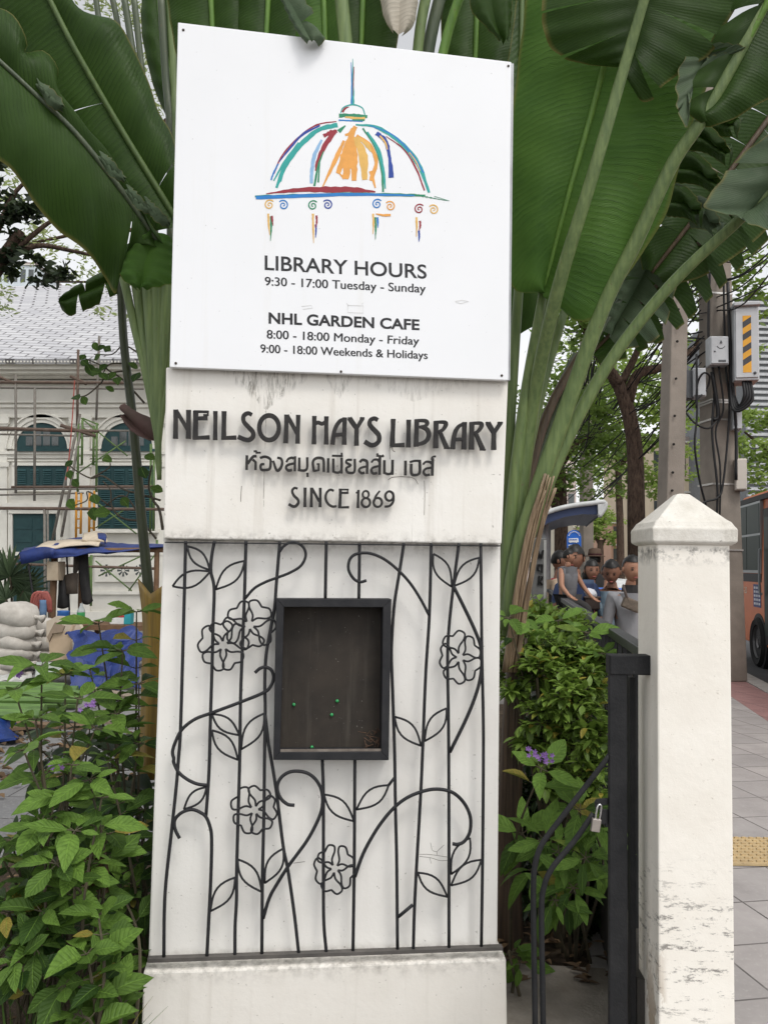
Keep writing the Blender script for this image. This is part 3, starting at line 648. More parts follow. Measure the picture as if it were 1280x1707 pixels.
def sq(h, zz_): return [cen + prot @ Vector((sx * h, sy * h, 0)) + Vector((0, 0, zz_)) for sx, sy in ((-1, -1), (1, -1), (1, 1), (-1, 1))]
h = wd / 2
mb.loft([sq(h, -.05), sq(h, .5), sq(h * .995, 1.1), sq(h * .99, zc0 + .004)]); mb.build('post_shaft', M_POST, post, bevel=.005)
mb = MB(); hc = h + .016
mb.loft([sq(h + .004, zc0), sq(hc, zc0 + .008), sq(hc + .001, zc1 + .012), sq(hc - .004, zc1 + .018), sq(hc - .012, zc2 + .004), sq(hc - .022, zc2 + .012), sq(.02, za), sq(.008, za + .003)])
b = NB('cap_paint_sun_toned')  # post paint with a base darkened against the sun on top, plus weathering stains
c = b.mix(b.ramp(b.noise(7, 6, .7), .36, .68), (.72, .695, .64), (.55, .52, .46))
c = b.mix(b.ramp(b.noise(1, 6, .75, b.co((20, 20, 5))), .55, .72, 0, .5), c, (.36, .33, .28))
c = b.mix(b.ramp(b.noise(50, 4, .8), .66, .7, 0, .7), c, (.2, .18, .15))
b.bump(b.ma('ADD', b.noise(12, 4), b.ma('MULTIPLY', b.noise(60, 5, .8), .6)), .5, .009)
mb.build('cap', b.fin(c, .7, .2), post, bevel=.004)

# ================================================================== BLACK GATE AND RAIL FENCE
b = NB('gate_paint')
c = b.mix(b.ramp(b.noise(9, 5, .6), .35, .7), (.014, .0145, .016), (.027, .027, .028))
c = b.mix(b.ramp(b.noise(1, 6, .8, b.co((90, 90, 16))), .68, .72, 0, .6), c, (.22, .21, .2))
c = b.mix(b.ramp(b.noise(22, 5, .8), .7, .74, 0, .6), c, (.12, .06, .03))
b.bump(b.noise(90, 3), .25, .006); M_GATE = b.fin(c, .6, .18)
GY = 2.5
gate = thing('iron_gate', 'black steel gate stile with two bent bars beside the white post', 'gate', (at(1030, 1600, GY).x, GY, 0))
mb = MB()
xl, xr = at(1015, 1110, GY), at(1045, 1110, GY)
mb.prism([(xl.x, GY, -.03), (xr.x, GY, -.03), (xr.x, GY + .02, -.03), (xl.x, GY + .02, -.03)], (0, 0, at(1030, 1092, GY).z + .03))
mb.build('stile', M_GATE, gate, bevel=.003)
mb = MB(); a, c = at(1017, 1092, GY - .004), at(1091, 1126, GY - .004)
mb.box(((a.x + c.x) / 2, GY + .024, (a.z + c.z) / 2), (c.x - a.x, .056, a.z - c.z)); mb.build('bracket', M_GATE, gate, bevel=.003)
mb = MB(); p = at(1056, 1130, GY + .05); mb.prism([(p.x - .0085, GY + .06, -.03), (p.x + .0085, GY + .06, -.03), (p.x + .0085, GY + .09, -.03), (p.x - .0085, GY + .09, -.03)], (0, 0, p.z + .03)); mb.build('rear_bar', M_GATE, gate, bevel=.002)
z7 = zoom(820, 1080, 2.724)
def gbar(pts, Y, r):
    P = smooth_line([(*p, 0) for p in z7(*pts)], 6); mb = MB()
    Q = [at(p.x, p.y, Y) for p in P]; e = Q[-1].copy(); e.z = -.03; Q.append(e)
    mb.tube(Q, r, 4 if False else 10, nrm=(0, -1, 0), flat=.7); return mb.build('curved_bar', M_GATE, gate, smooth=True)
gbar([(535, 485), (430, 622), (300, 790), (228, 888), (196, 980), (187, 1100), (190, 1400), (195, 1707)], GY + .01, .0085)
gbar([(460, 752), (370, 880), (272, 1000), (234, 1090), (224, 1200), (228, 1500), (231, 1707)], GY + .01, .0085)
mb = MB()
for q in (((466, 700), (474, 688), (526, 684), (526, 712), (496, 716), (490, 735), (470, 735)), ((494, 735), (526, 735), (526, 800), (494, 800))):
    mb.prism([at(*p, GY + .012) for p in z7(*q)], (0, .008, 0))
mb.build('latch_plate', M_GATE, gate, bevel=.001)
pk = thing('padlock', 'small brushed steel padlock hanging from the black gate latch', 'padlock', at(*z7((474, 838))[0], GY - .005))
mb = MB(); mb.prism([at(*p, GY - .012) for p in z7((457, 776), (497, 782), (488, 840), (449, 834))], (0, .016, 0)); mb.build('lock_body', plain('brass_steel', (.45, .4, .36), .35, (.35, .32, .3), 30, 0, 60, .7), pk, bevel=.002)
mb = MB(); P = smooth_line([(*p, 0) for p in z7((468, 778), (476, 730), (485, 712), (495, 718), (494, 740), (487, 780))], 5); mb.tube([at(p.x, p.y, GY - .004) for p in P], .0028, 8, nrm=(0, -1, 0)); mb.build('shackle', plain('chrome', (.7, .7, .7), .2, (.6, .6, .6), 10, 0, 60, 1.), pk, smooth=True)
fence = thing('rail_fence', 'low black fence with a flat top rail receding beside the pavement', 'fence', (at(1075, 1085, 2.7).x, 2.7, 0))
A = at(1079, 1083, 2.66); B = at(922, 992, 8.6); Bz = A.z; d = Vector((B.x - A.x, B.y - A.y, 0)).normalized(); nr = Vector((d.y, -d.x, 0))
B = A + d * ((B - A).length); mb = MB()
rail = [A + nr * .022, A - nr * .026, A - nr * .026 + d * 7.2, A + nr * .022 + d * 7.2]
mb.prism([p + Vector((0, 0, -.03)) for p in rail], (0, 0, .035)); mb.build('top_rail', plain('rail_paint', (.03, .031, .033), .5, (.045, .045, .047), 6, .1, 60, 0, .4), fence, bevel=.003)
for k in range(48):
    p = A + d * (.12 + k * .147); mb = MB(); mb.box((p.x, p.y, (A.z - .04 + .3) / 2), (.016, .016, A.z - .04 - .3)); mb.build('bar', M_GATE, fence)
mb = MB(); mb.prism([(p + nr * .05 if i in (0, 3) else p - nr * .05) * 1.0 - Vector((0, 0, p.z + .1)) for i, p in enumerate([A - d * .1, A - d * .1, A + d * 7.2, A + d * 7.2])], (0, 0, .42))
mb.build('low_wall', plain('mossy_wall', (.06, .055, .05), .9, (.035, .035, .028), 5, .5), fence)
mb = MB(); p = at(1092, 1086, 2.62); mb.box((p.x - .005, 2.63, p.z - .005), (.03, .05, .05)); mb.build('rail_bracket', M_POST, fence, bevel=.004)
# ================================================================== BIG FAN PALMS BEHIND THE PILLAR
def blade_mat(name, dark, light, trans, ribs=58, rough=.42):
    b = NB(name)
    uv = b.n('UVMap'); xyz = b.n('SeparateXYZ'); b.put(xyz.inputs[0], uv.outputs[0])
    u, v = xyz.outputs[0], xyz.outputs[1]
    nz = b.noise(6, 4, .6)
    w = b.ma('ADD', b.ma('MULTIPLY', u, ribs), b.ma('ADD', b.ma('MULTIPLY', v, -ribs * .1), b.ma('MULTIPLY', nz, 2.2)))
    tri = b.ma('PINGPONG', w, .5)
    fine = b.ma('PINGPONG', b.ma('MULTIPLY', w, 5), .5)
    cr = b.ramp(tri, 0, .13, 1, 0)
    c = b.mix(b.ramp(b.noise(4, 5, .6), .3, .7), dark, light)
    cu = b.n('CombineXYZ'); b.put(cu.inputs[0], b.ma('MULTIPLY', w, .45)); b.put(cu.inputs[1], b.ma('MULTIPLY', v, .25))
    c = b.mix(b.ramp(b.noise(1.6, 4, .7, cu.outputs[0]), .35, .7, 0, .6), c, light)
    c = b.mix(b.ma('MULTIPLY', b.ma('MULTIPLY', cr, .8), b.ramp(nz, .35, .65)), c, tuple(k * .5 for k in dark))
    c = b.mix(b.ramp(b.ma('ABSOLUTE', v), .95, 1.0, 0, .7), c, (.2, .17, .05))
    b.bump(b.ma('ADD', tri, b.ma('MULTIPLY', fine, .5)), .42, .007)
    c = b.mix(b.ramp(b.noise(3.2, 6, .7), .66, .72, 0, .5), c, (.1, .085, .025))
    b.fin(c, rough, .16)
    tr = b.n('BsdfTranslucent'); b.put(tr.inputs['Color'], b.mix(.4, c, tuple(k * 1.5 for k in light)))
    ms = b.n('MixShader'); ms.inputs[0].default_value = trans
    out = b.t.nodes['Material Output']
    b.t.links.new(b.b.outputs[0], ms.inputs[1]); b.t.links.new(tr.outputs[0], ms.inputs[2]); b.t.links.new(ms.outputs[0], out.inputs['Surface'])
    return b.m
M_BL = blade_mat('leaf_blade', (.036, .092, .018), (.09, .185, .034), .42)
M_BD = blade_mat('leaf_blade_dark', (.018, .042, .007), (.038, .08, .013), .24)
M_BG = blade_mat('leaf_blade_greyed', (.05, .085, .045), (.1, .14, .08), .2)
M_BW = blade_mat('leaf_blade_dry', (.42, .38, .31), (.55, .5, .42), .2, 20, .7)
def petiole_mat(name, a, c):
    b = NB(name); k = b.co((30, 30, 1.2))
    col = b.mix(b.ramp(b.noise(2, 4, .6, k), .35, .65), a, c)
    col = b.mix(b.ramp(b.noise(40, 3, .7), .66, .72, 0, .6), col, (.13, .1, .05))
    b.bump(b.noise(4, 3, .6, k), .3, .006)
    return b.fin(col, .45, .35)
M_PET = petiole_mat('petiole_green', (.17, .23, .085), (.1, .15, .055))
M_PED = petiole_mat('petiole_dark', (.05, .07, .04), (.085, .105, .06))
M_PEB = petiole_mat('petiole_bright', (.13, .24, .04), (.09, .18, .035))
M_RIB = petiole_mat('rib_green', (.09, .14, .04), (.06, .1, .03))
M_PBR = petiole_mat('petiole_brown', (.12, .085, .05), (.07, .045, .03))
M_DRY = petiole_mat('dry_sheath', (.3, .22, .14), (.14, .095, .06))
M_TRK = petiole_mat('palm_trunk', (.11, .075, .05), (.045, .032, .024))
def path3(pts, n=5):
    P = smooth_line(pts, n)
    return [at(p[0], p[1], p[2]) for p in P]
def blade(parent, mid, left, right, cl=(), cr=(), mat_=None, n=44, m=8, sag=.03, name='leaf', rib=(.014, .009), ribmat=None, seed=1, wav=.006):
    rn = random.Random(seed)
    def dep(l, fb):
        out = []
        for k, p in enumerate(l):
            out.append(p if len(p) == 3 else (p[0], p[1], fb))
        return out
    Y0 = sum(p[2] for p in mid) / len(mid)
    M = resample(path3(mid), n + 1)
    mb = MB()
    for edge, cuts, sgn in ((left, cl, 1), (right, cr, -1)):
        E = resample(path3(dep(edge, Y0 - .04)), n + 1)
        def surf(u, a, st):
            k = min(max(u, 0), 1) * n; k0 = min(int(k), n - 1); t = k - k0
            pm, pe = M[k0].lerp(M[k0 + 1], t), E[k0].lerp(E[k0 + 1], t)
            tg = (M[k0 + 1] - M[k0]); nn = tg.cross(pe - pm)
            if nn.length < 1e-7: nn = Vector((0, -1, 0))
            nn.normalize()
            if nn.y > 0: nn = -nn
            h = sag * math.sin(math.pi * a) + wav * math.sin(u * 40 + a * 3) * a + st * a * a + .012 * pnoise(pm * 6 + Vector((a, 0, 0))) * a
            return pm.lerp(pe, a) + nn * h
        bounds = [0] + [c[0] for c in cuts] + [1]; gaps = [0] + [c[1] for c in cuts] + [0]
        for s in range(len(bounds) - 1):
            u0, u1 = bounds[s], bounds[s + 1]; rows = max(2, int((u1 - u0) * n) + 1)
            stp = rn.uniform(-.035, .035) if cuts else 0
            vs, uvs, fs = [], [], []
            for i in range(rows + 1):
                for j in range(m + 1):
                    a = j / m; g0 = u0 + gaps[s] * a ** 1.6 * .5; g1 = u1 - gaps[s + 1] * a ** 1.6 * .5
                    u = g0 + (g1 - g0) * i / rows
                    vs.append(surf(u, a, stp)); uvs.append((u + .0001, a * sgn))
            for i in range(rows):
                for j in range(m):
                    q = i * (m + 1) + j; fs.append((q, q + 1, q + m + 2, q + m + 1))
            mb.add(vs, fs, uv=uvs)
    o = mb.build(name, mat_ or M_BL, parent, smooth=True)
    if rib:
        rb = MB(); rb.tube([p + Vector((0, -.006, 0)) for p in M], [rib[0], rib[1]], 8); rb.build('midrib', ribmat or M_PEB, o, smooth=True)
    return o
def petiole(parent, pts, r, mat_=None, flat=.75, name='leaf_stalk'):
    mb = MB(); mb.tube(path3(pts, 5), r, 10, flat=flat, nrm=(0, -1, 0)); return mb.build(name, mat_ or M_PET, parent, smooth=True)
rp = thing('fan_palm', 'large fan palm with broad green leaves and pale stalks right of the pillar', 'palm', (at(850, 1500, 3.5).x, 3.5, 0))
blade(rp, [(1052, -60, 2.98), (1010, 95, 3.05), (985, 190, 3.12), (945, 330, 3.2), (905, 487, 3.32)],
      [(884, -70, 3.2), (866, 86, 3.2), (850, 220, 3.22), (843, 350, 3.25), (845, 440, 3.3), (857, 484, 3.32), (900, 488, 3.32)],
      [(1230, -40, 3.1), (1185, 120, 3.12), (1140, 245, 3.15), (1112, 350, 3.2), (1075, 415, 3.2), (1032, 478, 3.22), (1000, 526, 3.25), (963, 536, 3.28), (925, 508, 3.3)], sag=.05, seed=2, mat_=M_BL)
blade(rp, [(1095, -70, 2.85), (1060, 55, 2.95), (1041, 112, 3.0)], [(912, -60, 2.9), (903, 30, 2.92), (915, 75, 2.95), (940, 96, 2.97), (985, 108, 2.99), (1030, 112, 3.0)],
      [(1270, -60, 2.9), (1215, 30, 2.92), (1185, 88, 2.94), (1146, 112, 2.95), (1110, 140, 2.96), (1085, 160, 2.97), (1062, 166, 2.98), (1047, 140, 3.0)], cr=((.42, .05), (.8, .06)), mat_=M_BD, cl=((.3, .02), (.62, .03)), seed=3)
petiole(rp, [(1085, -40, 2.8), (1040, 112, 2.9), (985, 300, 3.0), (930, 480, 3.15), (887, 680, 3.42), (857, 930, 3.5), (850, 1060, 3.5)], [.017, .022, .028, .036])
petiole(rp, [(905, 487, 3.32), (872, 680, 3.42), (848, 900, 3.48), (846, 1050, 3.5)], [.018, .026, .034])
blade(rp, [(1330, -110, 2.8), (1260, 40, 2.9), (1172, 196, 3.0)], [(1250, -60, 2.9), (1200, 40, 2.94), (1163, 112, 2.97), (1136, 150, 2.98), (1134, 185, 3.0), (1160, 205, 3.0)],
      [(1440, 0, 2.95), (1360, 130, 2.95), (1285, 162, 2.95), (1222, 198, 2.97), (1185, 211, 2.98), (1168, 208, 3.0)], cl=((.35, .1), (.6, .12), (.82, .1)), mat_=M_BD, seed=5)
petiole(rp, [(1300, -40, 2.86), (1180, 182, 2.98), (1122, 270, 3.05), (1060, 402, 3.15), (1005, 512, 3.24), (937, 700, 3.36), (868, 905, 3.44), (846, 1050, 3.47)], [.021, .026, .03, .033, .038])
blade(rp, [(1180, 85, 2.96), (1165, 120, 2.97), (1148, 150, 2.97)], [(1200, 70, 2.9), (1245, 78, 2.9), (1215, 88, 2.92), (1180, 95, 2.94)], [(1150, 80), (1130, 120), (1128, 175), (1145, 215), (1150, 160)], mat_=M_BG, rib=None, seed=8, sag=.01)
blade(rp, [(1420, 160, 3.0), (1330, 270, 3.08), (1238, 362, 3.15)], [(1330, 190), (1240, 255), (1190, 318), (1172, 345), (1205, 356), (1232, 363)], [(1460, 300), (1350, 360), (1290, 385), (1245, 372)], cl=((.5, .06),), mat_=M_BG, seed=9, ribmat=M_PET)
petiole(rp, [(1310, 285, 3.08), (1236, 362, 3.15), (1120, 472, 3.28), (1010, 612, 3.38), (932, 760, 3.44), (872, 920, 3.48), (850, 1050, 3.5)], [.018, .021, .024, .028, .034])
# torn and older leaves deeper in the clump
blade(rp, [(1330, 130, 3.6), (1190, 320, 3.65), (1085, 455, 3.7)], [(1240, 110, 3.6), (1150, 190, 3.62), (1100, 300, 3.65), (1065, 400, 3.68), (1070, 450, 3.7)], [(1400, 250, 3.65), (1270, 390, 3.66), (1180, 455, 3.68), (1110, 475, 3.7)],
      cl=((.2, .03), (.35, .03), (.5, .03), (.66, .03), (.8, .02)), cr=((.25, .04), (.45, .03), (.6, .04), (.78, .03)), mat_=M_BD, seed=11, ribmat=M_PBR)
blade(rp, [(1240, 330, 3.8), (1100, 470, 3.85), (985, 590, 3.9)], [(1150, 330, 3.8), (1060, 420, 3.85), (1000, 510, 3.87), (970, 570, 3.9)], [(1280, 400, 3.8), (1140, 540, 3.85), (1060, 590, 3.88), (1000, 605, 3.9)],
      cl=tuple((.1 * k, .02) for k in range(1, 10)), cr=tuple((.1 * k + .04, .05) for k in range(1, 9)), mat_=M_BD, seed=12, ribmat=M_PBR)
blade(rp, [(1090, 420, 3.75), (1060, 480, 3.78), (1015, 560, 3.8)], [(1040, 430), (1005, 500), (1000, 550)], [(1130, 470), (1098, 560), (1030, 580)], cl=((.3, .12), (.6, .12)), cr=((.25, .1), (.5, .12), (.75, .1)), mat_=M_BG, seed=13, rib=None)
for k, (a, c2, mt) in enumerate((((1185, 195), (1226, 215), M_BD), ((1130, 220), (1212, 262), M_BD), ((1128, 275), (1196, 312), M_BD), ((1120, 330), (1165, 362), M_BD), ((1160, 350), (1195, 385), M_BG))):
    x0, y0 = a; x1, y1 = c2          # curled strips of torn leaf
    blade(rp, [(x0 - 8, y0 + 6, 3.4), ((x0 + x1) / 2, y0 + 8, 3.36), (x1, y1 - 6, 3.3)], [(x0 - 10, y0 - 24, 3.42), ((x0 + x1) / 2, y0 - 20, 3.36), (x1 + 6, y1 - 12, 3.26), (x1 + 2, y1 + 18, 3.26)],
          [(x0 - 10, y0 + 30, 3.4), ((x0 + x1) / 2, y0 + 34, 3.36), (x1 - 4, y1 + 14, 3.3)], mat_=mt, rib=None, seed=20 + k, sag=.03, n=14, m=5, name='torn_leaf')
petiole(rp, [(868, 430, 3.6), (856, 600, 3.58), (843, 820, 3.56), (840, 1000, 3.55)], [.02, .03])
petiole(rp, [(918, 470, 3.56), (880, 640, 3.56), (848, 860, 3.55), (842, 1010, 3.55)], [.02, .032], M_PET)
petiole(rp, [(940, 520, 3.52), (900, 660, 3.52), (862, 850, 3.52), (845, 1010, 3.52)], [.018, .03], M_PET)
petiole(rp, [(985, 560, 3.62), (912, 690, 3.6), (866, 860, 3.56), (846, 1010, 3.55)], [.016, .03], M_PBR)
petiole(rp, [(960, 590, 3.7), (900, 720, 3.66), (858, 880, 3.6), (845, 1010, 3.55)], [.016, .03], M_PED)
petiole(rp, [(1045, 480, 3.75), (960, 620, 3.7), (885, 800, 3.62), (850, 980, 3.55)], [.012, .03], M_PED)
mb = MB(); rn = random.Random(4)
for k in range(9):
    o = rn.uniform(-14, 14); P = path3([(916 + o * .9, 800 + rn.uniform(-14, 20), 3.36), (892 + o, 880, 3.38), (870 + o, 990, 3.4), (850 + o * .9, 1120, 3.42)], 5)
    mb.tube(P, [.008, .016, .02, .014], 6, flat=.5)
mb.build('dead_sheath', M_DRY, rp, smooth=True)
mb = MB()
for k in range(8):
    o = rn.uniform(-20, 20); y0 = rn.uniform(960, 1080)
    mb.tube(path3([(862 + o * .7, y0, 3.46), (852 + o * .8, y0 + 150, 3.48), (842 + o, 1450, 3.5), (840 + o * 1.4, 1640, 3.5)], 4), [.02, .035, .04, .05], 7, flat=.6)
mb.build('trunk', M_TRK, rp, smooth=True)

lp = thing('fan_palm', 'large fan palm with dark torn leaves and overlapping stalk bases left of the pillar', 'palm', (at(262, 1200, 3.6).x, 3.6, 0))
blade(lp, [(45, -80, 3.1), (84, 0, 3.15), (130, 90, 3.2), (205, 220, 3.3), (286, 352, 3.38), (300, 378, 3.4)], [(-90, -20, 3.2), (-20, 80, 3.25), (60, 190, 3.3), (150, 300, 3.35), (240, 390, 3.4)],
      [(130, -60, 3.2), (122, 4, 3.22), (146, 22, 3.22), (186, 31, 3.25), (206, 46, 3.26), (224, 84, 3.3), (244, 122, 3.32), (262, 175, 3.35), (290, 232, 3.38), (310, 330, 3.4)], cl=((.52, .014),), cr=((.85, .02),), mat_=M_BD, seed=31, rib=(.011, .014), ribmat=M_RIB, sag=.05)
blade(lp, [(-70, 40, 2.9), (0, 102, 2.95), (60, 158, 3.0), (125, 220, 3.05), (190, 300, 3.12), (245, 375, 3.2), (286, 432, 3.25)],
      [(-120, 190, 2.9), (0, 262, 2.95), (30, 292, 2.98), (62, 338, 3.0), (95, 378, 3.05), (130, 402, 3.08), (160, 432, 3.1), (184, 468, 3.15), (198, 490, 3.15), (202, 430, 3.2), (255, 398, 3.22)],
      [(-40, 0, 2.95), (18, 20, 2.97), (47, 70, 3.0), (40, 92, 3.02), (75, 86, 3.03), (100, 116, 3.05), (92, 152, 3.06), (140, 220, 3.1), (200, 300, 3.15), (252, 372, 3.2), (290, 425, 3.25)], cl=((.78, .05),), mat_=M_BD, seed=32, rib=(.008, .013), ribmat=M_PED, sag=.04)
blade(lp, [(262, 388, 3.22), (244, 430, 3.2), (234, 484, 3.18)], [(252, 388, 3.22), (212, 410, 3.2), (187, 430, 3.18), (205, 466, 3.16), (230, 485, 3.18)], [(290, 405, 3.24), (300, 440, 3.22), (292, 470, 3.2), (245, 484, 3.18)], mat_=M_BL, seed=33, rib=None, sag=.03)
for k, (x, y) in enumerate(((85, 160), (188, 280), (232, 335), (262, 355))):   # curled shreds along the torn edge
    blade(lp, [(x - 18, y - 20, 3.0), (x, y, 2.99), (x + 22, y + 22, 3.0)], [(x - 16, y - 26, 3.0), (x + 4, y - 8, 2.96), (x + 24, y + 16, 3.0)], [(x - 18, y - 8, 3.0), (x - 4, y + 14, 2.97), (x + 20, y + 26, 3.0)], mat_=M_BG, rib=None, seed=40 + k, n=10, m=4, sag=.02, name='torn_leaf')
blade(lp, [(206, 455, 3.9), (160, 478, 3.85), (98, 505, 3.8)], [(205, 440, 3.9), (165, 455, 3.85), (120, 480, 3.82), (100, 495, 3.8)], [(206, 490, 3.9), (165, 505, 3.85), (118, 522, 3.8), (102, 512, 3.8)], cl=((.6, .1),), cr=((.3, .15), (.7, .1)), mat_=M_BD, seed=44, rib=None, n=20)
for x0, y0, x1, y1, r0, mt in ((206, 462, 246, 640, .02, M_PET), (224, 440, 252, 650, .026, M_PET), (243, 420, 258, 670, .028, M_PET), (262, 420, 262, 690, .03, M_PET), (282, 420, 266, 680, .03, M_PET), (300, 440, 270, 670, .028, M_PET), (320, 470, 275, 650, .026, M_PET)):
    petiole(lp, [(x0, y0, 3.56), ((x0 + x1) / 2, (y0 + y1) / 2, 3.56 - .03 * (abs(x0 - 262) < 30)), (x1, y1, 3.55), (264, 745, 3.55), (266, 800, 3.56)], [r0, r0 * 1.05, r0 * .85, .016, .01], mt)
for pts, r, mt in (([(158, -20, 3.75), (170, 60, 3.75), (200, 200, 3.7), (235, 420, 3.6)], .014, M_PED), ([(184, -20, 3.75), (200, 60, 3.75), (222, 220, 3.7), (246, 430, 3.6)], .014, M_PED), ([(205, -20, 3.7), (228, 130, 3.7), (246, 270, 3.66), (258, 430, 3.58)], .016, M_PED),
                   ([(222, -20, 3.7), (238, 130, 3.7), (250, 270, 3.66), (262, 430, 3.58)], .015, M_PED), ([(268, -20, 3.7), (277, 130, 3.7), (284, 220, 3.66), (285, 430, 3.58)], .018, M_PED), ([(282, -20, 3.7), (290, 130, 3.7), (292, 220, 3.66), (296, 430, 3.58)], .016, M_PET)):
    petiole(lp, pts, r, mt)
blade(lp, [(262, -60, 3.9), (272, 60, 3.9), (300, 200, 3.9)], [(240, -50, 3.9), (235, 40, 3.9), (255, 140, 3.9), (280, 200, 3.9)], [(330, -50, 3.9), (330, 80, 3.9), (320, 200, 3.9)], mat_=M_BD, seed=46)
for k, (x0, x1, mt) in enumerate(((345, 360, M_BD), (455, 440, M_BD), (535, 545, M_BL), (610, 600, M_BD), (800, 790, M_BD))):   # leaves standing behind the board
    blade(lp if k < 3 else rp, [(x0, -140, 3.3), ((x0 + x1) / 2, 0, 3.35), (x1, 150, 3.4)], [(x0 - 75, -140, 3.32), (x0 - 66, 0, 3.36), (x1 - 55, 150, 3.4)], [(x0 + 70, -140, 3.32), (x0 + 62, 0, 3.36), (x1 + 50, 150, 3.4)], mat_=mt, seed=50 + k, n=24, m=5)
petiole(lp, [(566, -30, 3.2), (575, 60, 3.22), (582, 160, 3.25)], .028, M_PET); petiole(rp, [(775, -30, 3.2), (745, 60, 3.25), (715, 200, 3.3)], .02, M_PEB); petiole(rp, [(740, -30, 3.3), (718, 60, 3.32), (700, 180, 3.35)], .026, M_PED)
blade(rp, [(872, -120, 3.85), (866, 200, 3.85), (862, 560, 3.85)], [(800, -120, 3.85), (805, 200, 3.85), (815, 560, 3.85)], [(930, -120, 3.85), (915, 200, 3.85), (900, 540, 3.85)], mat_=M_BD, seed=63, ribmat=M_RIB)
petiole(rp, [(715, -30, 3.25), (700, 50, 3.28), (690, 160, 3.3)], .022, M_PET); petiole(lp, [(535, -30, 3.5), (560, 40, 3.5), (570, 160, 3.5)], .02, M_PED)
blade(rp, [(672, -90, 3.22), (668, -20, 3.22), (664, 58, 3.22)], [(632, -90, 3.25), (634, 0, 3.25), (642, 35, 3.24), (655, 55, 3.23)], [(705, -90, 3.25), (696, 10, 3.25), (688, 45, 3.24), (670, 60, 3.23)], mat_=M_BW, rib=None, seed=60, n=16, name='dry_leaf')
blade(rp, [(815, -50, 3.1), (822, 20, 3.1), (838, 75, 3.1)], [(782, -50, 3.12), (784, 15, 3.12), (805, 42, 3.11), (832, 70, 3.1)], [(856, -50, 3.12), (852, 20, 3.12), (846, 72, 3.1)], mat_=M_BD, rib=None, seed=61, n=16)
blade(lp, [(462, -30, 2.74), (490, 15, 2.72), (512, 55, 2.71), (520, 70, 2.71)], [(470, -40, 2.76), (500, 8, 2.74), (528, 42, 2.72), (544, 58, 2.71), (530, 70, 2.71)], [(452, -30, 2.76), (478, 20, 2.74), (500, 60, 2.72), (512, 72, 2.71)], cl=((.7, .1),), mat_=M_BG, rib=None, seed=62, n=18, m=5, sag=.015, name='torn_leaf')

# ================================================================== LEAFY PLANTS
M_LF = leafy('broad_leaf', (.018, .045, .009), (.15, .265, .045), .55, .3, .2, (.3, .24, .05), True)
M_LS = leafy('small_leaf', (.03, .06, .012), (.2, .31, .055), .45, .3, .3, (.4, .33, .06))
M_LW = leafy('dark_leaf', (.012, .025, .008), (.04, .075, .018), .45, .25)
M_STEM = plain('shrub_stem', (.05, .045, .03), .8, (.09, .075, .045), 20)
M_FLW = plain('purple_petal', (.2, .1, .33), .6, (.3, .17, .42), 40)
def leaf_geo(mb, base, d, up, L, wd, tint, fold=.12, droop=.15):
    d = d.normalized(); s = d.cross(up)
    if s.length < 1e-4: s = d.orthogonal()
    s.normalize(); u = s.cross(d).normalized(); vs = []; uvs = []; k_ = 0; hsh = random.Random(int((base.x * 7919 + base.y * 104729 + base.z * 1299709) * 1000)); bend = hsh.uniform(-1.6, 1.6); wob = [hsh.uniform(.84, 1.12) for _ in range(8)]; fold *= hsh.uniform(.2, 2.6)
    for t, w in ((0, .06), (.14, .55), (.34, .95), (.58, .98), (.8, .6), (.93, .24), (1, 0)):
        c = base + d * (L * t) - u * (droop * L * t * t) + s * (L * .1 * bend * t * t); w *= wob[k_]; k_ += 1
        if w == 0: vs.append(c); uvs.append((1., .5)); continue
        uvs += [(t + .001, 0.), (t + .001, .5), (t + .001, 1.)]
        e = u * (fold * wd * w); vs += [c - s * (wd * w * .5) + e, c, c + s * (wd * w * .5) + e]
    fs = []
    for k in range(5): fs += [(3 * k, 3 * k + 1, 3 * k + 4, 3 * k + 3), (3 * k + 1, 3 * k + 2, 3 * k + 5, 3 * k + 4)]
    fs += [(15, 16, 18), (16, 17, 18)]
    mb.add(vs, fs, tint, uv=uvs)
def rdir(rn, z0=-1, z1=1):
    a = rn.uniform(0, 2 * math.pi); z = rn.uniform(z0, z1); r = math.sqrt(max(0, 1 - z * z)); return Vector((r * math.cos(a), r * math.sin(a), z))
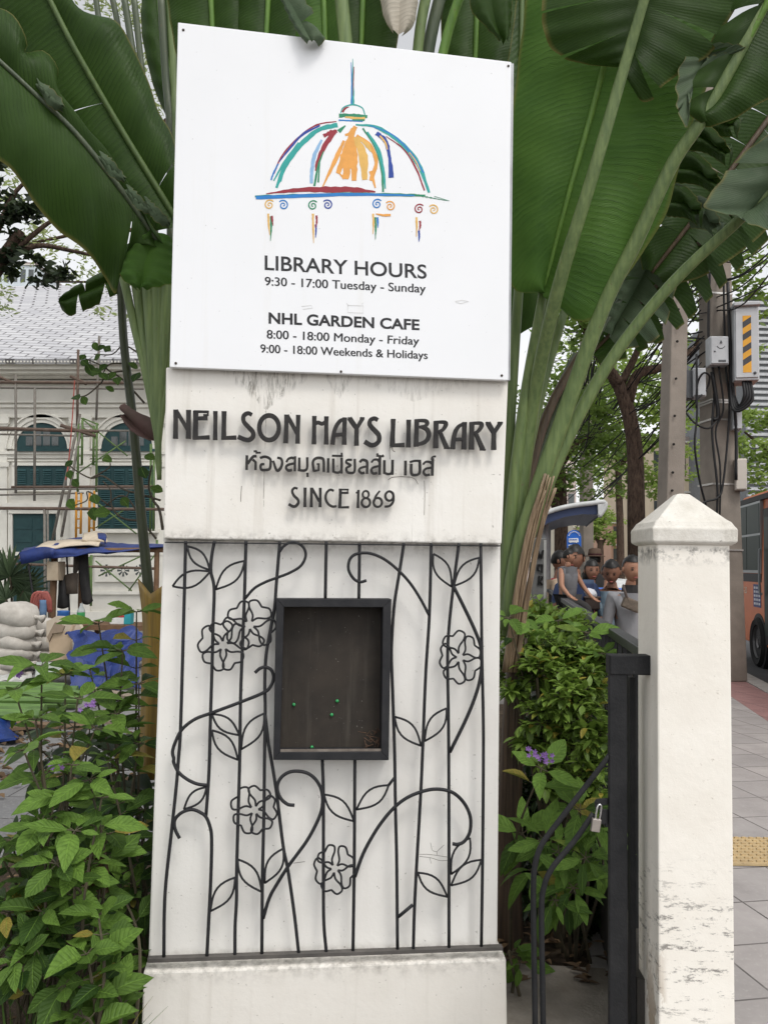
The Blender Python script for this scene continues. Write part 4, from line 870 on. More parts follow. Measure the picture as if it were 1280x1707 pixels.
def shrub(name, label, base, tips, leafL, rn, group=None, nodes=5, wh=6, wr=.42, mats=None, flowers=(), lo=.35, tint=(.0, 1.0), cat='shrub', droop=.25):
    t = thing(name, label, cat, base, group); lf, stt = MB(), MB(); base = Vector(base)
    for tip in tips:
        tip = Vector(tip); b0 = base + Vector((rn.uniform(-.06, .06), rn.uniform(-.05, .05), 0))
        mid = b0.lerp(tip, .5) + Vector((rn.uniform(-.06, .06), rn.uniform(-.06, .06), .1))
        P = smooth_line([b0, mid, tip], 8); stt.tube(P, [.007, .003], 5)
        for k in range(nodes + 1):
            f = lo + (1 - lo) * k / nodes; i = min(int(f * (len(P) - 1)), len(P) - 2); p = P[i].lerp(P[i + 1], f * (len(P) - 1) - i); ax = (P[i + 1] - P[i]).normalized()
            last = k == nodes; n = wh if last else 2; a0 = rn.uniform(0, 6.28)
            for q in range(n):
                an = a0 + q * 2 * math.pi / n + rn.uniform(-.3, .3); o = ax.orthogonal().normalized(); o2 = ax.cross(o)
                dd = (o * math.cos(an) + o2 * math.sin(an)) + ax * rn.uniform(.1, .5) + Vector((0, 0, -.1))
                L = leafL * rn.choice((.5, .75, .9, 1.0, 1.1, 1.2)) * rn.uniform(.85, 1.1); p2 = p + dd.normalized() * (.012 + leafL * .1)
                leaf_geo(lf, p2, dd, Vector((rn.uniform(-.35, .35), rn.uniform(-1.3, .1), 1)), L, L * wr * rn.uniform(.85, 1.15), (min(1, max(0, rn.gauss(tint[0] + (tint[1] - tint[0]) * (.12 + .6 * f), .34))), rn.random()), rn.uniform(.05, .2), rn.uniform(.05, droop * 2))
                stt.tube([p, p2], .0018, 4)
    lf.build('foliage', mats or M_LF, t, smooth=True); stt.build('stem', M_STEM, t)
    for fpnt in flowers:
        fm = MB(); c = Vector(fpnt)
        for k in range(6):
            cc = c + Vector((rn.uniform(-.022, .022), rn.uniform(-.015, .015), rn.uniform(-.015, .015)))
            for q in range(5):
                an = q * 1.2566; v = Vector((math.cos(an), -.3, math.sin(an))); v = v.normalized()
                leaf_geo(fm, cc, v, Vector((0, -1, 0)), .01, .0055, (.5, .4))
        fm.build('flower', M_FLW, t)
    return t
def tipset(rn, spots, Y, sp=0.0):
    out = []
    for x, y, *yy in spots:
        p = at(x, y, (yy[0] if yy else Y)); out.append(p)
    return out
rn = random.Random(21)
LG = 'leafy shrubs left of the pillar'
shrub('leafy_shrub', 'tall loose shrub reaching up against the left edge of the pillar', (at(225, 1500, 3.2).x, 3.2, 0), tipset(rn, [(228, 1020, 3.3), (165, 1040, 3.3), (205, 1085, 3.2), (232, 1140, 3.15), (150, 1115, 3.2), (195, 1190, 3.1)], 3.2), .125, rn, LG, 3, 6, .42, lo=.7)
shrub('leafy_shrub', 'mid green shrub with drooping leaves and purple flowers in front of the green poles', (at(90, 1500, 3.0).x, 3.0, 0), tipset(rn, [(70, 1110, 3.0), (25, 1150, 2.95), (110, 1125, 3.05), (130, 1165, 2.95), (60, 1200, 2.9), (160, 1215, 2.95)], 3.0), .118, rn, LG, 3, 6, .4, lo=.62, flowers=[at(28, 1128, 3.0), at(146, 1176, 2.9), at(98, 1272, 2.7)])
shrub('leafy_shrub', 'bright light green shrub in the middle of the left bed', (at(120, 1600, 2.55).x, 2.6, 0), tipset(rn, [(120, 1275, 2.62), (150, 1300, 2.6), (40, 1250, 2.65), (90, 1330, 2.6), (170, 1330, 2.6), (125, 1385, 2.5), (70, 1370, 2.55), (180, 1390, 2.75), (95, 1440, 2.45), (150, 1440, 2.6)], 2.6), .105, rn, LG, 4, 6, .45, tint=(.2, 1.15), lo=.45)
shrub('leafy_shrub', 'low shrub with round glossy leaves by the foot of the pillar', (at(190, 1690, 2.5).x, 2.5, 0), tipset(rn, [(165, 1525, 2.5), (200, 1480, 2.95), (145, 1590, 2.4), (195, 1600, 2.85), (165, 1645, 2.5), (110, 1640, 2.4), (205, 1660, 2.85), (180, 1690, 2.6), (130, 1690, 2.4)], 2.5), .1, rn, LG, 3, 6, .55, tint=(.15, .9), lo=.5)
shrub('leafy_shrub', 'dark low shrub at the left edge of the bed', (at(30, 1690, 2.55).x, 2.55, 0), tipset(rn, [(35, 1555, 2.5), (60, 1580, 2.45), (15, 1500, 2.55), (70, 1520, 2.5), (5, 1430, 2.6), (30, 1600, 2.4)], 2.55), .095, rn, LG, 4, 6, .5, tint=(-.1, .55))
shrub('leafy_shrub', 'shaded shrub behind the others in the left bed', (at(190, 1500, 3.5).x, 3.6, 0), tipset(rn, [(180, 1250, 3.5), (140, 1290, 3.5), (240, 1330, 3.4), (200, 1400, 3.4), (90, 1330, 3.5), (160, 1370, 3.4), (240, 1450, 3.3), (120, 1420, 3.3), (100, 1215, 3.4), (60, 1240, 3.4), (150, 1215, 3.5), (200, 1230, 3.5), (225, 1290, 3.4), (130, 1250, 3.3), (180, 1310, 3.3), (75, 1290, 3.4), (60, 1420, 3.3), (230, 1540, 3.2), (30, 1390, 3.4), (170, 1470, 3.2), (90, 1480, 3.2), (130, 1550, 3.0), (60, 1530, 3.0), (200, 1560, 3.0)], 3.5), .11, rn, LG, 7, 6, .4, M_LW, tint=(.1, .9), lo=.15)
def tuft(name, label, c, n, L, rn):
    t = thing(name, label, 'grass tuft', c); mb = MB(); c = Vector(c)
    for k in range(n):
        a = rn.uniform(0, 6.28); d = Vector((math.cos(a), math.sin(a), 0)); l = L * rn.uniform(.6, 1.2); lean = rn.uniform(.3, .95); w = .0045
        s = Vector((-d.y, d.x, 0)) * w; b0 = c + d * rn.uniform(0, .05); vs = []
        for i in range(7):
            u = i / 6; p = b0 + d * (l * lean * u ** 1.4) + Vector((0, 0, l * (u - lean * .55 * u * u))); vs += [p - s * (1 - u * .9), p + s * (1 - u * .9)]
        mb.add(vs, [(2 * i, 2 * i + 1, 2 * i + 3, 2 * i + 2) for i in range(6)], (rn.uniform(.1, .95), rn.random()))
    mb.build('blades', M_LF, t); return t
tuft('grass_tuft', 'tuft of long thin grass blades low at the left corner', (at(30, 1690, 2.35).x, 2.35, 0), 90, .42, rn)
tuft('grass_tuft', 'small clump of arching striped grass in front of the low round-leaved shrub', (at(130, 1690, 2.25).x, 2.25, 0), 34, .4, rn)
shrub('leafy_shrub', 'mid-height shrub with broad facing leaves at the outer left of the bed', (at(70, 1640, 2.7).x, 2.7, 0), tipset(rn, [(75, 1400, 2.6), (20, 1400, 2.65), (110, 1490, 2.55), (60, 1470, 2.6), (15, 1520, 2.5)], 2.7), .1, rn, LG, 3, 6, .48, tint=(.0, .8), lo=.45)
shrub('leafy_shrub', 'narrow shrub pressed against the left side of the pillar', (at(235, 1640, 2.95).x, 3.0, 0), tipset(rn, [(232, 1240, 3.1), (240, 1350, 3.05), (225, 1420, 3.05), (200, 1340, 3.0), (180, 1270, 3.0), (215, 1500, 3.0)], 3.0), .105, rn, LG, 4, 6, .45, tint=(-.1, .6), lo=.4)
# dead leaf bundle hanging in the bed
mb = MB(); c = at(165, 1440, 2.7)
for k in range(7): leaf_geo(mb, c + Vector((rn.uniform(-.03, .03), rn.uniform(-.02, .02), .05)), Vector((rn.uniform(-.3, .3), rn.uniform(-.2, .2), -1)), Vector((0, -1, 0)), .17, .035, (.3 + .5 * rn.random(), .2), .3, .05)
tag(mb.build('dead_leaf', leafy('dead_leaf', (.07, .045, .025), (.2, .14, .07), .8, .15), smooth=True), 'bundle of dead brown leaves hanging inside the left bed', 'dead leaves')
# right of the pillar
def fine_bush(name, label, base, blobs, n, L, rn, group=None, mats=None, tint=(.2, 1.0), wr=.5, cat='bush'):
    t = thing(name, label, cat, base, group); lf, stt = MB(), MB(); base = Vector(base)
    tot = sum(b_[1] ** 2 for b_ in blobs)
    for c, r, sq in blobs:
        c = Vector(c)
        for k in range(int(n * r * r / tot / 9)):
            d = rdir(rn, -.6, 1); rr = r * rn.uniform(.45, 1.05); p = c + Vector((d.x * rr, d.y * rr, d.z * rr * sq)); q = c + (p - c) * .4
            stt.tube([q, p], [.003, .0012], 4)
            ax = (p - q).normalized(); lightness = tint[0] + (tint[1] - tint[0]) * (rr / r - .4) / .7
            for j in range(9):
                f = 1 - j * .11; b0 = q.lerp(p, f); o = ax.orthogonal().normalized(); an = j * 2.4 + rn.uniform(-.4, .4)
                dd = o * math.cos(an) + ax.cross(o) * math.sin(an) + ax * .6 + Vector((0, 0, .1)); l = L * rn.uniform(.6, 1.2)
                leaf_geo(lf, b0, dd, Vector((0, 0, 1)), l, l * wr, (min(1, max(0, rn.gauss(lightness, .2))), rn.random()), .15, .2)
        stt.tube(smooth_line([base, base.lerp(c, .5) + Vector((rn.uniform(-.05, .05), 0, .05)), c], 5), [.014, .006], 5)
    lf.build('foliage', mats or M_LS, t, smooth=True); stt.build('stem', M_STEM, t); return t
RG = 'plants between the pillar and the fence'
fine_bush('fine_leaved_bush', 'bright bush of small light green leaves between the pillar and the fence', (at(930, 1500, 3.5).x, 3.5, 0),
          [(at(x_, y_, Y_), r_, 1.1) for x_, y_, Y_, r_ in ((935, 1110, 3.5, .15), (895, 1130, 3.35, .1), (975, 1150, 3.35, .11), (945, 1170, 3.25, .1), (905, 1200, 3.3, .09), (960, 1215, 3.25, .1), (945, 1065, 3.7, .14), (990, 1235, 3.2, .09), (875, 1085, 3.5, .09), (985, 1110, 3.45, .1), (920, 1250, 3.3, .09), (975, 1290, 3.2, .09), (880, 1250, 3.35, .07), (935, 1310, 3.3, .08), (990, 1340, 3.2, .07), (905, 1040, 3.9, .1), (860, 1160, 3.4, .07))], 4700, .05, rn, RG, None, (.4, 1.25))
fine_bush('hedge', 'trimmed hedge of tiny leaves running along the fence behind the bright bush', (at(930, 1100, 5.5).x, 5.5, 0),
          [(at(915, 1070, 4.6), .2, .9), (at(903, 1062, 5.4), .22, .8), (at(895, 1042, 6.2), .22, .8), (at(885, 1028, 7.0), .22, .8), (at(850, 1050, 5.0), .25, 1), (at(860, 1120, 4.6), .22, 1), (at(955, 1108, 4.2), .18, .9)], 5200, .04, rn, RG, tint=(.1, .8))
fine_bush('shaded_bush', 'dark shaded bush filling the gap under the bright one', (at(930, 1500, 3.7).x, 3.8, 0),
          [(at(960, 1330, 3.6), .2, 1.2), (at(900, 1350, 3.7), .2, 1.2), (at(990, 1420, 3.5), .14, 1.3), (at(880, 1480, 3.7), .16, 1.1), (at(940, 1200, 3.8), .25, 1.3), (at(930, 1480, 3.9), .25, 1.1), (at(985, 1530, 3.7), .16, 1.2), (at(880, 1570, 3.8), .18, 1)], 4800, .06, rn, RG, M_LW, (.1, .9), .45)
shrub('leafy_shrub', 'shrub with long pointed leaves spilling over the top of the bright bush', (at(930, 1500, 3.7).x, 3.7, 0), tipset(rn, [(930, 1035, 3.6), (975, 1055, 3.5), (900, 1055, 3.6), (1000, 1090, 3.4), (870, 1030, 3.5), (848, 1030, 3.3)], 3.3), .1, rn, RG, 1, 6, .42, lo=.93, tint=(.4, 1.1))
shrub('leafy_shrub', 'plant with a purple flower head and three big leaves beside the pillar', (at(880, 1610, 3.3).x, 3.35, 0), tipset(rn, [(902, 1282, 2.88), (870, 1390, 3.1)], 2.9), .12, rn, RG, 1, 5, .45, flowers=[at(900, 1262, 2.84), at(914, 1264, 2.84), at(886, 1256, 2.84)], lo=.9, tint=(.5, 1.1))
shrub('leafy_shrub', 'drooping pointed-leaf plant behind the bent gate bars', (at(960, 1600, 3.4).x, 3.4, 0), tipset(rn, [(930, 1420, 2.9), (975, 1430, 2.85), (955, 1480, 2.85), (905, 1400, 2.95), (990, 1380, 2.9), (925, 1500, 2.85), (965, 1350, 2.95), (890, 1450, 3.0)], 3.0), .105, rn, RG, 3, 6, .42, lo=.6, tint=(.0, .8), droop=.4)
shrub('leafy_shrub', 'small seedling with a few oval leaves at the right foot of the pillar', (at(850, 1640, 3.1).x, 3.1, 0), tipset(rn, [(852, 1590, 3.0), (866, 1605, 3.0)], 3.0), .085, rn, RG, 1, 4, .5, lo=.8, tint=(.2, .7))
# leaf litter
mb = MB()
for k in range(420):
    p = Vector((rn.uniform(.45, .95), rn.uniform(3.15, 4.3), .02)) if k % 2 else Vector((rn.uniform(-2.3, -.7), rn.uniform(2.2, 4.3), 0)); d = rdir(rn, -.1, .3)
    leaf_geo(mb, p + Vector((0, 0, rn.uniform(.0, .02))), d, Vector((0, 0, 1)), rn.uniform(.03, .08), rn.uniform(.015, .03), (rn.random(), rn.random()), .2, .1)
lit = mb.build('leaf_litter', leafy('litter', (.04, .025, .015), (.2, .13, .07), .9, .05)); lit['kind'] = 'stuff'
# climbing twigs
M_VINE = plain('vine_bark', (.1, .085, .06), .8, (.06, .05, .04), 20)
vn = thing('climbing_vine', 'bare twisting vine with a few round leaves left of the pillar', 'vine', (at(262, 1000, 3.9).x, 3.9, 0))
mb, ml = MB(), MB()
zv = zoom(0, 480, 4.066)
for pts, r in (([(1105, 1640), (1080, 1500), (1040, 1440), (1010, 1340), (1030, 1200)], .007), ([(1090, 1440), (960, 1400), (830, 1360), (700, 1275), (620, 1290), (520, 1240), (460, 1190)], .005), ([(620, 1290), (740, 1220), (745, 1160)], .004),
               ([(960, 1580), (830, 1560), (760, 1480), (750, 1370), (700, 1310)], .005), ([(980, 780), (900, 690), (820, 610), (740, 560), (700, 530), (560, 470)], .005), ([(900, 690), (850, 570), (720, 590), (690, 640), (600, 720), (540, 740)], .005), ([(830, 510), (740, 520), (690, 600)], .004),
               ([(940, 440), (840, 390), (760, 450), (640, 450)], .004), ([(1060, 1700), (980, 1600), (860, 1420), (760, 1440), (640, 1560)], .005), ([(840, 1450), (880, 1380)], .004), ([(750, 1480), (600, 1380), (590, 1440), (490, 1480)], .004)):
    P = smooth_line([(*p, 3.85) for p in zv(*pts)], 5); mb.tube([at(p[0], p[1], p[2]) for p in P], [r * 1.1, r * .6], 5)
for x, y, l in ((615, 555, .075), (650, 395, .05), (685, 405, .05), (730, 410, .055), (565, 470, .04), (575, 510, .05), (700, 540, .055), (760, 595, .05), (800, 630, .055), (520, 740, .06), (575, 760, .05), (920, 600, .07), (905, 525, .05), (745, 685, .045), (700, 600, .055), (660, 470, .045), (650, 570, .06), (730, 1160, .06), (1015, 1150, .06), (970, 1250, .07), (480, 1265, .05), (515, 1320, .05), (640, 1530, .07), (690, 1530, .08), (490, 1465, .06), (640, 1430, .07), (850, 1450, .06), (1065, 1360, .06), (470, 1190, .045)):
    p = zv((x, y))[0]; q = at(p[0], p[1], 3.8 + rn.uniform(-.05, .05)); d = Vector((rn.uniform(-1, 1), -.3, rn.uniform(-.9, .5)))
    leaf_geo(ml, q - d.normalized() * l * .5, d, Vector((rn.uniform(-.4, .4), -1, .5)), l, l * .75, (rn.uniform(0, .5), .3), .1, .1)
mb.build('stem', M_VINE, vn, smooth=True); ml.build('leaf', M_LF, vn, smooth=True)
# leaning stem with its dry sheath
ls = thing('leaning_stem', 'dark green bare stem leaning beside the left palm, its foot in an ochre sheath', 'plant stem', (at(255, 1250, 3.75).x, 3.75, 0))
mb = MB(); mb.tube(path3([(200, 400, 3.85), (206, 560, 3.85), (222, 700, 3.82), (236, 860, 3.8), (248, 985, 3.78), (258, 1120, 3.76), (262, 1290, 3.75)], 5), [.018, .021, .023, .025, .027], 10); mb.build('stem', petiole_mat('stem_olive', (.04, .05, .02), (.025, .032, .014)), ls, smooth=True)
mb = MB(); P1 = [at(232, 965, 3.72), at(240, 1040, 3.72), at(238, 1130, 3.72), at(233, 1300, 3.72)]; P2 = [at(252, 990, 3.66), at(255, 1060, 3.66), at(254, 1140, 3.66), at(252, 1300, 3.66)]; P3 = [at(280, 970, 3.72), at(282, 1060, 3.72), at(282, 1140, 3.72), at(284, 1300, 3.72)]
rows = [smooth_line(p, 6) for p in (P1, P2, P3)]; vs = [p for r_ in rows for p in r_]; n = len(rows[0])
mb.add(vs, [(k * n + i, k * n + i + 1, (k + 1) * n + i + 1, (k + 1) * n + i) for k in range(2) for i in range(n - 1)]); o = mb.build('sheath', petiole_mat('ochre_sheath', (.3, .19, .035), (.2, .13, .035)), ls, smooth=True)
md = o.modifiers.new('solid', 'SOLIDIFY'); md.thickness = .006
mb = MB(); P = path3([(150, 668, 3.6), (0, 0, 3.6)]) if False else None
blade(ls, [(208, 690, 3.65), (230, 715, 3.62), (258, 735, 3.6)], [(207, 672, 3.65), (232, 688, 3.63), (262, 700, 3.62)], [(210, 700, 3.65), (236, 725, 3.62), (258, 738, 3.6)], mat_=plain('bract_brown', (.09, .05, .045), .7, (.06, .04, .03), 8), rib=None, n=10, m=4, seed=71, name='bract')
# ================================================================== WHITE LIBRARY BUILDING (left, behind the garden)
D = 19.0
def bx(mb, x0, y0, x1, y1, Y, dep, mi=0):   # block whose front was measured in the photograph, dep metres deep
    q = [at(x0, y0, Y), at(x1, y0, Y), at(x1, y1, Y), at(x0, y1, Y)]
    mb.prism(q, (0, dep, 0), mi)
M_WALL = plain('wall_white', (.68, .66, .6), .8, (.57, .55, .5), 1.5, .1, 40)
M_TRIM = plain('trim_white', (.74, .72, .65), .7, (.63, .61, .55), 3)
M_SHUT = plain('shutter_green', (.014, .045, .05), .5, (.02, .06, .062), 6)
M_PANE = plain('dark_pane', (.05, .06, .06), .12, (.08, .09, .09), 2, spec=.6)
lib = thing('library_building', 'white classical library with green shutters and a pale tiled roof behind scaffolding', 'building', (at(60, 1030, D).x, D, 0))
mb = MB(); bx(mb, -520, 600, 330, 1062, D, .4); mb.build('wall', M_WALL, lib)
mb = MB()
for y0, y1, pr in ((597, 606, .75), (606, 615, .62), (615, 622, .5), (622, 629, .3), (634, 639, .12), (668, 671, .06), (675, 679, .05), (690, 696, .08), (752, 757, .1), (757, 764, .06), (766, 769, .05), (1020, 1062, .12), (920, 926, .08), (985, 991, .05)):
    bx(mb, -520, y0, 330, y1, D - pr, pr)
for x0, x1 in ((-10, 12), (118, 150), (262, 300)):
    bx(mb, x0, 692, x1, 1021, D - .07, .069); bx(mb, x0 - 3, 693, x1 + 3, 706, D - .13, .06); bx(mb, x0 - 2, 706, x1 + 2, 710, D - .1, .03); bx(mb, x0 - 3, 770, x1 + 3, 778, D - .1, .03)
for k in range(150): bx(mb, -520 + k * 5.6, 600, -520 + k * 5.6 + 2.6, 604, D - .78, .03)
mb.build('cornice', M_TRIM, lib)
def arch(cx, yb, rx, ry):
    w = thing and None
    ring = MB(); n = 20
    for r0, r1, pr in ((1.0, 1.13, .05), (1.13, 1.3, .08), (1.3, 1.36, .12)):
        vs = []
        for k in range(n + 1):
            a = math.pi * k / n
            for rr in (r0, r1):
                for dy in (-pr, .1): vs.append(at(cx + rx * rr * math.cos(a), yb - ry * rr * math.sin(a), D) + Vector((0, dy, 0)))
        fs = []
        for k in range(n):
            o = 4 * k; fs += [(o, o + 2, o + 6, o + 4), (o + 2, o + 3, o + 7, o + 6), (o, o + 4, o + 5, o + 1)]
        ring.add(vs, fs)
    fr = MB(); fr.prism([at(cx + rx * math.cos(math.pi * k / n), yb - ry * math.sin(math.pi * k / n), D) + Vector((0, -.012, 0)) for k in range(n + 1)], (0, .01, 0))
    win = fr.build('arched_window', M_SHUT, lib)
    ring.build('arch_moulding', M_TRIM, win)
    pn = MB()
    for k, (a, b_, t) in enumerate(((-.62, -.36, .6), (-.3, -.02, .86), (.04, .32, .86), (.38, .64, .6))):
        q = [at(cx + rx * a, yb - 6, D), at(cx + rx * b_, yb - 6, D), at(cx + rx * b_, yb - ry * t * .8, D), at(cx + rx * a, yb - ry * t * .8, D)]
        pn.prism([p + Vector((0, -.02, 0)) for p in q], (0, .006, 0))
    pn.build('pane', M_PANE, win)
    s_ = MB(); bx(s_, cx - rx * 1.05, yb - 1, cx + rx * 1.05, yb + 3, D - .16, .15); s_.build('sill', M_SHUT, win)
for cx in (-149, 71, 213, 355): arch(cx, 749, 43, 44)
def shutter(x0, y0, x1, y1):
    m1 = MB(); bx(m1, x0, y0, x1, y1, D - .04, .035); o = m1.build('shutter_window', M_SHUT, lib)
    sl_ = MB(); n = 4; w = (x1 - x0) / n
    for k in range(n):
        a, c = x0 + k * w + 3.5, x0 + (k + 1) * w - 3.5; y = y0 + 6
        while y < y1 - 6:
            q = [at(a, y + 2.2, D - .075), at(c, y + 2.2, D - .075), at(c, y, D - .042), at(a, y, D - .042)]; sl_.prism(q, (0, .004, .012)); y += 3.6
    sl_.build('louvre', plain('louvre_green', (.03, .08, .085), .5, (.024, .065, .07), 5), o)
    s_ = MB(); bx(s_, x0 - 5, y0 - 6, x1 + 5, y0 - 1, D - .08, .079); bx(s_, x0 - 6, y1 + 1, x1 + 6, y1 + 7, D - .14, .139); bx(s_, x0 - 6, y0 - 1, x0 - 1, y1 + 1, D - .06, .059); bx(s_, x1 + 1, y0 - 1, x1 + 6, y1 + 1, D - .06, .059); s_.build('window_frame', M_TRIM, o)
shutter(26, 777, 111, 812); shutter(164, 777, 258, 881)
m1 = MB(); bx(m1, 22, 857, 93, 1020, D - .03, .025); dr = m1.build('door', M_SHUT, lib)
s_ = MB(); bx(s_, 14, 850, 101, 856, D - .1, .099); bx(s_, 14, 857, 21, 1020, D - .08, .079); bx(s_, 94, 857, 101, 1020, D - .08, .079); bx(s_, 4, 838, 111, 845, D - .16, .159); s_.build('door_frame', M_TRIM, dr)
s_ = MB()
for r_ in range(4):
    for c_ in range(2): bx(s_, 27 + c_ * 33, 864 + r_ * 22, 54 + c_ * 33, 882 + r_ * 22, D - .042, .011)
s_.build('door_panel', M_SHUT, dr)
m1 = MB(); bx(m1, 158, 929, 262, 970, D - .06, .059); pn_ = m1.build('vent_panel', M_TRIM, lib)
m1 = MB()
for k in range(3):
    cx, cy = 178 + k * 28, 951
    for q in range(8):
        a = q * math.pi / 4; p0, p1 = at(cx + 2.5 * math.cos(a), cy + 2.5 * math.sin(a), D - .063), at(cx + 10 * math.cos(a), cy + 10 * math.sin(a), D - .063); m1.tube([p0, p1], [.012, .03], 5, flat=.15, nrm=(0, -1, 0))
m1.build('vent_opening', M_PANE, pn_)
b = NB('roof_tiles')
br = b.n('TexBrick'); uvn = b.n('UVMap'); mp = b.n('Mapping'); b.put(mp.inputs[0], uvn.outputs[0]); mp.inputs['Rotation'].default_value = (0, 0, R(12)); b.put(br.inputs['Vector'], mp.outputs[0])
br.offset = .5; br.inputs['Scale'].default_value = 1; br.inputs['Mortar Size'].default_value = .025; br.inputs['Mortar Smooth'].default_value = .2; br.inputs['Brick Width'].default_value = .5; br.inputs['Row Height'].default_value = .3
b.put(br.inputs['Color1'], (.52, .52, .53)); b.put(br.inputs['Color2'], (.42, .42, .44)); b.put(br.inputs['Mortar'], (.17, .165, .17))
b.bump(b.ma('MULTIPLY', br.outputs['Fac'], -1), .6, .03); M_ROOF = b.fin(br.outputs[0], .6, .3)
e0, e1 = at(-520, 598, D - .8), at(330, 598, D - .8); r0, r1 = at(-500, 490, 27), at(330, 470, 27)
mb = MB(); L = e1.x - e0.x; sl_ = (r0 - e0).length
mb.add([e0, e1, r1, r0], [(0, 1, 2, 3)], uv=[(.01, .01), (L, .01), (L, sl_), (.01, sl_)]); o = mb.build('roof', M_ROOF, lib); md = o.modifiers.new('solid', 'SOLIDIFY'); md.thickness = .12; md.offset = -1
# ------------------------------------------------------------------ scaffolding
M_PB = plain('pole_brown', (.1, .065, .05), .8, (.15, .11, .085), 12); M_PG = plain('pole_grey', (.2, .19, .17), .7, (.14, .12, .1), 12)
M_PGR = plain('frame_green', (.12, .19, .06), .7, (.075, .12, .045), 10); M_POR = plain('frame_orange', (.55, .25, .03), .6, (.42, .19, .03), 10)
sc = thing('scaffolding', 'bamboo and steel pole scaffolding with green and orange frames in front of the library', 'scaffolding', (at(80, 1040, 17.6).x, 17.6, 0))
def pole(x0, y0, x1, y1, m, r=.025, Y0=17.6, Y1=None):
    mb = MB(); mb.tube([at(x0, y0, Y0), at(x1, y1, Y1 or Y0)], r, 7); mb.build('pole', m, sc, smooth=True)
for a in ((-40, 637, 208, 638, M_PB, .035), (-40, 646, 240, 648, M_PG, .025), (-40, 713, 165, 719, M_PB, .04), (-40, 717, 215, 718, M_PG, .022), (-40, 723, 150, 727, M_PG, .022), (20, 812, 265, 811, M_PB, .03), (-40, 816, 265, 814, M_PG, .022), (-40, 826, 140, 822, M_PG, .02),
          (-40, 847, 275, 849, M_PB, .035), (27, 625, 27, 822, M_PG, .028), (59, 647, 58, 835, M_PG, .028), (131, 583, 129, 720, M_PB, .028), (166, 560, 161, 700, M_PG, .026), (134, 690, 88, 900, M_PG, .03), (136, 710, 103, 895, M_PG, .03), (-20, 620, 28, 640, M_PB, .03), (118, 627, 145, 640, M_PB, .035), (102, 709, 160, 727, M_PB, .04),
          (75, 848, 76, 1035, M_PG, .03), (80, 848, 82, 1035, M_PG, .022), (20, 940, 262, 948, M_PB, .03), (-10, 952, 40, 925, M_PB, .03)): pole(*a)
for x, y0, y1, m in ((131, 700, 820, M_PGR), (138, 700, 775, M_PGR), (162, 705, 820, M_PGR), (157, 710, 775, M_PGR), (128, 820, 900, M_POR), (136, 822, 890, M_POR), (150, 820, 890, M_POR), (158, 818, 885, M_POR), (153, 925, 1010, M_PGR), (149, 928, 990, M_PGR), (252, 740, 890, M_PGR), (257, 760, 885, M_PGR), (262, 900, 990, M_PGR)): pole(x, y0, x - 1, y1, m, .026)
for a in ((136, 697, 213, 760), (210, 735, 128, 790), (160, 880, 215, 845), (165, 840, 228, 890), (165, 960, 240, 925), (160, 935, 220, 985), (215, 985, 262, 920), (138, 697, 165, 708), (138, 712, 160, 728)): pole(*a, M_PGR, .016)
for y in (730, 745, 760, 775): pole(132, y, 138, y, M_PGR, .016); pole(156, y, 163, y, M_PGR, .016)
for y in (835, 850, 865, 880): pole(129, y, 136, y, M_POR, .016); pole(150, y, 158, y, M_POR, .016)
mb = MB(); P = smooth_line([at(125, 634, 17.4), at(121, 700, 17.4), at(115, 770, 17.4), at(110, 800, 17.4)], 5); mb.tube(P, .012, 5); tag(mb.build('rope', plain('red_rope', (.4, .08, .06), .8)), 'thin red rope hanging down the scaffolding', 'rope')
# ------------------------------------------------------------------ work tent
M_TARP = plain('tarp_blue', (.018, .04, .18), .55, (.01, .022, .1), 7, .6, 14, spec=.4); M_SACK = plain('sackcloth', (.56, .48, .37), .9, (.46, .39, .3), 9, .4, 30)
M_WOOD = plain('rough_wood', (.17, .1, .055), .85, (.11, .065, .04), 8, .3, 40)
tent = thing('work_tent', 'low open work tent with a blue tarpaulin roof on wooden posts', 'tent', (at(150, 1100, 12.5).x, 12.5, 0))
def cloth(rows, m, parent, name, th=.012, n=6, wob=.03, sd=1):
    rr = random.Random(sd); g = [smooth_line([at(*p) for p in r_], n) for r_ in rows]; k = len(g[0]); cols = [smooth_line([g[i][j] for i in range(len(g))], n) for j in range(k)]
    nn = len(cols[0]); mb = MB(); vs = []
    for c in cols:
        for p in c: vs.append(p + Vector((0, 0, 1)) * wob * pnoise(p * 3.1 + Vector((sd, 0, 0))) + Vector((0, 1, 0)) * wob * pnoise(p * 4 + Vector((0, sd, 0))))
    mb.add(vs, [(a * nn + b_, a * nn + b_ + 1, (a + 1) * nn + b_ + 1, (a + 1) * nn + b_) for a in range(k - 1) for b_ in range(nn - 1)])
    o = mb.build(name, m, parent, smooth=True); md = o.modifiers.new('solid', 'SOLIDIFY'); md.thickness = th; return o
cloth([[(40, 915, 13.6), (120, 898, 13.6), (190, 905, 13.6), (285, 907, 13.6)], [(35, 922, 12.4), (100, 912, 12.2), (170, 914, 12.2), (285, 912, 12.2)], [(33, 936, 12.0), (70, 932, 12.0), (115, 928, 12.0), (150, 921, 12.0)]], M_TARP, tent, 'tarpaulin', wob=.06)
cloth([[(33, 920, 11.98), (60, 912, 11.95), (92, 914, 11.95)], [(36, 942, 11.98), (52, 938, 11.96), (90, 926, 11.95)]], M_TARP, tent, 'tarpaulin', wob=.04, sd=3)
cloth([[(70, 906, 12.9), (100, 901, 12.9), (140, 896, 12.9), (172, 892, 12.9)], [(42, 922, 12.1), (90, 914, 12.1), (140, 909, 12.1), (165, 910, 12.1)]], M_SACK, tent, 'sackcloth', .02, wob=.05, sd=5)
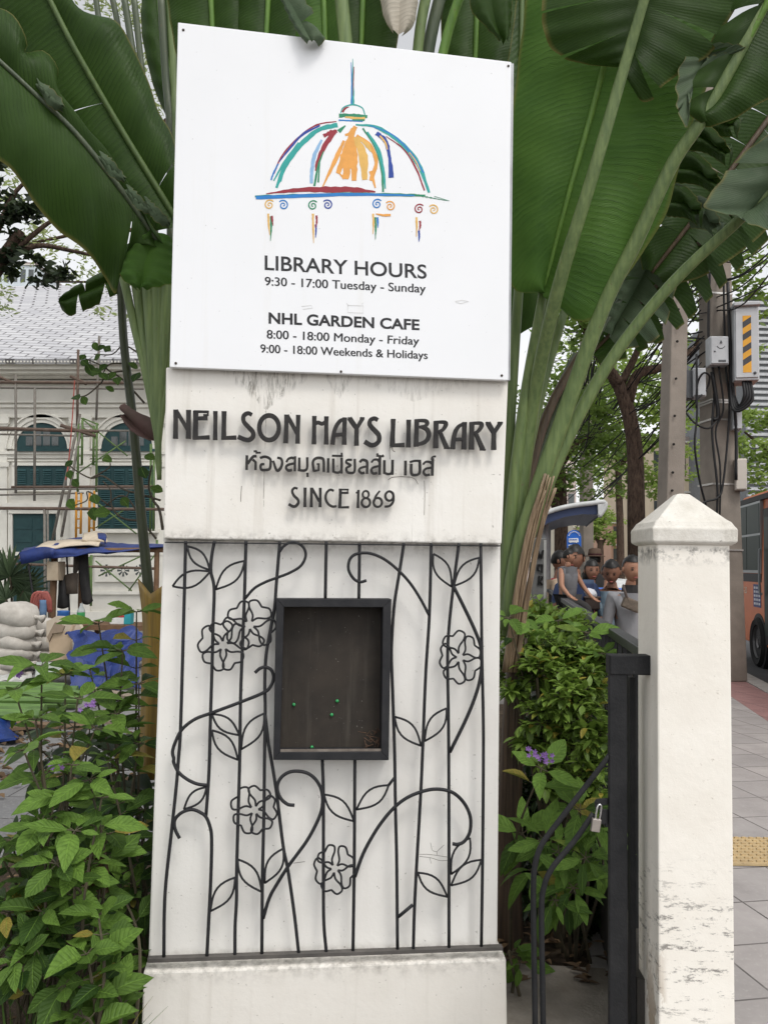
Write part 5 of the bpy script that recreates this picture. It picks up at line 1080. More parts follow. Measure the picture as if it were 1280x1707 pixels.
cloth([[(140, 888, 12.9), (160, 885, 12.9), (178, 890, 12.9)], [(138, 900, 12.5), (160, 902, 12.4), (180, 905, 12.4)]], M_SACK, tent, 'sackcloth', .03, wob=.04, sd=6)
cloth([[(163, 888, 12.7), (176, 889, 12.7), (180, 902, 12.6)], [(165, 898, 12.45), (176, 900, 12.4), (178, 908, 12.4)]], M_TARP, tent, 'tarpaulin', .02, wob=.04, sd=8)
def post_(x0, y0, x1, Y, r, m=M_WOOD, name='tent_post'):
    p = at(x0, y0, Y); q = at(x1, 1000, Y); q.z = 0; mb = MB(); mb.tube([p, q], r, 7); mb.build(name, m, tent)
post_(92, 915, 89, 12.2, .05); post_(135, 920, 136, 13.0, .03); post_(262, 916, 262, 12.2, .04); post_(48, 940, 78, 12.0, .014, M_IRON, 'stay'); post_(112, 928, 124, 12.6, .014, M_IRON, 'stay')
mb = MB(); mb.tube([at(88, 917, 12.2), at(285, 917, 12.2)], .035, 7); mb.build('cross_beam', M_WOOD, tent)
M_DARKC = plain('dark_cloth', (.02, .02, .021), .9, (.035, .033, .032), 6, .4, 20); M_GRC = plain('grey_cloth', (.13, .115, .1), .9, (.09, .08, .07), 6)
def hang(name, rows, m, label, cat, sd): tag(cloth(rows, m, None, name, .02, 5, .05, sd), label, cat)
hang('black_sheet', [[(132, 920, 12.3), (140, 919, 12.3), (147, 921, 12.3)], [(133, 960, 12.3), (142, 962, 12.25), (150, 960, 12.3)], [(138, 1008, 12.3), (148, 1010, 12.25), (156, 1002, 12.3)]], M_DARKC, 'long black plastic sheet hanging from the tent beam', 'sheet', 11)
hang('dark_jacket', [[(99, 958, 12.3), (106, 956, 12.3), (112, 958, 12.3)], [(97, 985, 12.3), (106, 984, 12.2), (115, 985, 12.3)], [(96, 1016, 12.3), (106, 1018, 12.22), (114, 1016, 12.3)]], M_DARKC, 'black garment hanging beside the wooden tent post', 'jacket', 12)
hang('brown_cloth', [[(108, 958, 12.25), (120, 956, 12.25), (130, 956, 12.25)], [(110, 990, 12.25), (121, 988, 12.2), (131, 986, 12.25)]], plain('brown_cloth', (.09, .07, .055), .9, (.06, .05, .04), 5), 'brown cloth hanging in the middle of the tent', 'cloth', 13)
hang('grey_cloth', [[(122, 920, 12.4), (129, 919, 12.4), (136, 920, 12.4)], [(123, 954, 12.4), (127, 955, 12.38), (132, 950, 12.4)]], M_GRC, 'small grey cloth hung high under the tarpaulin', 'cloth', 14)
mb = MB(); bx(mb, 78, 936, 97, 968, 12.05, .3); tag(mb.build('cardboard_box', plain('cardboard', (.42, .35, .26), .9, (.35, .28, .2), 6), bevel=.01), 'pale cardboard box tied high on the wooden tent post', 'box')
mb = MB()
for k in range(7):
    P = smooth_line([at(52 + k * 4, 1016 + k % 3 * 4, 11.95), at(56 + k * 3.4, 992 + k % 2 * 4, 11.9), at(68 + k * 1.8, 988, 11.9), at(78 + k, 1000, 11.9), at(82 + k * .6, 1020, 11.95)], 4); mb.tube(P, .022, 6)
tag(mb.build('hose', plain('hose_red', (.38, .1, .08), .6, (.25, .08, .07), 8), smooth=True), 'coil of red hose hanging at the near corner of the tent', 'hose')
for (x0, y0, x1, y1, Y), m, lb in (((66, 1000, 78, 1030, 11.9), plain('denim', (.12, .2, .33), .9), 'pale blue cloth sack beneath the red hose'), ((96, 1018, 116, 1032, 11.8), plain('blue_plastic', (.03, .12, .36), .4), 'blue plastic bucket under the black garment')):
    mb = MB(); a = at((x0 + x1) / 2, y1, Y); r_ = (at(x1, y1, Y).x - at(x0, y1, Y).x) / 2; hh = at(x0, y0, Y).z - a.z
    mb.lathe(a, [(r_ * .8, 0), (r_, hh * .4), (r_ * .95, hh * .8), (r_ * 1.05, hh), (r_ * .9, hh * 1.01), (r_ * .85, hh * .85)], 12); tag(mb.build('bucket' if 'bucket' in lb else 'sack', m, smooth=True), lb, 'bucket' if 'bucket' in lb else 'sack')
tb = thing('work_table', 'rough plank table under the tent', 'table', (at(190, 1100, 11.6).x, 11.7, 0)); z_ = at(180, 1046, 11.6).z
mb = MB(); xa, xb = at(128, 1040, 11.6).x, at(290, 1040, 11.6).x; mb.box(((xa + xb) / 2, 11.9, z_), (xb - xa, .7, .07)); mb.build('tabletop', M_WOOD, tb)
for x in (xa + .1, xb - .1):
    for y in (11.62, 12.18): mb = MB(); mb.box((x, y, (z_ - .035) / 2), (.07, .07, z_ - .035)); mb.build('leg', M_WOOD, tb)
bt = thing('water_bottle', 'clear plastic water bottle with a green label on the plank table', 'bottle', at(135, 1040, 11.75)); z0_ = z_ + .035; p = at(135, 1038, 11.75); p.z = z0_
b = NB('clear_plastic'); b.b.inputs['Transmission Weight'].default_value = .7; M_CLR = b.fin((.8, .85, .85), .15, .4)
mb = MB(); mb.lathe(p, [(.05, 0), (.055, .02), (.055, .17), (.05, .2), (.02, .25), (.02, .28), (.018, .285)], 12); mb.build('bottle_body', M_CLR, bt, smooth=True); mb = MB(); mb.lathe(p + Vector((0, 0, .08)), [(.0565, 0), (.0565, .08)], 12); mb.build('bottle_label', plain('label_green', (.05, .3, .1), .5), bt)
for x, lb, c, dz in ((198, 'white food box with a red lid on the plank table', (.7, .7, .68), .1), (215, 'teal plastic tub at the far end of the plank table', (.03, .3, .35), .16)):
    p = at(x, 1040, 11.8); p.z = z0_; tt = thing('food_box', lb, 'box', p); mb = MB(); mb.box(p + Vector((0, 0, dz / 2)), (.2 if dz < .12 else .1, .16, dz)); mb.build('box_body', plain('boxcol%d' % x, c, .5), tt, bevel=.01); mb = MB(); mb.box(p + Vector((0, 0, dz + .012)), (.21 if dz < .12 else .11, .17, .024)); mb.build('box_lid', plain('lid_red', (.45, .05, .05), .5), tt, bevel=.006)
# ------------------------------------------------------------------ heaps in front of the tent
M_BAG = plain('woven_bag', (.55, .52, .47), .85, (.4, .37, .33), 7, .7, 22)
def sandbag(c, sx, sy, sz, rot, label, sd):
    mb = MB(); n, m = 18, 10; vs = []
    for i in range(m + 1):
        v = -math.pi / 2 + math.pi * i / m
        for j in range(n):
            u = 2 * math.pi * j / n; e = .6
            x = math.copysign(abs(math.cos(v)) ** e * abs(math.cos(u)) ** .7, math.cos(u)); y = math.copysign(abs(math.cos(v)) ** e * abs(math.sin(u)) ** .8, math.sin(u)); z = math.copysign(abs(math.sin(v)) ** .8, math.sin(v))
            p = Vector((x * sx, y * sy, z * sz - .35 * sz * (x * x))); p *= 1 + .16 * pnoise(p * 5 + Vector((sd, sd, 0))) + .05 * pnoise(p * 17 + Vector((sd, 0, 0))); vs.append(Vector(c) + Matrix.Rotation(rot, 3, 'Z') @ p)
    fs = [(i * n + j, i * n + (j + 1) % n, (i + 1) * n + (j + 1) % n, (i + 1) * n + j) for i in range(m) for j in range(n)]
    mb.add(vs, fs); e = Vector(c) + Matrix.Rotation(rot, 3, 'Z') @ Vector((sx * 1.0, 0, -.2 * sz))
    mb.tube([e - Matrix.Rotation(rot, 3, 'Z') @ Vector((.1, 0, 0)), e + Matrix.Rotation(rot, 3, 'Z') @ Vector((.03, 0, 0)), e + Matrix.Rotation(rot, 3, 'Z') @ Vector((.1, 0, -.02))], [.05, .025, .06], 8)
    o = mb.build('sandbag', M_BAG, None, smooth=True); tag(o, label, 'sandbag', 'stacked woven sandbags')
names = ['topmost bulging white sandbag of the stack', 'second sandbag from the top of the stack with its tied end showing', 'third sandbag from the top of the stack', 'fourth sandbag from the top, flattened under the others', 'fifth sandbag from the top, near the bottom of the stack', 'lowest sandbag of the stack, resting on the ground']
for k, (x, y, hw, hh) in enumerate(((30, 1024, 33, 19), (24, 1049, 36, 15), (22, 1069, 35, 13), (20, 1086, 34, 12), (16, 1102, 33, 12), (4, 1119, 36, 14))):
    c = at(x, y, 11.2); sandbag(c, hw / 1380 * 11.2, .26, hh / 1380 * 11.2 * 1.12, -.12 + .1 * (k % 2), names[k], k)
for k, (x, y) in enumerate(((68, 1045), (70, 1070), (66, 1094))):
    sandbag(at(x, y, 11.75), .3, .24, .14, .3, ['grey sandbag behind the stack, upper', 'grey sandbag behind the stack, middle', 'grey sandbag behind the stack, on the ground'][k], 10 + k)
cb = thing('cardboard_box', 'opened tan cardboard box with bent flaps leaning beside the sandbags', 'box', (at(100, 1110, 10.9).x, 10.9, 0)); M_CARD = plain('cardboard_tan', (.5, .38, .27), .9, (.42, .32, .22), 5)
mb = MB(); mb.prism([at(*p, 10.9) for p in ((88, 1054), (118, 1052), (117, 1098), (84, 1102), (82, 1070))], (.02, .03, .0)); mb.build('box_side', M_CARD, cb)
mb = MB(); mb.prism([at(*p, 10.88) for p in ((113, 1058), (121, 1040), (123, 1042), (117, 1060))], (.02, .03, .0)); mb.build('flap', M_CARD, cb); mb = MB(); mb.prism([at(*p, 10.86) for p in ((79, 1062), (92, 1037), (108, 1044), (104, 1054), (88, 1056), (82, 1070))], (.0, .04, .0)); mb.build('flap', plain('cardboard_dark', (.3, .23, .17), .9), cb)
cp = thing('cream_board', 'curved cream board standing behind the tan cardboard box', 'board', (at(120, 1100, 11.2).x, 11.2, 0)); mb = MB(); mb.prism([at(*p, 11.2) for p in ((78, 1036), (95, 1027), (118, 1028), (130, 1034), (136, 1048), (134, 1066), (96, 1075), (78, 1070))], (.02, .05, 0)); o = mb.build('panel', plain('cream_board', (.52, .45, .36), .85, (.45, .38, .3), 4), cp)
th = MB(); rr = random.Random(9); n = 30; vs = []
for i in range(n + 1):
    for j in range(15):
        u, v = i / n, j / 14; x = 118 + 120 * u; top = 1052 - 8 * math.sin(u * 3.1) + 10 * abs(u - .5); y = 1142 + (top - 1142) * math.sin(v * math.pi / 2); p = at(x, y, 10.0 + .8 * v); q = p * 2.6
        vs.append(p + Vector((pnoise(q), pnoise(q + Vector((7, 0, 0))), pnoise(q + Vector((0, 9, 0))))) * .13 + Vector((pnoise(q * 3), pnoise(q * 3.2), pnoise(q * 2.8))) * .05)
th.add(vs, [(i * 15 + j, i * 15 + j + 1, (i + 1) * 15 + j + 1, (i + 1) * 15 + j) for i in range(n) for j in range(14)])
o = tag(th.build('tarpaulin', M_TARP), 'crumpled blue tarpaulin covering a heap beside the cardboard', 'tarpaulin'); md = o.modifiers.new('solid', 'SOLIDIFY'); md.thickness = .02
mb = MB(); vs = []
for i in range(11):
    for j in range(9):
        p = at(-30 + 60 * i / 10, 1232 - 38 * math.sin(j / 8 * 1.57) * (1 - .5 * (i / 10) ** 3), 7.0 + .5 * j / 8); q = p * 4; vs.append(p + Vector((pnoise(q), pnoise(q + Vector((7, 0, 0))), pnoise(q + Vector((0, 9, 0))))) * .08)
mb.add(vs, [(i * 9 + j, i * 9 + j + 1, (i + 1) * 9 + j + 1, (i + 1) * 9 + j) for i in range(10) for j in range(8)]); o = tag(mb.build('tarpaulin', plain('tarp_navy', (.01, .04, .2), .5, (.006, .02, .1), 8)), 'small dark blue bundle on the path at the left edge', 'tarpaulin'); md = o.modifiers.new('solid', 'SOLIDIFY'); md.thickness = .02
M_BAM = plain('pipe_green', (.12, .22, .05), .45, (.07, .13, .035), 5, 0, 60, 0, .5, (1, 8, 1))
k = 0
for y, x1 in ((1150, 130), (1158, 134), (1166, 136), (1174, 128), (1182, 76), (1191, 68), (1200, 64), (1157, 90), (1167, 70), (1145, 110)):
    c1 = ground(x1, y, .05 + .06 * (k % 3)); c0 = c1 + Vector((-3.4, .12 * ((k * 7) % 5 - 2), 0)); mb = MB(); mb.tube([c0, c0.lerp(c1, .5), c1], .048, 10)
    tag(mb.build('green_pipe', M_BAM, smooth=False), 'green pole lying in the heap on the path', 'pole', 'green poles heaped on the path'); k += 1
for k, (x, y, c, lb) in enumerate(((8, 1130, (.55, .55, .52), 'flattened white plastic sack with coloured print beneath the sandbags'), (105, 1110, (.45, .5, .45), 'pale crumpled plastic sheet in front of the blue tarpaulin'))):
    mb = MB(); vs = []
    for i in range(11):
        for j in range(6):
            p = at(x - 45 + 9 * i, y + 14 - 4 * j, 10.2 + .12 * j); q = p * 5; vs.append(p + Vector((0, pnoise(q), pnoise(q + Vector((3, 0, 0))))) * .07)
    mb.add(vs, [(i * 6 + j, i * 6 + j + 1, (i + 1) * 6 + j + 1, (i + 1) * 6 + j) for i in range(10) for j in range(5)]); tag(mb.build('plastic_sheet', plain('sheet%d' % k, c, .5, tuple(q * .6 for q in c), 9)), lb, 'plastic sheet')
for k, (x0, y0, x1, y1, lb) in enumerate(((20, 1208, 150, 1216, 'long weathered plank lying in front of the green poles'), (90, 1196, 190, 1206, 'short brown plank half under the green poles'), (-30, 1222, 60, 1212, 'thin pale plank at the left edge of the path'), (150, 1150, 225, 1165, 'dark plank on the path below the blue tarpaulin'))):
    a, c = ground(x0, y0, .03), ground(x1, y1, .05); d_ = (c - a).normalized(); s_ = Vector((-d_.y, d_.x, 0)) * .07; mb = MB(); mb.prism([a - s_, c - s_, c + s_, a + s_], (0, 0, .03))
    tag(mb.build('wooden_plank', plain('plank%d' % (k % 2), ((.2, .13, .08), (.3, .25, .19))[k % 2], .9, ((.12, .08, .05), (.2, .16, .12))[k % 2], 9)), lb, 'plank')
rr = random.Random(31); mb = MB()
for k in range(260):
    p = ground(rr.uniform(-30, 240), rr.uniform(1135, 1330), .0); leaf_geo(mb, p + Vector((0, 0, rr.uniform(.0, .03))), rdir(rr, -.1, .4), UP, rr.uniform(.05, .13), rr.uniform(.02, .06), (rr.random(), rr.random()), .3, .2)
mb.build('path_litter', bpy.data.materials['litter'])['kind'] = 'stuff'
# fan-leaved palm
def fanleaf(mb, c, d, rad, rn, n=22, spread=130):
    d = d.normalized(); s = d.cross(Vector((0, -1, .3))).normalized()
    for k in range(n):
        a = R(-spread + 2 * spread * k / (n - 1)); v = d * math.cos(a) + s * math.sin(a); l = rad * (1 - .25 * abs(a) / 2.6) * rn.uniform(.9, 1.05)
        leaf_geo(mb, Vector(c), v + Vector((0, rn.uniform(-.12, .12), 0)), Vector((0, -1, .4)), l, l * .13, (rn.uniform(.1, .7), .3), .5, .12)
fnp = thing('fan_leaf_palm', 'small palm with stiff round fan leaves below the library door', 'palm', (at(20, 1080, 12.8).x, 12.9, 0)); mb, ms_ = MB(), MB()
for x, y, r_, dx, dz in ((18, 962, .55, .2, .5), (40, 985, .5, .6, .3), (10, 1000, .5, -.5, .2), (-25, 955, .55, -.7, .5), (30, 1010, .4, .4, -.2)):
    c = at(x, y, 12.7); fanleaf(mb, c, Vector((dx, -.2, dz)), r_, rn); ms_.tube(smooth_line([Vector((at(20, 1080, 12.9).x, 12.9, 0)), c * .5 + Vector((at(20, 1080, 12.9).x, 12.9, .6)) * .5, c], 4), .018, 5)
mb.build('frond', M_LW if False else leafy('fan_leaf', (.03, .05, .025), (.1, .15, .07), .5, .2), fnp); ms_.build('stem', M_STEM, fnp)

# ================================================================== TREES
def tree(name, label, trunk, radii, limbs, blobs, n, L, lm, rn, group=None, bark=None, aspect=.5):
    """trunk and limbs: 3-D points; blobs: (centre, radius) of the crown's leaf clusters"""
    base = Vector(trunk[0]); t = thing(name, label, 'tree', base, group)
    mb = MB(); mb.tube(smooth_line(trunk, 5), radii, 10)
    for lpts, r_ in limbs: mb.tube(smooth_line(lpts, 5), [r_, r_ * .35], 7)
    mb.build('trunk', bark or M_BARK, t, smooth=True)
    lf = MB(); tot = sum(r_ ** 2 for c, r_ in blobs)
    for c, r_ in blobs:
        c = Vector(c); k = int(n * r_ * r_ / tot); cl = [c + rdir(rn) * (r_ * rn.uniform(.3, 1)) for _ in range(max(3, k // 26))]; bt_ = rn.uniform(-.15, .15)
        for _ in range(k):
            q = rn.choice(cl); p = q + Vector((rn.gauss(0, 1), rn.gauss(0, 1), rn.gauss(0, .6))) * (r_ * .2)
            d = rdir(rn, -.7, .5); l = L * rn.uniform(.6, 1.3); s = d.cross(rdir(rn)); s = s.normalized() if s.length > .01 else d.orthogonal()
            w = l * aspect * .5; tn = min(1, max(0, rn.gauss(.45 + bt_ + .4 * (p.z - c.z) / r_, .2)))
            lf.add([p, p + d * l * .5 + s * w, p + d * l, p + d * l * .5 - s * w], [(0, 1, 2, 3)], (tn, rn.random()))
    lf.build('crown', lm, t); return t
b = NB('bark'); kv = b.co((14, 14, 4)); b.bump(b.noise(2, 6, .7, kv), .9, .03); M_BARK = b.fin(b.mix(b.ramp(b.noise(2, 6, .7, kv), .35, .65), (.03, .02, .015), (.11, .075, .055)), .9, .15)
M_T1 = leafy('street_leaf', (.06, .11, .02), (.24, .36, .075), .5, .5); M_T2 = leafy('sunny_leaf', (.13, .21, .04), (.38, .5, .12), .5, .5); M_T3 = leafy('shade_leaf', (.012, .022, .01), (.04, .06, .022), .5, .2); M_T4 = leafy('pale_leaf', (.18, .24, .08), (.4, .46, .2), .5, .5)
rn = random.Random(77)
def A3(*pts): return [at(*p) for p in pts]
def foot3(x, Y): p = at(x, 1000, Y); p.z = 0; return p
tree('street_tree', 'rough-barked street tree with a forked leaning trunk behind the white post', [foot3(1064, 13)] + A3((1060, 877, 13), (1058, 761, 13), (1048, 691, 13), (1027, 631, 13)), [.15, .135, .125, .13, .1],
     [(A3((1045, 670, 13), (1062, 625, 13), (1110, 610, 13.2), (1160, 580, 13.4), (1230, 540, 13.6)), .1), (A3((1030, 640, 13), (1012, 612, 12.9), (985, 570, 12.8), (950, 500, 12.6)), .11), (A3((1035, 640, 13), (1060, 590, 13), (1075, 540, 13), (1090, 420, 13)), .07), (A3((1160, 580, 13.4), (1175, 540, 13.3), (1210, 470, 13.4)), .06)],
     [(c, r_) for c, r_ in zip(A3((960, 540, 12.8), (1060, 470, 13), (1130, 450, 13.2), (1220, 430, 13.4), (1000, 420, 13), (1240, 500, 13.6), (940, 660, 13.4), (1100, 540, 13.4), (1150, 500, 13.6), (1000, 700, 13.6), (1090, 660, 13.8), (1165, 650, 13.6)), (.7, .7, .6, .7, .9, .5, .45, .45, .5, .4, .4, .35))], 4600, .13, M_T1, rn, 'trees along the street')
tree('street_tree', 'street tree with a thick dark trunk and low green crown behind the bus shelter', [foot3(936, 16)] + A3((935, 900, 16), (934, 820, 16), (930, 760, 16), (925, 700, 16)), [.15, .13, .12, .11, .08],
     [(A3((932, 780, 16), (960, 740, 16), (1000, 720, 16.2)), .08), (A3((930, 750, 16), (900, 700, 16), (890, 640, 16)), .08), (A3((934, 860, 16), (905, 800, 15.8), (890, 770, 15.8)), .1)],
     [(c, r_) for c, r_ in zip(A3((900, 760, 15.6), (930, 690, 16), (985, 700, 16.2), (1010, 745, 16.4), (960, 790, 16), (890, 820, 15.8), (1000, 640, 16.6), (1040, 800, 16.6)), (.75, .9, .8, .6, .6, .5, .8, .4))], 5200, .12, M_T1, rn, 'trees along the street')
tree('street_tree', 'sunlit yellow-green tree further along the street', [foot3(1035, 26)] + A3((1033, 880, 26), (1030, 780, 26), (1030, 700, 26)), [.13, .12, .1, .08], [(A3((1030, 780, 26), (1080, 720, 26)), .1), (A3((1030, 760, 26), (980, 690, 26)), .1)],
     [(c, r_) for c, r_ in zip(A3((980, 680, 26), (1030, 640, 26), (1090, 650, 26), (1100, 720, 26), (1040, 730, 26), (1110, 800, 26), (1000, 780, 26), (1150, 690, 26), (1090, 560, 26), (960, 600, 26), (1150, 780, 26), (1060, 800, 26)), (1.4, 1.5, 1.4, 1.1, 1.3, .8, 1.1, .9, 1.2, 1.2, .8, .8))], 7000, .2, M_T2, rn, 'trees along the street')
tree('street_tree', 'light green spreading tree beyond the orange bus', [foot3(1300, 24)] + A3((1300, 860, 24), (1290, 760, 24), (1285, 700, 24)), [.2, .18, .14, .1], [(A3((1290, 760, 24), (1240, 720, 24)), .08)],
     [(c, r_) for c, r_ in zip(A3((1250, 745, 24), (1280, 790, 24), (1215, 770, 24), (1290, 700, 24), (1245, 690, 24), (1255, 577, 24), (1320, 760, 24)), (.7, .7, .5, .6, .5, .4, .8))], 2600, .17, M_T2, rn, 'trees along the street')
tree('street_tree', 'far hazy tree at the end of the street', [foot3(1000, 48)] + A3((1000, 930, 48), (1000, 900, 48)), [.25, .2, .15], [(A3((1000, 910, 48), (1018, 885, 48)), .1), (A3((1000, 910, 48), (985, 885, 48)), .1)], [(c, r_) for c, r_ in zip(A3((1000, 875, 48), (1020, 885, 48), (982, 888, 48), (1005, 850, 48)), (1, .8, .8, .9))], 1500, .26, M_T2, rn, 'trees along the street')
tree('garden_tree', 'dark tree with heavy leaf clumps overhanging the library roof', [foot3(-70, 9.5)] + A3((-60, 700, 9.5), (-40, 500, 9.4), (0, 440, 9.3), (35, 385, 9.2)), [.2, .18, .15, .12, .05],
     [(A3((0, 440, 9.3), (60, 410, 9.2), (120, 418, 9.1), (165, 428, 9)), .04), (A3((-10, 450, 9.3), (70, 380, 9.2), (105, 360, 9.2)), .04), (A3((-20, 430, 9.3), (20, 330, 9.2), (60, 290, 9.2)), .04)],
     [(c, r_) for c, r_ in zip(A3((55, 330, 9.2), (20, 350, 9.2), (75, 440, 9.1), (20, 400, 9.2), (95, 450, 9.1), (-10, 300, 9.2), (10, 450, 9.3)), (.28, .28, .22, .2, .16, .3, .18))], 950, .12, M_T3, rn, None, None, .5)
tree('garden_tree', 'pale feathery tree seen against the sky above the library', [foot3(330, 15)] + A3((330, 700, 15), (300, 400, 15), (280, 200, 15)), [.2, .18, .14, .08], [(A3((300, 420, 15), (200, 380, 15), (80, 400, 15), (-20, 420, 15)), .05), (A3((290, 300, 15), (220, 180, 15), (150, 100, 15)), .05), (A3((300, 470, 15), (200, 470, 15), (60, 470, 15)), .04)],
     [(c, r_) for c, r_ in zip(A3((30, 290, 15), (90, 420, 15), (20, 470, 15), (150, 450, 15), (205, 520, 15), (230, 470, 15), (260, 130, 15), (200, 20, 15), (130, 20, 15), (255, 200, 15), (20, 340, 15), (70, 370, 15)), (.7, .6, .5, .6, .4, .4, .9, .8, .7, .6, .5, .5))], 2600, .14, M_T4, rn, None, None, .3)
# ================================================================== STREET: POLES, BOXES, CABLES
M_POLE = plain('pole_concrete', (.27, .235, .2), .9, (.19, .165, .14), 3, .4, 60); M_BOX = plain('box_grey', (.46, .47, .48), .45, (.38, .39, .4), 3, 0, 60, .2); M_DBOX = plain('box_dark', (.1, .105, .11), .6, (.07, .075, .08), 4); M_CBL = plain('cable_black', (.012, .012, .013), .5)
pa_ = thing('utility_pole', 'thin square concrete pole with a row of bolt holes, nearer than the thick one', 'utility pole', foot3(1122, 8.3))
def tapered(mb, xb, yb, xt, yt, Y, wb, wt, rot, zb=0, mi=0):
    b_, t_ = at(xb, yb, Y), at(xt, yt, Y); k = (zb - b_.z) / (t_.z - b_.z); b_ = b_ + (t_ - b_) * k
    m = Matrix.Rotation(rot, 3, 'Z'); mb.loft([[c + m @ Vector((sx * w, sy * w, 0)) for sx, sy in ((-1, -1), (1, -1), (1, 1), (-1, 1))] for c, w in ((b_, wb), (t_, wt))], mi=mi)
mb = MB(); tapered(mb, 1117, 830, 1131, 300, 8.3, .105, .085, R(12)); mb.build('shaft', M_POLE, pa_, bevel=.012)
mb = MB()
for k, y in enumerate((496, 517, 548, 570, 632, 694, 741, 788, 818)):
    x = 1131 - (y - 480) * .034; p = at(x - 1, y, 8.2); mb.lathe(p + Vector((0, -.02, 0)), [(.014, 0), (.012, .01), (.01, .012)], 8, axis=Vector((0, -1, 0)).to_track_quat('Z', 'Y').to_matrix())
mb.build('bolt_hole', plain('hole_dark', (.02, .018, .016), .9), pa_)
pb = thing('utility_pole', 'thick weathered concrete pole carrying meter boxes and cables', 'utility pole', foot3(1203, 11.8))
mb = MB(); tapered(mb, 1203, 1000, 1190, 430, 11.8, .225, .165, R(8)); b_ = at(1190, 430, 11.8); t_ = b_ + Vector((-.15, 0, 3.2)); m = Matrix.Rotation(R(8), 3, 'Z')
mb.loft([[c + m @ Vector((sx * w, sy * w, 0)) for sx, sy in ((-1, -1), (1, -1), (1, 1), (-1, 1))] for c, w in ((b_, .165), (t_, .13))]); mb.build('shaft', M_POLE, pb, bevel=.02)
mb = MB()
for y in (495, 671, 675, 703, 809, 917):
    c = at(1189 + (y - 430) * .022, y, 11.8); w = .172 + (y - 430) * .00010; mb.loft([[c + Vector((0, 0, dz)) + m @ Vector((sx * w, sy * w, 0)) for sx, sy in ((-1, -1), (1, -1), (1, 1), (-1, 1))] for dz in (-.012, .012)])
mb.build('steel_band', plain('band_steel', (.6, .58, .55), .4, (.5, .48, .45), 5, 0, 60, .6), pb)
def pbox(label, x0, y0, x1, y1, Y, dep, skew, m, cat='meter box', front=None):
    """box on the pole; skew turns its face"""
    c = at((x0 + x1) / 2, y1, Y); t = thing('equipment_box', label, cat, c, 'boxes on the thick pole'); w = at(x1, y1, Y).x - at(x0, y1, Y).x; h = at(x0, y0, Y).z - c.z; rm = Matrix.Rotation(skew, 3, 'Z')
    mb = MB(); mb.box(c + rm @ Vector((0, dep / 2, 0)) + Vector((0, 0, h / 2)), (w, dep, h), rm); mb.build('housing', m, t, bevel=.012)
    mb = MB(); mb.box(c + rm @ Vector((0, -.012, 0)) + Vector((0, 0, h / 2)), (w * .9, .02, h * .93), rm); dd_ = mb.build('door', front or m, t, bevel=.005)
    return t, dd_, c, w, h, rm
t, dd_, c, w, h, rm = pbox('tall grey cabinet with a yellow and black hazard strip', 1225, 510, 1264, 634, 11.2, .38, R(-12), M_BOX, 'cabinet')
hz = MB(); k = 0; M_YEL = plain('hazard_yellow', (.72, .36, .04), .5); M_BLK = plain('hazard_black', (.06, .06, .065), .5)
for i in range(9):
    z0 = h * (.1 + .085 * i); pts = [(-.2, z0), (.2, z0 + h * .07), (.2, z0 + h * .155), (-.2, z0 + h * .085)]
    if i == 0: pts = [(-.2, z0), (.2, z0), (.2, z0 + h * .155), (-.2, z0 + h * .085)]
    if i == 8: pts = [(-.2, z0), (.2, z0 + h * .07), (.2, z0 + h * .085), (-.2, z0 + h * .085)]
    hz.prism([c + rm @ Vector((x * w * .85, -.0245, 0)) + Vector((0, 0, z)) for x, z in pts], rm @ Vector((0, .002, 0)), mi=i % 2)
hz.build('hazard_strip', [M_YEL, M_BLK], t)
mb = MB(); mb.lathe(c + rm @ Vector((w * .3, -.024, h * .09)), [(.02, 0), (.02, .008), (.012, .012)], 10, axis=(rm @ Vector((0, -1, 0))).to_track_quat('Z', 'Y').to_matrix()); mb.build('lock', M_BLK, t)
mb = MB(); mb.box(c + rm @ Vector((0, .16, 0)) + Vector((0, 0, h + .02)), (w * 1.08, .46, .05), rm); mb.build('lid', M_BOX, t, bevel=.008)
mb = MB()
for q in range(4): mb.tube(smooth_line([at(1238 + q * 4, 636, 11.25), at(1240 + q * 4, 660 + q * 3, 11.2), at(1230 - q * 3, 676 + q * 2, 11.3), at(1216, 640 - q * 12, 11.5)], 6), .022, 7)
mb.build('conduit', M_CBL, t, smooth=True)
t, dd_, c, w, h, rm = pbox('pale grey meter box with a round seal, front of the thick pole', 1183, 560, 1214, 608, 11.35, .2, R(-4), M_BOX)
mb = MB(); sl2 = [c + rm @ Vector((.015 + .055 * math.cos(R(200 + k * 14)), -.024, 0)) + Vector((0, 0, h * .68 + .05 * math.sin(R(200 + k * 14)))) for k in range(11)]; mb.tube(sl2, .005, 5); mb.tube([c + rm @ Vector((.015, -.024, h * .74)), c + rm @ Vector((.015, -.024, h * .84))], [.02, .003], 6); mb.box(c + rm @ Vector((.03, -.024, h * .12)), (.1, .004, .03), rm); mb.lathe(c + rm @ Vector((-.07, -.024, h * .45)), [(.014, 0), (.012, .006)], 8, axis=(rm @ Vector((0, -1, 0))).to_track_quat('Z', 'Y').to_matrix()); mb.build('seal_mark', M_DBOX, t)
pbox('dark grey box on the left side of the thick pole, behind the thin pole', 1139, 616, 1157, 666, 11.4, .3, R(28), M_DBOX)
pbox('pale box on the left side of the thick pole under a cable loop', 1155, 613, 1176, 661, 11.35, .24, R(-10), M_BOX)
pbox('small grey box low on the right side of the thick pole', 1221, 678, 1236, 716, 11.5, .26, R(-8), M_BOX)
pbox('cream cabinet on the right of the thick pole above the bus roof', 1226, 764, 1244, 817, 11.5, .26, R(-14), plain('cream_box', (.55, .5, .44), .5, (.48, .44, .39), 3), 'cabinet')
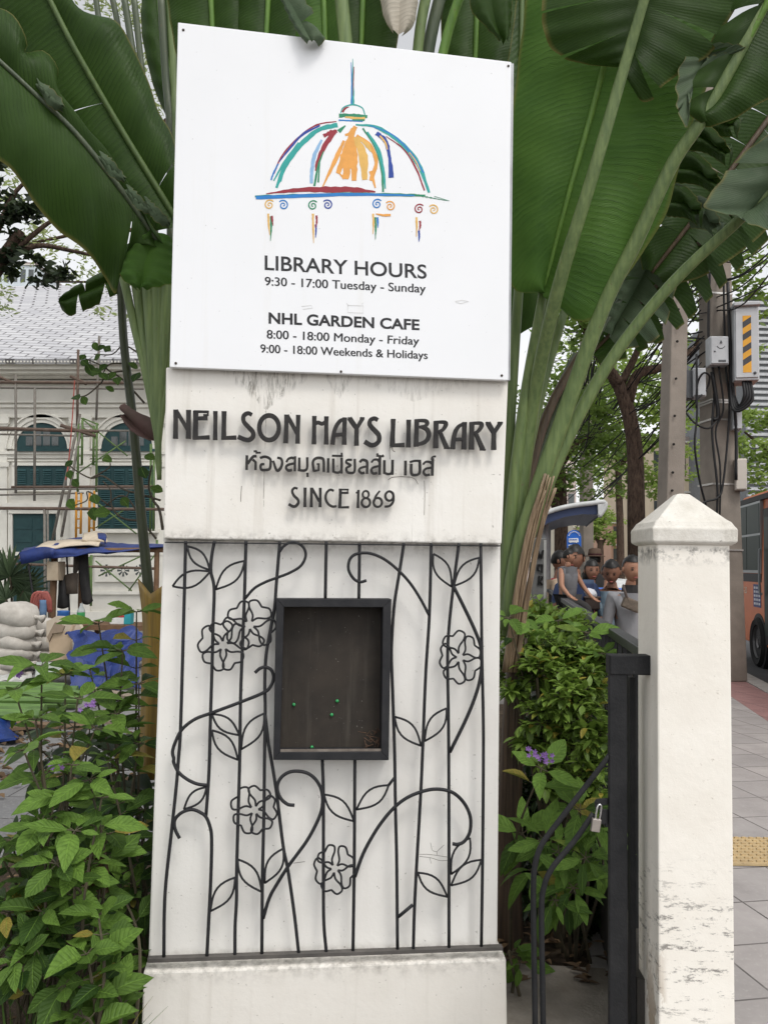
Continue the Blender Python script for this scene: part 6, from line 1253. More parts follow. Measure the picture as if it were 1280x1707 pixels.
pc_ = thing('utility_pole', 'distant grey pole with bolt holes beside the bus stop sign', 'utility pole', foot3(977, 18)); mb = MB(); tapered(mb, 977, 940, 976, 560, 18, .12, .1, R(10)); mb.build('shaft', M_POLE, pc_)
rc = random.Random(12); k = 0
def cable(pts, r, label='black overhead cable in the tangle between the street poles'):
    mb = MB(); mb.tube(smooth_line([at(*p) for p in pts], 6), r, 5); tag(mb.build('overhead_cable', M_CBL, smooth=True), label, 'cable', 'cables strung between the street poles')
for i in range(34):
    y1 = rc.uniform(395, 660); y2 = rc.uniform(640, 900) if i % 3 else rc.uniform(420, 620); x1 = rc.uniform(1160, 1185); x2 = rc.uniform(880, 985); sg = rc.uniform(8, 45)
    cable([(x1, y1, 11.7), (x1 * .6 + x2 * .4, y1 * .6 + y2 * .4 + sg, 13 + rc.uniform(-.5, .5)), (x1 * .25 + x2 * .75, y1 * .25 + y2 * .75 + sg * .8, 15.5), (x2, y2, 18)], rc.uniform(.006, .013))
for i in range(22):
    x1 = rc.uniform(985, 1030); y1 = rc.uniform(470, 600); x2 = rc.uniform(870, 930); y2 = rc.uniform(690, 800); b2 = rc.uniform(20, 70)
    cable([(x1 + 130, y1 - rc.uniform(0, 60), 11.6), (x1, y1, 12.6), ((x1 + x2) / 2 + b2 * .4, (y1 + y2) / 2 + b2, 14), (x2, y2, 16)], rc.uniform(.005, .011), 'black overhead cable drooping in the bundle behind the palm stalks')
for i in range(12):
    y1 = rc.uniform(380, 520); cable([(1190, y1, 11.7), (1240, y1 - 25 + rc.uniform(-15, 25), 10.8), (1330, y1 - 100 + rc.uniform(-40, 40), 9)], rc.uniform(.008, .015), 'black overhead cable leaving the thick pole to the right')
for pts, r in (([(1183, 430, 11.5), (1180, 560, 11.5), (1190, 640, 11.52), (1186, 720, 11.5), (1195, 820, 11.5), (1190, 900, 11.5)], .018), ([(1205, 450, 11.5), (1208, 600, 11.5), (1215, 680, 11.5), (1205, 800, 11.5), (1195, 830, 11.45), (1170, 840, 11.4), (1150, 880, 11.4)], .016), ([(1197, 610, 11.45), (1205, 680, 11.5), (1192, 720, 11.5), (1200, 790, 11.5), (1196, 930, 11.5)], .014),
               ([(1160, 590, 11.3), (1161, 690, 11.3), (1157, 740, 11.3), (1165, 800, 11.4), (1178, 850, 11.5)], .016), ([(1160, 680, 11.3), (1162, 640, 11.3), (1172, 622, 11.25), (1182, 628, 11.3), (1176, 650, 11.35), (1158, 668, 11.3)], .015), ([(1140, 685, 11.3), (1158, 706, 11.3), (1180, 714, 11.4), (1196, 700, 11.5)], .014), ([(1212, 470, 11.4), (1217, 600, 11.4), (1222, 660, 11.4), (1226, 720, 11.5), (1226, 800, 11.5)], .024), ([(1186, 620, 11.48), (1196, 690, 11.5), (1188, 700, 11.5)], .03)):
    cable(pts, r, 'black cable running down the thick pole')
cm = thing('security_camera', 'small white security camera high on the thick pole', 'camera', at(1172, 455, 11.3)); mb = MB(); p = at(1172, 449, 11.25); mb.tube([p, p + Vector((-.05, -.16, -.04))], [.05, .055], 12); mb.build('camera_body', plain('camera_white', (.6, .6, .58), .4), cm); mb = MB(); q = p + Vector((-.052, -.162, -.041)); mb.tube([q, q + Vector((-.006, -.02, -.005))], [.035, .03], 12); mb.build('lens', M_BLK, cm)
mb = MB(); mb.box(p + Vector((.12, .1, .02)), (.2, .05, .05)); mb.build('mount', M_DBOX, cm)

# ================================================================== ORANGE BUS
g0 = ground(1268, 1113, -.13); s0 = (g0 - Vector((3.01, 0, 0))); along = s0.dot(SD); off = s0.dot(SR)
def bus_pt(a, l, z): return Vector((3.01, 0, 0)) + SD * a + SR * (off + l) + Vector((0, 0, z))      # a metres ahead, l metres in from the kerb-side wall
FR_ = along + 1.95; RE_ = 5.2; G0 = -.13
bus = thing('bus', 'orange city bus standing at the kerb beyond the thick pole', 'bus', bus_pt(9, 1.2, G0))
M_OR = plain('bus_orange', (.62, .16, .045), .5, (.52, .13, .035), 2, 0, 60, 0, .5); M_GL = plain('bus_glass', (.012, .03, .024), .4, (.02, .036, .03), 1, spec=.08); M_RUB = plain('rubber', (.012, .012, .012), .8); M_FRM = plain('bus_frame', (.3, .32, .33), .4, (.24, .26, .27), 3, 0, 60, .5); M_DRK = plain('bus_dark', (.02, .021, .023), .6)
def wallbox(mb, a0, a1, z0, z1, l0, l1, mi=0):
    p = [bus_pt(a0, l0, z0), bus_pt(a1, l0, z0), bus_pt(a1, l1, z0), bus_pt(a0, l1, z0)]; mb.prism(p, (0, 0, z1 - z0), mi)
mb = MB(); prof = [(.0, .38), (.0, 1.5), (.05, 2.9), (.16, 3.08), (.5, 3.18), (2.0, 3.18), (2.34, 3.08), (2.45, 2.9), (2.5, 1.5), (2.5, .38)]
def ring(a, sh=0): return [bus_pt(a, l + (sh if l < 1.2 else -sh), z - .13 + (0)) for l, z in prof]
mb.loft([ring(RE_, .05), ring(RE_ + .15), ring(FR_ - .2), ring(FR_, .06)]); mb.build('body', M_OR, bus, bevel=.02)
mb = MB()
for a0, a1 in ((FR_ - .25, FR_ - 1.1), (FR_ - 1.14, FR_ - 2.0), (FR_ - 3.3, FR_ - 4.4), (FR_ - 4.5, FR_ - 5.6), (FR_ - 5.7, FR_ - 6.8), (FR_ - 6.9, FR_ - 8.0), (FR_ - 8.1, FR_ - 9.2)):
    f = MB(); wallbox(f, a0 + .04, a1 - .04, 1.5, 2.76, -.012, .06); wf = f.build('window', M_FRM, bus)
    f = MB(); wallbox(f, a0 - .0, a1 + .0, 2.2, 2.72, -.02, -.01); wallbox(f, a0, a1, 1.55, 2.16, -.02, -.01); f.build('pane', M_GL, wf)
f = MB(); wallbox(f, FR_ - .2, FR_ - 2.05, 1.34, 1.49, -.006, .05); wallbox(f, FR_ - .2, FR_ - 9.3, 2.77, 2.86, -.01, .08); f.build('dark_band', M_DRK, bus)
f = MB(); wallbox(f, FR_ - 2.25, FR_ - 3.2, .3, 2.6, -.012, .05); d_ = f.build('door', M_DRK, bus); f = MB(); wallbox(f, FR_ - 2.3, FR_ - 2.7, .45, 2.45, -.02, -.012); wallbox(f, FR_ - 2.75, FR_ - 3.15, .45, 2.45, -.02, -.012); f.build('pane', M_GL, d_); f = MB(); f.tube(smooth_line([bus_pt(FR_ - 2.27, -.05, 1.9), bus_pt(FR_ - 2.27, -.09, 1.85), bus_pt(FR_ - 2.27, -.09, 1.2), bus_pt(FR_ - 2.27, -.05, 1.15)], 4), .02, 7); f.build('handle', M_FRM, d_)
for a in (along + .1, RE_ + 2.0):
    c = bus_pt(a, 0, G0 + .43); ax = Matrix((SD, UP, SR)).transposed()
    f = MB(); f.lathe(c + SR * .02, [(.5, -.03), (.5, .3), (.45, .31)], 28, axis=ax); w_ = f.build('wheel_arch', M_DRK, bus)
    f = MB(); f.lathe(c, [(.27, .0), (.3, -.05), (.39, -.07), (.43, -.02), (.43, .22), (.3, .24)], 28, axis=ax); f.build('tyre', M_RUB, w_, smooth=False, auto=None); f = MB(); f.lathe(c, [(.02, .02), (.1, -.03), (.12, .06), (.24, .09), (.275, -.045), (.28, .1)], 24, axis=ax); f.build('rim', plain('rim_grey', (.2, .2, .2), .5, (.12, .12, .12), 5, 0, 60, .5), w_)
f = MB(); wallbox(f, FR_ + .12, FR_ - .02, 1.1, 2.2, -.12, -.04); f.build('mirror', M_OR, bus, bevel=.03)
f = MB(); wallbox(f, FR_ - 1.5, FR_ - 2.0, .9, 1.3, -.006, -.001); st_ = f.build('sticker', plain('sticker_navy', (.03, .04, .16), .5), bus); f = MB()
for i in range(5):
    for j in range(3): wallbox(f, FR_ - 1.55 - j * .15, FR_ - 1.66 - j * .15, .94 + i * .07, .98 + i * .07, -.009, -.0065)
f.build('sticker_mark', plain('sticker_white', (.6, .62, .7), .5), st_)
def flat_text(body, org, ex, ez, hgt, off_, m, parent, name):
    cu = bpy.data.curves.new('text', 'FONT'); cu.body = body; cu.resolution_u = 3; o = bpy.data.objects.new('text', cu); COL.objects.link(o); bpy.context.view_layer.update()
    me = bpy.data.meshes.new_from_object(o.evaluated_get(bpy.context.evaluated_depsgraph_get())); ys = [v.co.y for v in me.vertices]; xs_ = [v.co.x for v in me.vertices]; s = hgt / (max(ys) - min(ys))
    mb = MB(); mb.add([org + ex * ((v.co.x - min(xs_)) * s) + ez * ((v.co.y - min(ys)) * s) + off_ for v in me.vertices], [tuple(p.vertices) for p in me.polygons]); bpy.data.objects.remove(o); bpy.data.meshes.remove(me); return mb.build(name, m, parent)
flat_text('1-20', bus_pt(FR_ - .75, 0, 1.12), -SD, UP, .12, -SR * .004, plain('bus_lettering', (.75, .68, .55), .5), bus, 'lettering')

# ================================================================== BUS STOP
sh = thing('bus_shelter', 'bus shelter with a curved dark blue canopy and pale edge', 'bus shelter', foot3(905, 12)); out = [(884, 878), (900, 862), (915, 853), (948, 844), (985, 839), (1006, 837), (1008, 845), (1004, 853), (998, 861)]
ro = [at(*p, 11.5) for p in out]; und = [at(*p, 11.5) for p in ((997, 858), (970, 857), (940, 862), (912, 872), (892, 884))]
mb = MB(); mb.prism(ro + und, SD * 3.2); mb.build('canopy', plain('canopy_navy', (.02, .03, .07), .5, (.03, .045, .1), 3), sh)
mb = MB(); mb.tube(smooth_line([p - SD * .02 for p in ro], 3), .035, 7); mb.build('canopy_edge', plain('canopy_edge', (.55, .56, .55), .5), sh, smooth=True)
mb = MB(); mb.prism([at(*p, 11.46) for p in ((996, 840), (1009, 837), (1008, 848), (1000, 862), (997, 862))], (0, .03, 0)); mb.build('end_plate', plain('canopy_edge', (.55, .56, .55)), sh)
for x, Y in ((908, 12), (912, 14.2)): mb = MB(); p = at(x, 870, Y); q = p.copy(); q.z = 0; mb.tube([q, p], .06, 8); mb.build('column', M_GREY, sh)
gp = thing('advert_post', 'grey street cabinet post with black sprayed letters', 'post', foot3(903, 9.2)); mb = MB(); a, c = at(886, 897, 9.2), at(911, 897, 9.2); mb.prism([Vector((a.x, 9.2, 0)), Vector((c.x, 9.2, 0)), Vector((c.x + .05, 9.5, 0)), Vector((a.x + .05, 9.5, 0))], (0, 0, a.z)); mb.build('housing', plain('post_grey', (.13, .13, .125), .6, (.09, .09, .088), 5), gp, bevel=.01)
mb = MB(); mb.prism([Vector((c.x - .035, 9.195, 0)), Vector((c.x - .005, 9.195, 0)), Vector((c.x - .005, 9.199, 0)), Vector((c.x - .035, 9.199, 0))], (0, 0, a.z - .02)); mb.build('pale_edge', plain('post_edge', (.35, .35, .33), .5), gp)
zg = zoom(830, 840, 4.741); mb = MB()
for sts in ([(315, 370), (325, 430), (333, 400), (342, 430), (355, 365)], [(315, 480), (312, 520), (345, 545), (350, 480), (315, 482)], [(318, 640), (325, 570), (350, 575), (345, 600), (325, 608), (352, 640)]):
    P = zg(*sts); mb.tube([at(x, y, 9.185) for x, y in P], .012, 5)
mb.build('sprayed_letters', plain('spray_black', (.008, .008, .008), .7), gp)
bs = thing('bus_stop_sign', 'blue round-topped bus stop sign with a white bus symbol on a pole', 'sign', foot3(957, 11)); rr_ = 12
pts = [(945, 914)] + [(956.5 + 11.8 * math.cos(R(180 + 9 * k)), 896 + 12.5 * math.sin(R(180 + 9 * k))) for k in range(21)] + [(968.3, 914)]
mb = MB(); mb.prism([at(*p, 11) for p in pts], (0, .03, 0)); mb.build('sign_plate', plain('sign_blue', (.015, .12, .5), .4), bs)
mb = MB(); q = [(947.5, 897.5), (963, 897), (964.5, 903.5), (961.5, 904), (960.5, 905), (959, 904), (952, 904), (950.5, 905), (949.5, 904), (947.5, 903.5)]; mb.prism([at(*p, 10.99) for p in q], (0, .006, 0))
for k in range(10): a = R(200 + 15.5 * k); mb.box(at(956.5 + 9.3 * math.cos(a), 896 + 9.8 * math.sin(a), 10.992), (.012, .004, .012))
for k in range(8): mb.box(at(948 + k * 2.3, 909, 10.992), (.013, .004, .018))
mb.build('bus_symbol', plain('sign_white', (.75, .75, .74), .5), bs); mb = MB()
for k in range(5): mb.box(at(949.6 + k * 2.7, 899.5, 10.985), (.015, .004, .013))
mb.build('symbol_window', plain('sign_blue', (.015, .12, .5)), bs)
mb = MB(); p = at(957, 884, 11.05); mb.tube([Vector((p.x, p.y, 0)), p], .025, 8); mb.build('sign_pole', M_GREY, bs)

# ================================================================== FAR BUILDINGS
def far(name, label, x0, y0, x1, Y, dep, col, wins, rows, roofc=None, cols=None):
    a, c = at(x0, y0, Y), at(x1, y0, Y); t = thing(name, label, 'building', ((a.x + c.x) / 2, Y, -.13)); m = plain('facade_' + label[:12], col, .85, tuple(k * .85 for k in col), .8)
    mb = MB(); mb.prism([Vector((a.x, Y, -.13)), Vector((c.x, Y, -.13)), Vector((c.x, Y + dep, -.13)), Vector((a.x, Y + dep, -.13))], (0, 0, a.z + .13)); mb.build('wall', m, t)
    h = a.z; fh = h / rows
    for r_ in range(rows):
        for k in range(wins):
            w = (c.x - a.x) / wins; x = a.x + w * (k + .5); f = MB(); f.box((x, Y - .02, fh * (r_ + .55)), (w * .62, .1, fh * .5)); o = f.build('window', M_PANE, t)
        f = MB(); f.box(((a.x + c.x) / 2, Y - .12, fh * (r_ + 1) - .06), (c.x - a.x, .24, .12)); f.build('ledge', M_TRIM, t)
    mb = MB(); mb.box(((a.x + c.x) / 2, Y + dep / 2, a.z + .15), (c.x - a.x + .3, dep + .3, .3)); mb.build('roof', plain('far_roof', (.35, .3, .28), .9), t)
far('shophouse', 'far salmon-coloured shophouse at the end of the street', 1018, 870, 1075, 62, 10, (.6, .38, .27), 3, 3)
far('shophouse', 'far pale yellow shophouse beside the salmon one', 955, 845, 1015, 70, 10, (.66, .6, .48), 3, 4)
far('office_block', 'far cream block behind the street trees', 1085, 735, 1185, 55, 12, (.72, .6, .44), 5, 3)
far('office_block', 'tall pinkish block far down the street behind the trees', 880, 700, 960, 90, 14, (.6, .5, .46), 5, 7)
lv = thing('louvred_block', 'grey office block clad in horizontal louvres at the right edge', 'building', (at(1300, 700, 46).x, 46, -.13)); a, c = at(1243, 492, 46), at(1420, 492, 46)
mb = MB(); mb.prism([Vector((a.x, 46, -.13)), Vector((c.x, 46, -.13)), Vector((c.x, 58, -.13)), Vector((a.x, 58, -.13))], (0, 0, a.z + .13)); mb.build('wall', plain('louvre_wall', (.25, .26, .27), .8), lv)
mb = MB(); z = 3.
while z < a.z: mb.box(((a.x + c.x) / 2, 45.9, z), (c.x - a.x + .2, .2, .16)); z += .34
mb.build('louvre', plain('louvre_grey', (.5, .51, .52), .5), lv)
far('glass_tower', 'pale glass tower faintly visible above the library roof', -20, 440, 60, 120, 15, (.62, .68, .72), 6, 12)
car = thing('parked_car', 'white car on the road behind the pedestrians', 'car', ground(1038, 985, -.13) * 1.0); cc = st(1.4, 22, -.13) if False else Vector((at(1042, 950, 17).x, 17, -.13))
mb = MB(); pr_ = [(-.85, .3), (-.88, .75), (-.72, .95), (-.6, 1.38), (-.4, 1.45), (.4, 1.45), (.6, 1.38), (.72, .95), (.88, .75), (.85, .3)]
mb.loft([[cc + Vector((x * s, y, z * k + (0 if z < .9 else 0))) for x, z in pr_] for y, s, k in ((0, .92, .9), (.3, 1, .98), (2.6, 1, 1), (3.4, .95, .85))]); mb.build('body', plain('car_white', (.75, .76, .77), .3, spec=.6), car, bevel=.03)
mb = MB(); mb.prism([cc + Vector((x, -.02, z)) for x, z in ((-.58, .9), (.58, .9), (.46, 1.25), (-.46, 1.25))], (0, .02, 0)); mb.build('windscreen', M_GL, car)
for x in (-.72, .72): mb = MB(); mb.box(cc + Vector((x * .9, -.02, .62)), (.22, .05, .12)); mb.build('headlight', plain('lamp_glass', (.8, .8, .78), .2), car); mb = MB(); mb.tube([cc + Vector((x - .1, .5, .3)), cc + Vector((x + .1, .5, .3))], .3, 16); mb.build('wheel', M_RUB, car)

# ================================================================== PEOPLE
def skin(name, V_, E_, rad, m, parent, root=0, sub=1, extra=None):
    o0 = WP[parent.name]; me = bpy.data.meshes.new(name); me.from_pydata([v - o0 for v in V_], E_, []); o = bpy.data.objects.new(name, me); COL.objects.link(o)
    md = o.modifiers.new('skin', 'SKIN'); md.use_smooth_shade = True
    for k, r_ in enumerate(rad): me.skin_vertices[0].data[k].radius = r_ if isinstance(r_, tuple) else (r_, r_); me.skin_vertices[0].data[k].use_root = (k == root)
    s_ = o.modifiers.new('sub', 'SUBSURF'); s_.levels = sub; s_.render_levels = sub
    me2 = bpy.data.meshes.new_from_object(o.evaluated_get(bpy.context.evaluated_depsgraph_get())); bpy.data.objects.remove(o); me2.name = name
    if extra:
        bm = bmesh.new(); bm.from_mesh(me2); hv = [bm.verts.new(v - o0) for v in extra[0]]
        for q in extra[1]: bm.faces.new([hv[i] for i in q])
        bmesh.ops.recalc_face_normals(bm, faces=bm.faces); bm.to_mesh(me2); bm.free()
    o = bpy.data.objects.new(name, me2); COL.objects.link(o); me2.materials.clear(); me2.materials.append(m); me2.polygons.foreach_set('use_smooth', [True] * len(me2.polygons)); o.parent = parent; WP[o.name] = o0; return o
M_SKIN = plain('skin_brown', (.34, .18, .115), .55, (.3, .15, .095), 20); M_SKD = plain('skin_dark', (.23, .115, .075), .55, (.19, .095, .06), 20); M_SKL = plain('skin_light', (.4, .23, .15), .5, (.35, .2, .13), 20); M_HAIR = plain('hair_black', (.008, .007, .006), .45); M_LIP = plain('lip', (.25, .07, .06), .5)
def head_pt(a, v, k=1.0):                 # a skull with jaw, brow and nose, in half-head units
    x, y, z = math.cos(v) * math.sin(a), -math.cos(v) * math.cos(a), math.sin(v)
    if z < 0: x *= 1 - .38 * (-z) ** 1.3; y = y * (1 - .3 * (-z) ** 2) - (.1 * (-z) if y < 0 else .0)
    if y < 0: y *= .93
    if k == 1.0:
        if y < -.5: y -= .26 * math.exp(-(x / .13) ** 2) * max(0, 1 - abs(z + .2) / .3); y += .09 * math.exp(-((abs(x) - .38) / .2) ** 2 - ((z - .02) / .13) ** 2); y -= .05 * math.exp(-(x / .3) ** 2 - ((z + .55) / .09) ** 2)
    return Vector((x, y, z)) * k
def head_mesh(k, keep=None, nu=28, nv=22):
    vs = [head_pt(2 * math.pi * i / nu, -math.pi / 2 + math.pi * j / nv, k) for j in range(nv + 1) for i in range(nu)]; fs = []
    for j in range(nv):
        for i in range(nu):
            q = (j * nu + i, j * nu + (i + 1) % nu, (j + 1) * nu + (i + 1) % nu, (j + 1) * nu + i); c = sum((vs[w] for w in q), Vector()) / 4
            if keep is None or keep(c): fs.append(q)
    return vs, fs
def person(label, pos, h, face_, sk, shirt, trousers, arms=None, hair='short', tilt=0, turn=0, sleeves='long', extra=None, bulk=1.0, legs=None):
    t = thing('person', label, 'person', pos); rm = Matrix.Rotation(face_, 3, 'Z'); pos = Vector(pos); f = lambda x, y, z: pos + rm @ Vector((x * h, y * h, z * h))
    J = {'pel': (0, 0, .525), 'wai': (0, 0, .62), 'che': (0, 0, .725), 'nec': (0, .005, .825), 'jaw': (0, -.006, .885)}
    for s, n in ((-1, 'l'), (1, 'r')):
        J['sh' + n] = (s * .092, 0, .79); J['el' + n] = (s * .135, .01, .62); J['wr' + n] = (s * .14, -.03, .475); J['ha' + n] = (s * .14, -.04, .435)
        J['hi' + n] = (s * .05, 0, .5); J['kn' + n] = (s * .055, -.012, .28); J['an' + n] = (s * .055, .01, .045); J['to' + n] = (s * .06, -.085, .015)
    if arms: J.update(arms)
    if legs: J.update(legs)
    def rot_head(p):
        q = Vector(p) - Vector((0, .005, .83)); q = Matrix.Rotation(turn, 3, 'Z') @ (Matrix.Rotation(tilt, 3, 'X') @ q); return q + Vector((0, .005, .83))
    for k in ('jaw',): J[k] = tuple(rot_head(J[k]))
    for n in 'lr':                       # five fingers from each hand
        ha, wr = Vector(J['ha' + n]), Vector(J['wr' + n]); d = (ha - wr).normalized(); o = d.cross(Vector((0, 1, .2))).normalized()
        for q, (sp, l) in enumerate(((-.014, .04), (-.005, .046), (.004, .044), (.013, .036), (.02, .02))):
            b_ = ha + o * sp + d * (.006 if q < 4 else -.018); J['f%s%d' % (n, q)] = tuple(b_); J['g%s%d' % (n, q)] = tuple(b_ + d * l * .55 + o * sp * .3 + Vector((0, -.006, 0))); J['t%s%d' % (n, q)] = tuple(b_ + d * l + o * sp * .3 + Vector((0, -.016, 0)))
    names = list(J); ix = {k: i for i, k in enumerate(names)}
    E_ = [('pel', 'wai'), ('wai', 'che'), ('che', 'nec'), ('nec', 'jaw')]
    for n in 'lr':
        E_ += [('che', 'sh' + n), ('sh' + n, 'el' + n), ('el' + n, 'wr' + n), ('wr' + n, 'ha' + n), ('pel', 'hi' + n), ('hi' + n, 'kn' + n), ('kn' + n, 'an' + n), ('an' + n, 'to' + n)]
        for q in range(5): E_ += [('ha' + n, 'f%s%d' % (n, q)), ('f%s%d' % (n, q), 'g%s%d' % (n, q)), ('g%s%d' % (n, q), 't%s%d' % (n, q))]
    Rd = {'pel': .075, 'wai': .068, 'che': .075, 'nec': .03, 'jaw': .027, 'sh': .034, 'el': .026, 'wr': .018, 'ha': .018, 'hi': .055, 'kn': .036, 'an': .022, 'to': .018}
    rad = [(Rd.get(k) or Rd.get(k[:2]) or .0055) * h for k in names]
    for k in ('pel', 'wai', 'che'): rad[ix[k]] *= bulk
    hm = Matrix.Rotation(face_ + turn, 3, 'Z') @ Matrix.Rotation(tilt, 3, 'X'); hc = f(*rot_head((0, -.006, .932))); L_ = lambda x, y, z: hc + hm @ Vector((x * h, y * h, z * h))
    hs = Vector((.045, .055, .066)); hv, hf = head_mesh(1.0); HP = lambda p: L_(p.x * hs.x, p.y * hs.y, p.z * hs.z)
    skin('body', [f(*J[k]) for k in names], [(ix[a], ix[b_]) for a, b_ in E_], rad, sk, t, extra=([HP(p) for p in hv], hf))
    up = ['che', 'wai', 'nec', 'shl', 'elpl', 'shr', 'elpr', 'pel']; JJ = dict(J)
    for n in 'lr': JJ['elp' + n] = tuple(Vector(J['sh' + n]).lerp(Vector(J['el' + n]), .62)); JJ['wrp' + n] = tuple(Vector(J['el' + n]).lerp(Vector(J['wr' + n]), .93))
    JJ['nek'] = tuple(Vector(J['che']).lerp(Vector(J['nec']), .68)); JJ['hem'] = (0, 0, .49)
    vs = ['che', 'wai', 'hem', 'nek', 'shl', 'shr']; es = [('che', 'wai'), ('wai', 'hem'), ('che', 'nek'), ('nek', 'shl'), ('nek', 'shr')]
    rr = {'che': .084 * bulk, 'wai': .08 * bulk, 'hem': .088 * bulk, 'nek': .058, 'shl': .04, 'shr': .04}
    if sleeves == 'none': rr['shl'] = rr['shr'] = .05; rr['nek'] = .06; rr['che'] = .1; rr['wai'] = .095
    if sleeves == 'long':
        for n in 'lr': vs += ['el' + n, 'wrp' + n]; es += [('sh' + n, 'el' + n), ('el' + n, 'wrp' + n)]; rr['el' + n] = .027; rr['wrp' + n] = .021
    elif sleeves == 'short':
        for n in 'lr': vs += ['elp' + n]; es += [('sh' + n, 'elp' + n)]; rr['elp' + n] = .04
    ii = {k: i for i, k in enumerate(vs)}; skin('shirt', [f(*JJ[k]) for k in vs], [(ii[a], ii[b_]) for a, b_ in es], [rr[k] * h for k in vs], shirt, t)
    vs = ['pel', 'hil', 'knl', 'anl', 'hir', 'knr', 'anr']; es = [('pel', 'hil'), ('hil', 'knl'), ('knl', 'anl'), ('pel', 'hir'), ('hir', 'knr'), ('knr', 'anr')]; rr = [.082 * bulk, .062, .046, .034, .062, .046, .034]; ii = {k: i for i, k in enumerate(vs)}
    skin('trousers', [f(*J[k]) for k in vs], [(ii[a], ii[b_]) for a, b_ in es], [r_ * h for r_ in rr], trousers, t)
    low = {'short': -.25, 'tied': -.35, 'long': -.8}[hair]; fr = {'short': .42, 'tied': .62, 'long': .5}[hair]
    hv, hf = head_mesh(1.08, lambda c: (c.z > fr - .12 * c.x * c.x) or (c.y > (-.12 if hair != 'tied' else .1) and c.z > low)); mb = MB(); mb.add([HP(p * (1 + .05 * pnoise(p * 4 + pos) + .04 * pnoise(p * 11 + pos))) for p in hv], hf)
    if hair == 'tied': mb.ball(L_(0, .064, -.008), (.022 * h, .02 * h, .026 * h), 8, rot=hm)
    if hair == 'long': mb.ball(L_(0, .042, -.04), (.046 * h, .024 * h, .06 * h), 10, rot=hm)
    mb.build('hair', M_HAIR, t, smooth=True)
    mb = MB()
    for s in (-1, 1): mb.ball(L_(s * .017, -.0445, .001), (.0075 * h, .004 * h, .0032 * h), 7, rot=hm); mb.ball(L_(s * .0175, -.0465, .0115), (.0095 * h, .003 * h, .002 * h), 6, rot=hm)
    mb.build('eyes', M_HAIR, t); mb = MB()
    for s in (-1, 1): mb.ball(L_(s * .0455, .003, -.004), (.005 * h, .01 * h, .015 * h), 8, rot=hm)
    mb.build('ears', sk, t, smooth=True); mb = MB(); mb.ball(L_(0, -.0505, -.0365), (.012 * h, .006 * h, .0038 * h), 8, rot=hm); mb.build('mouth', M_LIP, t)
    if extra: extra(t, f, L_, h)
    return t
def spot(px, Y): return Vector((at(px, 950, Y).x, Y, 0))
def cloth_mat(name, col, col2, kind):
    b = NB(name); x = b.n('SeparateXYZ'); b.put(x.inputs[0], b.tc.outputs['Object'])
    if kind == 'check':
        c1 = b.ramp(b.ma('PINGPONG', b.ma('MULTIPLY', x.outputs[0], 14), 1), .6, .8); c2 = b.ramp(b.ma('PINGPONG', b.ma('MULTIPLY', x.outputs[2], 14), 1), .6, .8); fct = b.ma('MULTIPLY', b.ma('ADD', c1, c2), .5)
    else: fct = b.ramp(b.ma('PINGPONG', b.ma('MULTIPLY', x.outputs[2], 9), 1), .6, .8)
    b.bump(b.noise(14, 3), .4, .02); return b.fin(b.mix(fct, col, col2), .85, .2)
def turtle(t, f, L_, h):
    mb = MB(); mb.tube([f(0, .002, .8), f(0, .002, .85)], [.045 * h, .038 * h], 10); mb.build('collar', M_DARKC, t); mb = MB(); mb.tube([f(0, .0, .797), f(0, .0, .806)], [.052 * h, .049 * h], 12); mb.build('neckband', plain('band_red', (.4, .03, .05), .8), t)
person('woman in a grey sweater and mustard trousers walking beside the white post', spot(1050, 6.9), 1.66, R(8), M_SKIN, plain('sweater_grey', (.25, .25, .26), .9, (.2, .2, .21), 8, .3, 20), plain('mustard', (.5, .22, .03), .85, (.42, .18, .025), 6), {'ell': (-.125, .02, .62), 'wrl': (-.145, -.01, .47), 'hal': (-.15, -.02, .43)}, 'tied', .12, 0, 'long', turtle, .98)
bg_ = thing('shoulder_bag', 'small brown patterned shoulder bag worn across the grey sweater', 'bag', at(1050, 1018, 6.28)); mb = MB(); c = at(1052, 1008, 6.72); rm_ = Matrix.Rotation(R(22), 3, 'Y'); mb.box(c, (.15, .06, .09), rm_); mb.build('pouch', plain('bag_brown', (.09, .07, .055), .7, (.15, .12, .09), 40), bg_, bevel=.012); mb = MB(); mb.tube(smooth_line([at(1047, 1003, 6.7), at(1043, 992, 6.7), at(1040, 982, 6.72), at(1039, 976, 6.8)], 4), .011, 6); mb.build('strap', plain('strap_brown', (.08, .06, .05), .7), bg_)
person('woman in a pale blue checked shirt looking down', spot(1020, 7.4), 1.64, R(-14), M_SKD, cloth_mat('shirt_check', (.2, .29, .36), (.34, .43, .5), 'check'), M_DARKC, {'ell': (-.17, .0, .66), 'wrl': (-.235, -.1, .63), 'hal': (-.255, -.13, .625)}, 'tied', .35, -.1, 'long', None, 1.08)
person('woman in a maroon top between the man with the child and the blue shirt', spot(985, 8.5), 1.63, R(5), M_SKD, plain('maroon', (.13, .02, .03), .85, (.1, .015, .025), 6), M_DARKC, None, 'long', .02, 0, 'short')
person('man in a navy plaid shirt carrying a small child', spot(960, 7.3), 1.75, R(28), M_SKD, cloth_mat('shirt_navy', (.03, .045, .1), (.08, .12, .2), 'stripe'), plain('jeans', (.04, .06, .12), .9), {'elr': (.16, -.02, .63), 'wrr': (.03, -.13, .6), 'har': (-.01, -.14, .595), 'ell': (-.16, -.03, .62), 'wrl': (-.08, -.15, .6), 'hal': (-.05, -.16, .6)}, 'short', 0, R(-60), 'short', None, 1.15)
mp_ = at(946, 931, 6.95); hC = .86
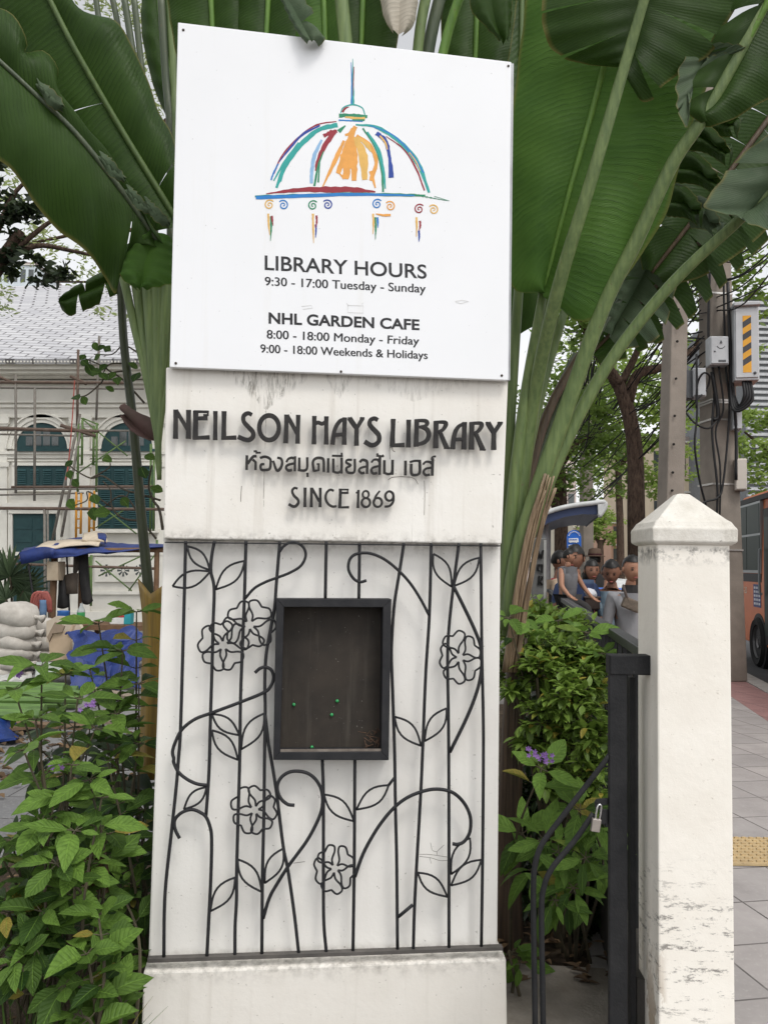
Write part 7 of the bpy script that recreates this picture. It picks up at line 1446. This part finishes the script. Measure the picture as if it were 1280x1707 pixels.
person('small child in a grey vest held in the arm of the man', Vector((mp_.x, 6.95, mp_.z - .91 * hC)), hC, R(35), M_SKIN, plain('vest_grey', (.14, .14, .15), .9, (.1, .1, .105), 6), M_DARKC, {'ell': (-.15, -.06, .64), 'wrl': (-.16, -.16, .56), 'hal': (-.16, -.2, .54), 'elr': (.15, -.06, .64), 'wrr': (.17, -.15, .54), 'har': (.17, -.19, .52)}, 'short', 0, R(35), 'none', None, 1.05, {'knl': (-.09, -.18, .44), 'anl': (-.1, -.16, .26), 'tol': (-.1, -.22, .22), 'knr': (.09, -.18, .44), 'anr': (.1, -.16, .26), 'tor': (.1, -.22, .22)})
def redcollar(t, f, L_, h): mb = MB(); mb.tube([f(0, .0, .8), f(0, 0, .815)], [.06 * h, .05 * h], 12); mb.build('collar', plain('band_red', (.4, .03, .05), .8), t)
person('dark-skinned man in a beige shirt with a red collar by the shelter', spot(931, 9.6), 1.74, R(70), M_SKD, plain('beige', (.5, .38, .28), .85, (.42, .32, .23), 5), M_DARKC, None, 'short', 0, 0, 'short', redcollar)
def hat(t, f, L_, h):
    mb = MB(); c = L_(0, .004, .03); mb.lathe(c, [(.15, 0), (.145, .012), (.1, .014), (.098, .05), (.085, .11), (.04, .125), (.002, .12)], 18); o = mb.build('hat', plain('hat_brown', (.13, .085, .06), .8), t, smooth=True); mb = MB(); mb.lathe(c, [(.1015, .016), (.1005, .042)], 18); mb.build('hat_band', plain('hat_band', (.06, .02, .02), .8), o)
person('man in an olive jacket and brown brimmed hat walking away', spot(991, 12.2), 1.78, R(180), M_SKL, plain('olive', (.13, .13, .1), .9, (.1, .1, .08), 5), M_DARKC, None, 'short', 0, 0, 'long', hat, 1.1)
bp = thing('backpack', 'black backpack on the man in the brown hat', 'backpack', spot(994, 12.0) + Vector((0, 0, 1.0))); mb = MB(); c = spot(993, 11.98) + Vector((0, 0, 1.22)); mb.ball(c, (.17, .12, .26), 10); mb.build('pack', M_DARKC, bp, smooth=True); mb = MB()
for s in (-1, 1): mb.tube(smooth_line([c + Vector((s * .1, .05, .2)), c + Vector((s * .12, .14, .27)), c + Vector((s * .13, .3, .2))], 4), .022, 6)
mb.build('strap', M_DARKC, bp)
person('boy in a bright blue shirt behind the checked shirt', spot(1012, 10.2), 1.6, R(170), M_SKIN, plain('bright_blue', (.08, .2, .6), .85), M_DARKC, None, 'short', 0, 0, 'short')
pbg = thing('plastic_bag', 'crumpled clear plastic bag on a dark crate held by the woman in blue', 'bag', at(983, 1003, 7.25)); mb = MB(); c = at(983, 989, 7.2); vs = []
for i in range(11):
    for j in range(14):
        v, u = math.pi * i / 10, 2 * math.pi * j / 14; p = Vector((math.sin(v) * math.cos(u) * .07, math.sin(v) * math.sin(u) * .06, -math.cos(v) * .045)); p *= 1 + .35 * pnoise(p * 22); vs.append(c + p)
mb.add(vs, [(i * 14 + j, i * 14 + (j + 1) % 14, (i + 1) * 14 + (j + 1) % 14, (i + 1) * 14 + j) for i in range(10) for j in range(14)]); mb.build('film', plain('film_white', (.62, .63, .66), .3, (.45, .46, .5), 20), pbg)
ct = thing('crate', 'dark brown crate under the plastic bag', 'crate', at(984, 1025, 7.2)); mb = MB(); c = at(984, 1006, 7.2); mb.box(c, (.13, .14, .1)); mb.build('crate_body', plain('crate_brown', (.05, .035, .03), .7), ct, bevel=.01); mb = MB(); mb.box(c + Vector((0, 0, .055)), (.145, .155, .016)); mb.build('crate_rim', plain('crate_rim', (.08, .055, .045), .7), ct, bevel=.004)
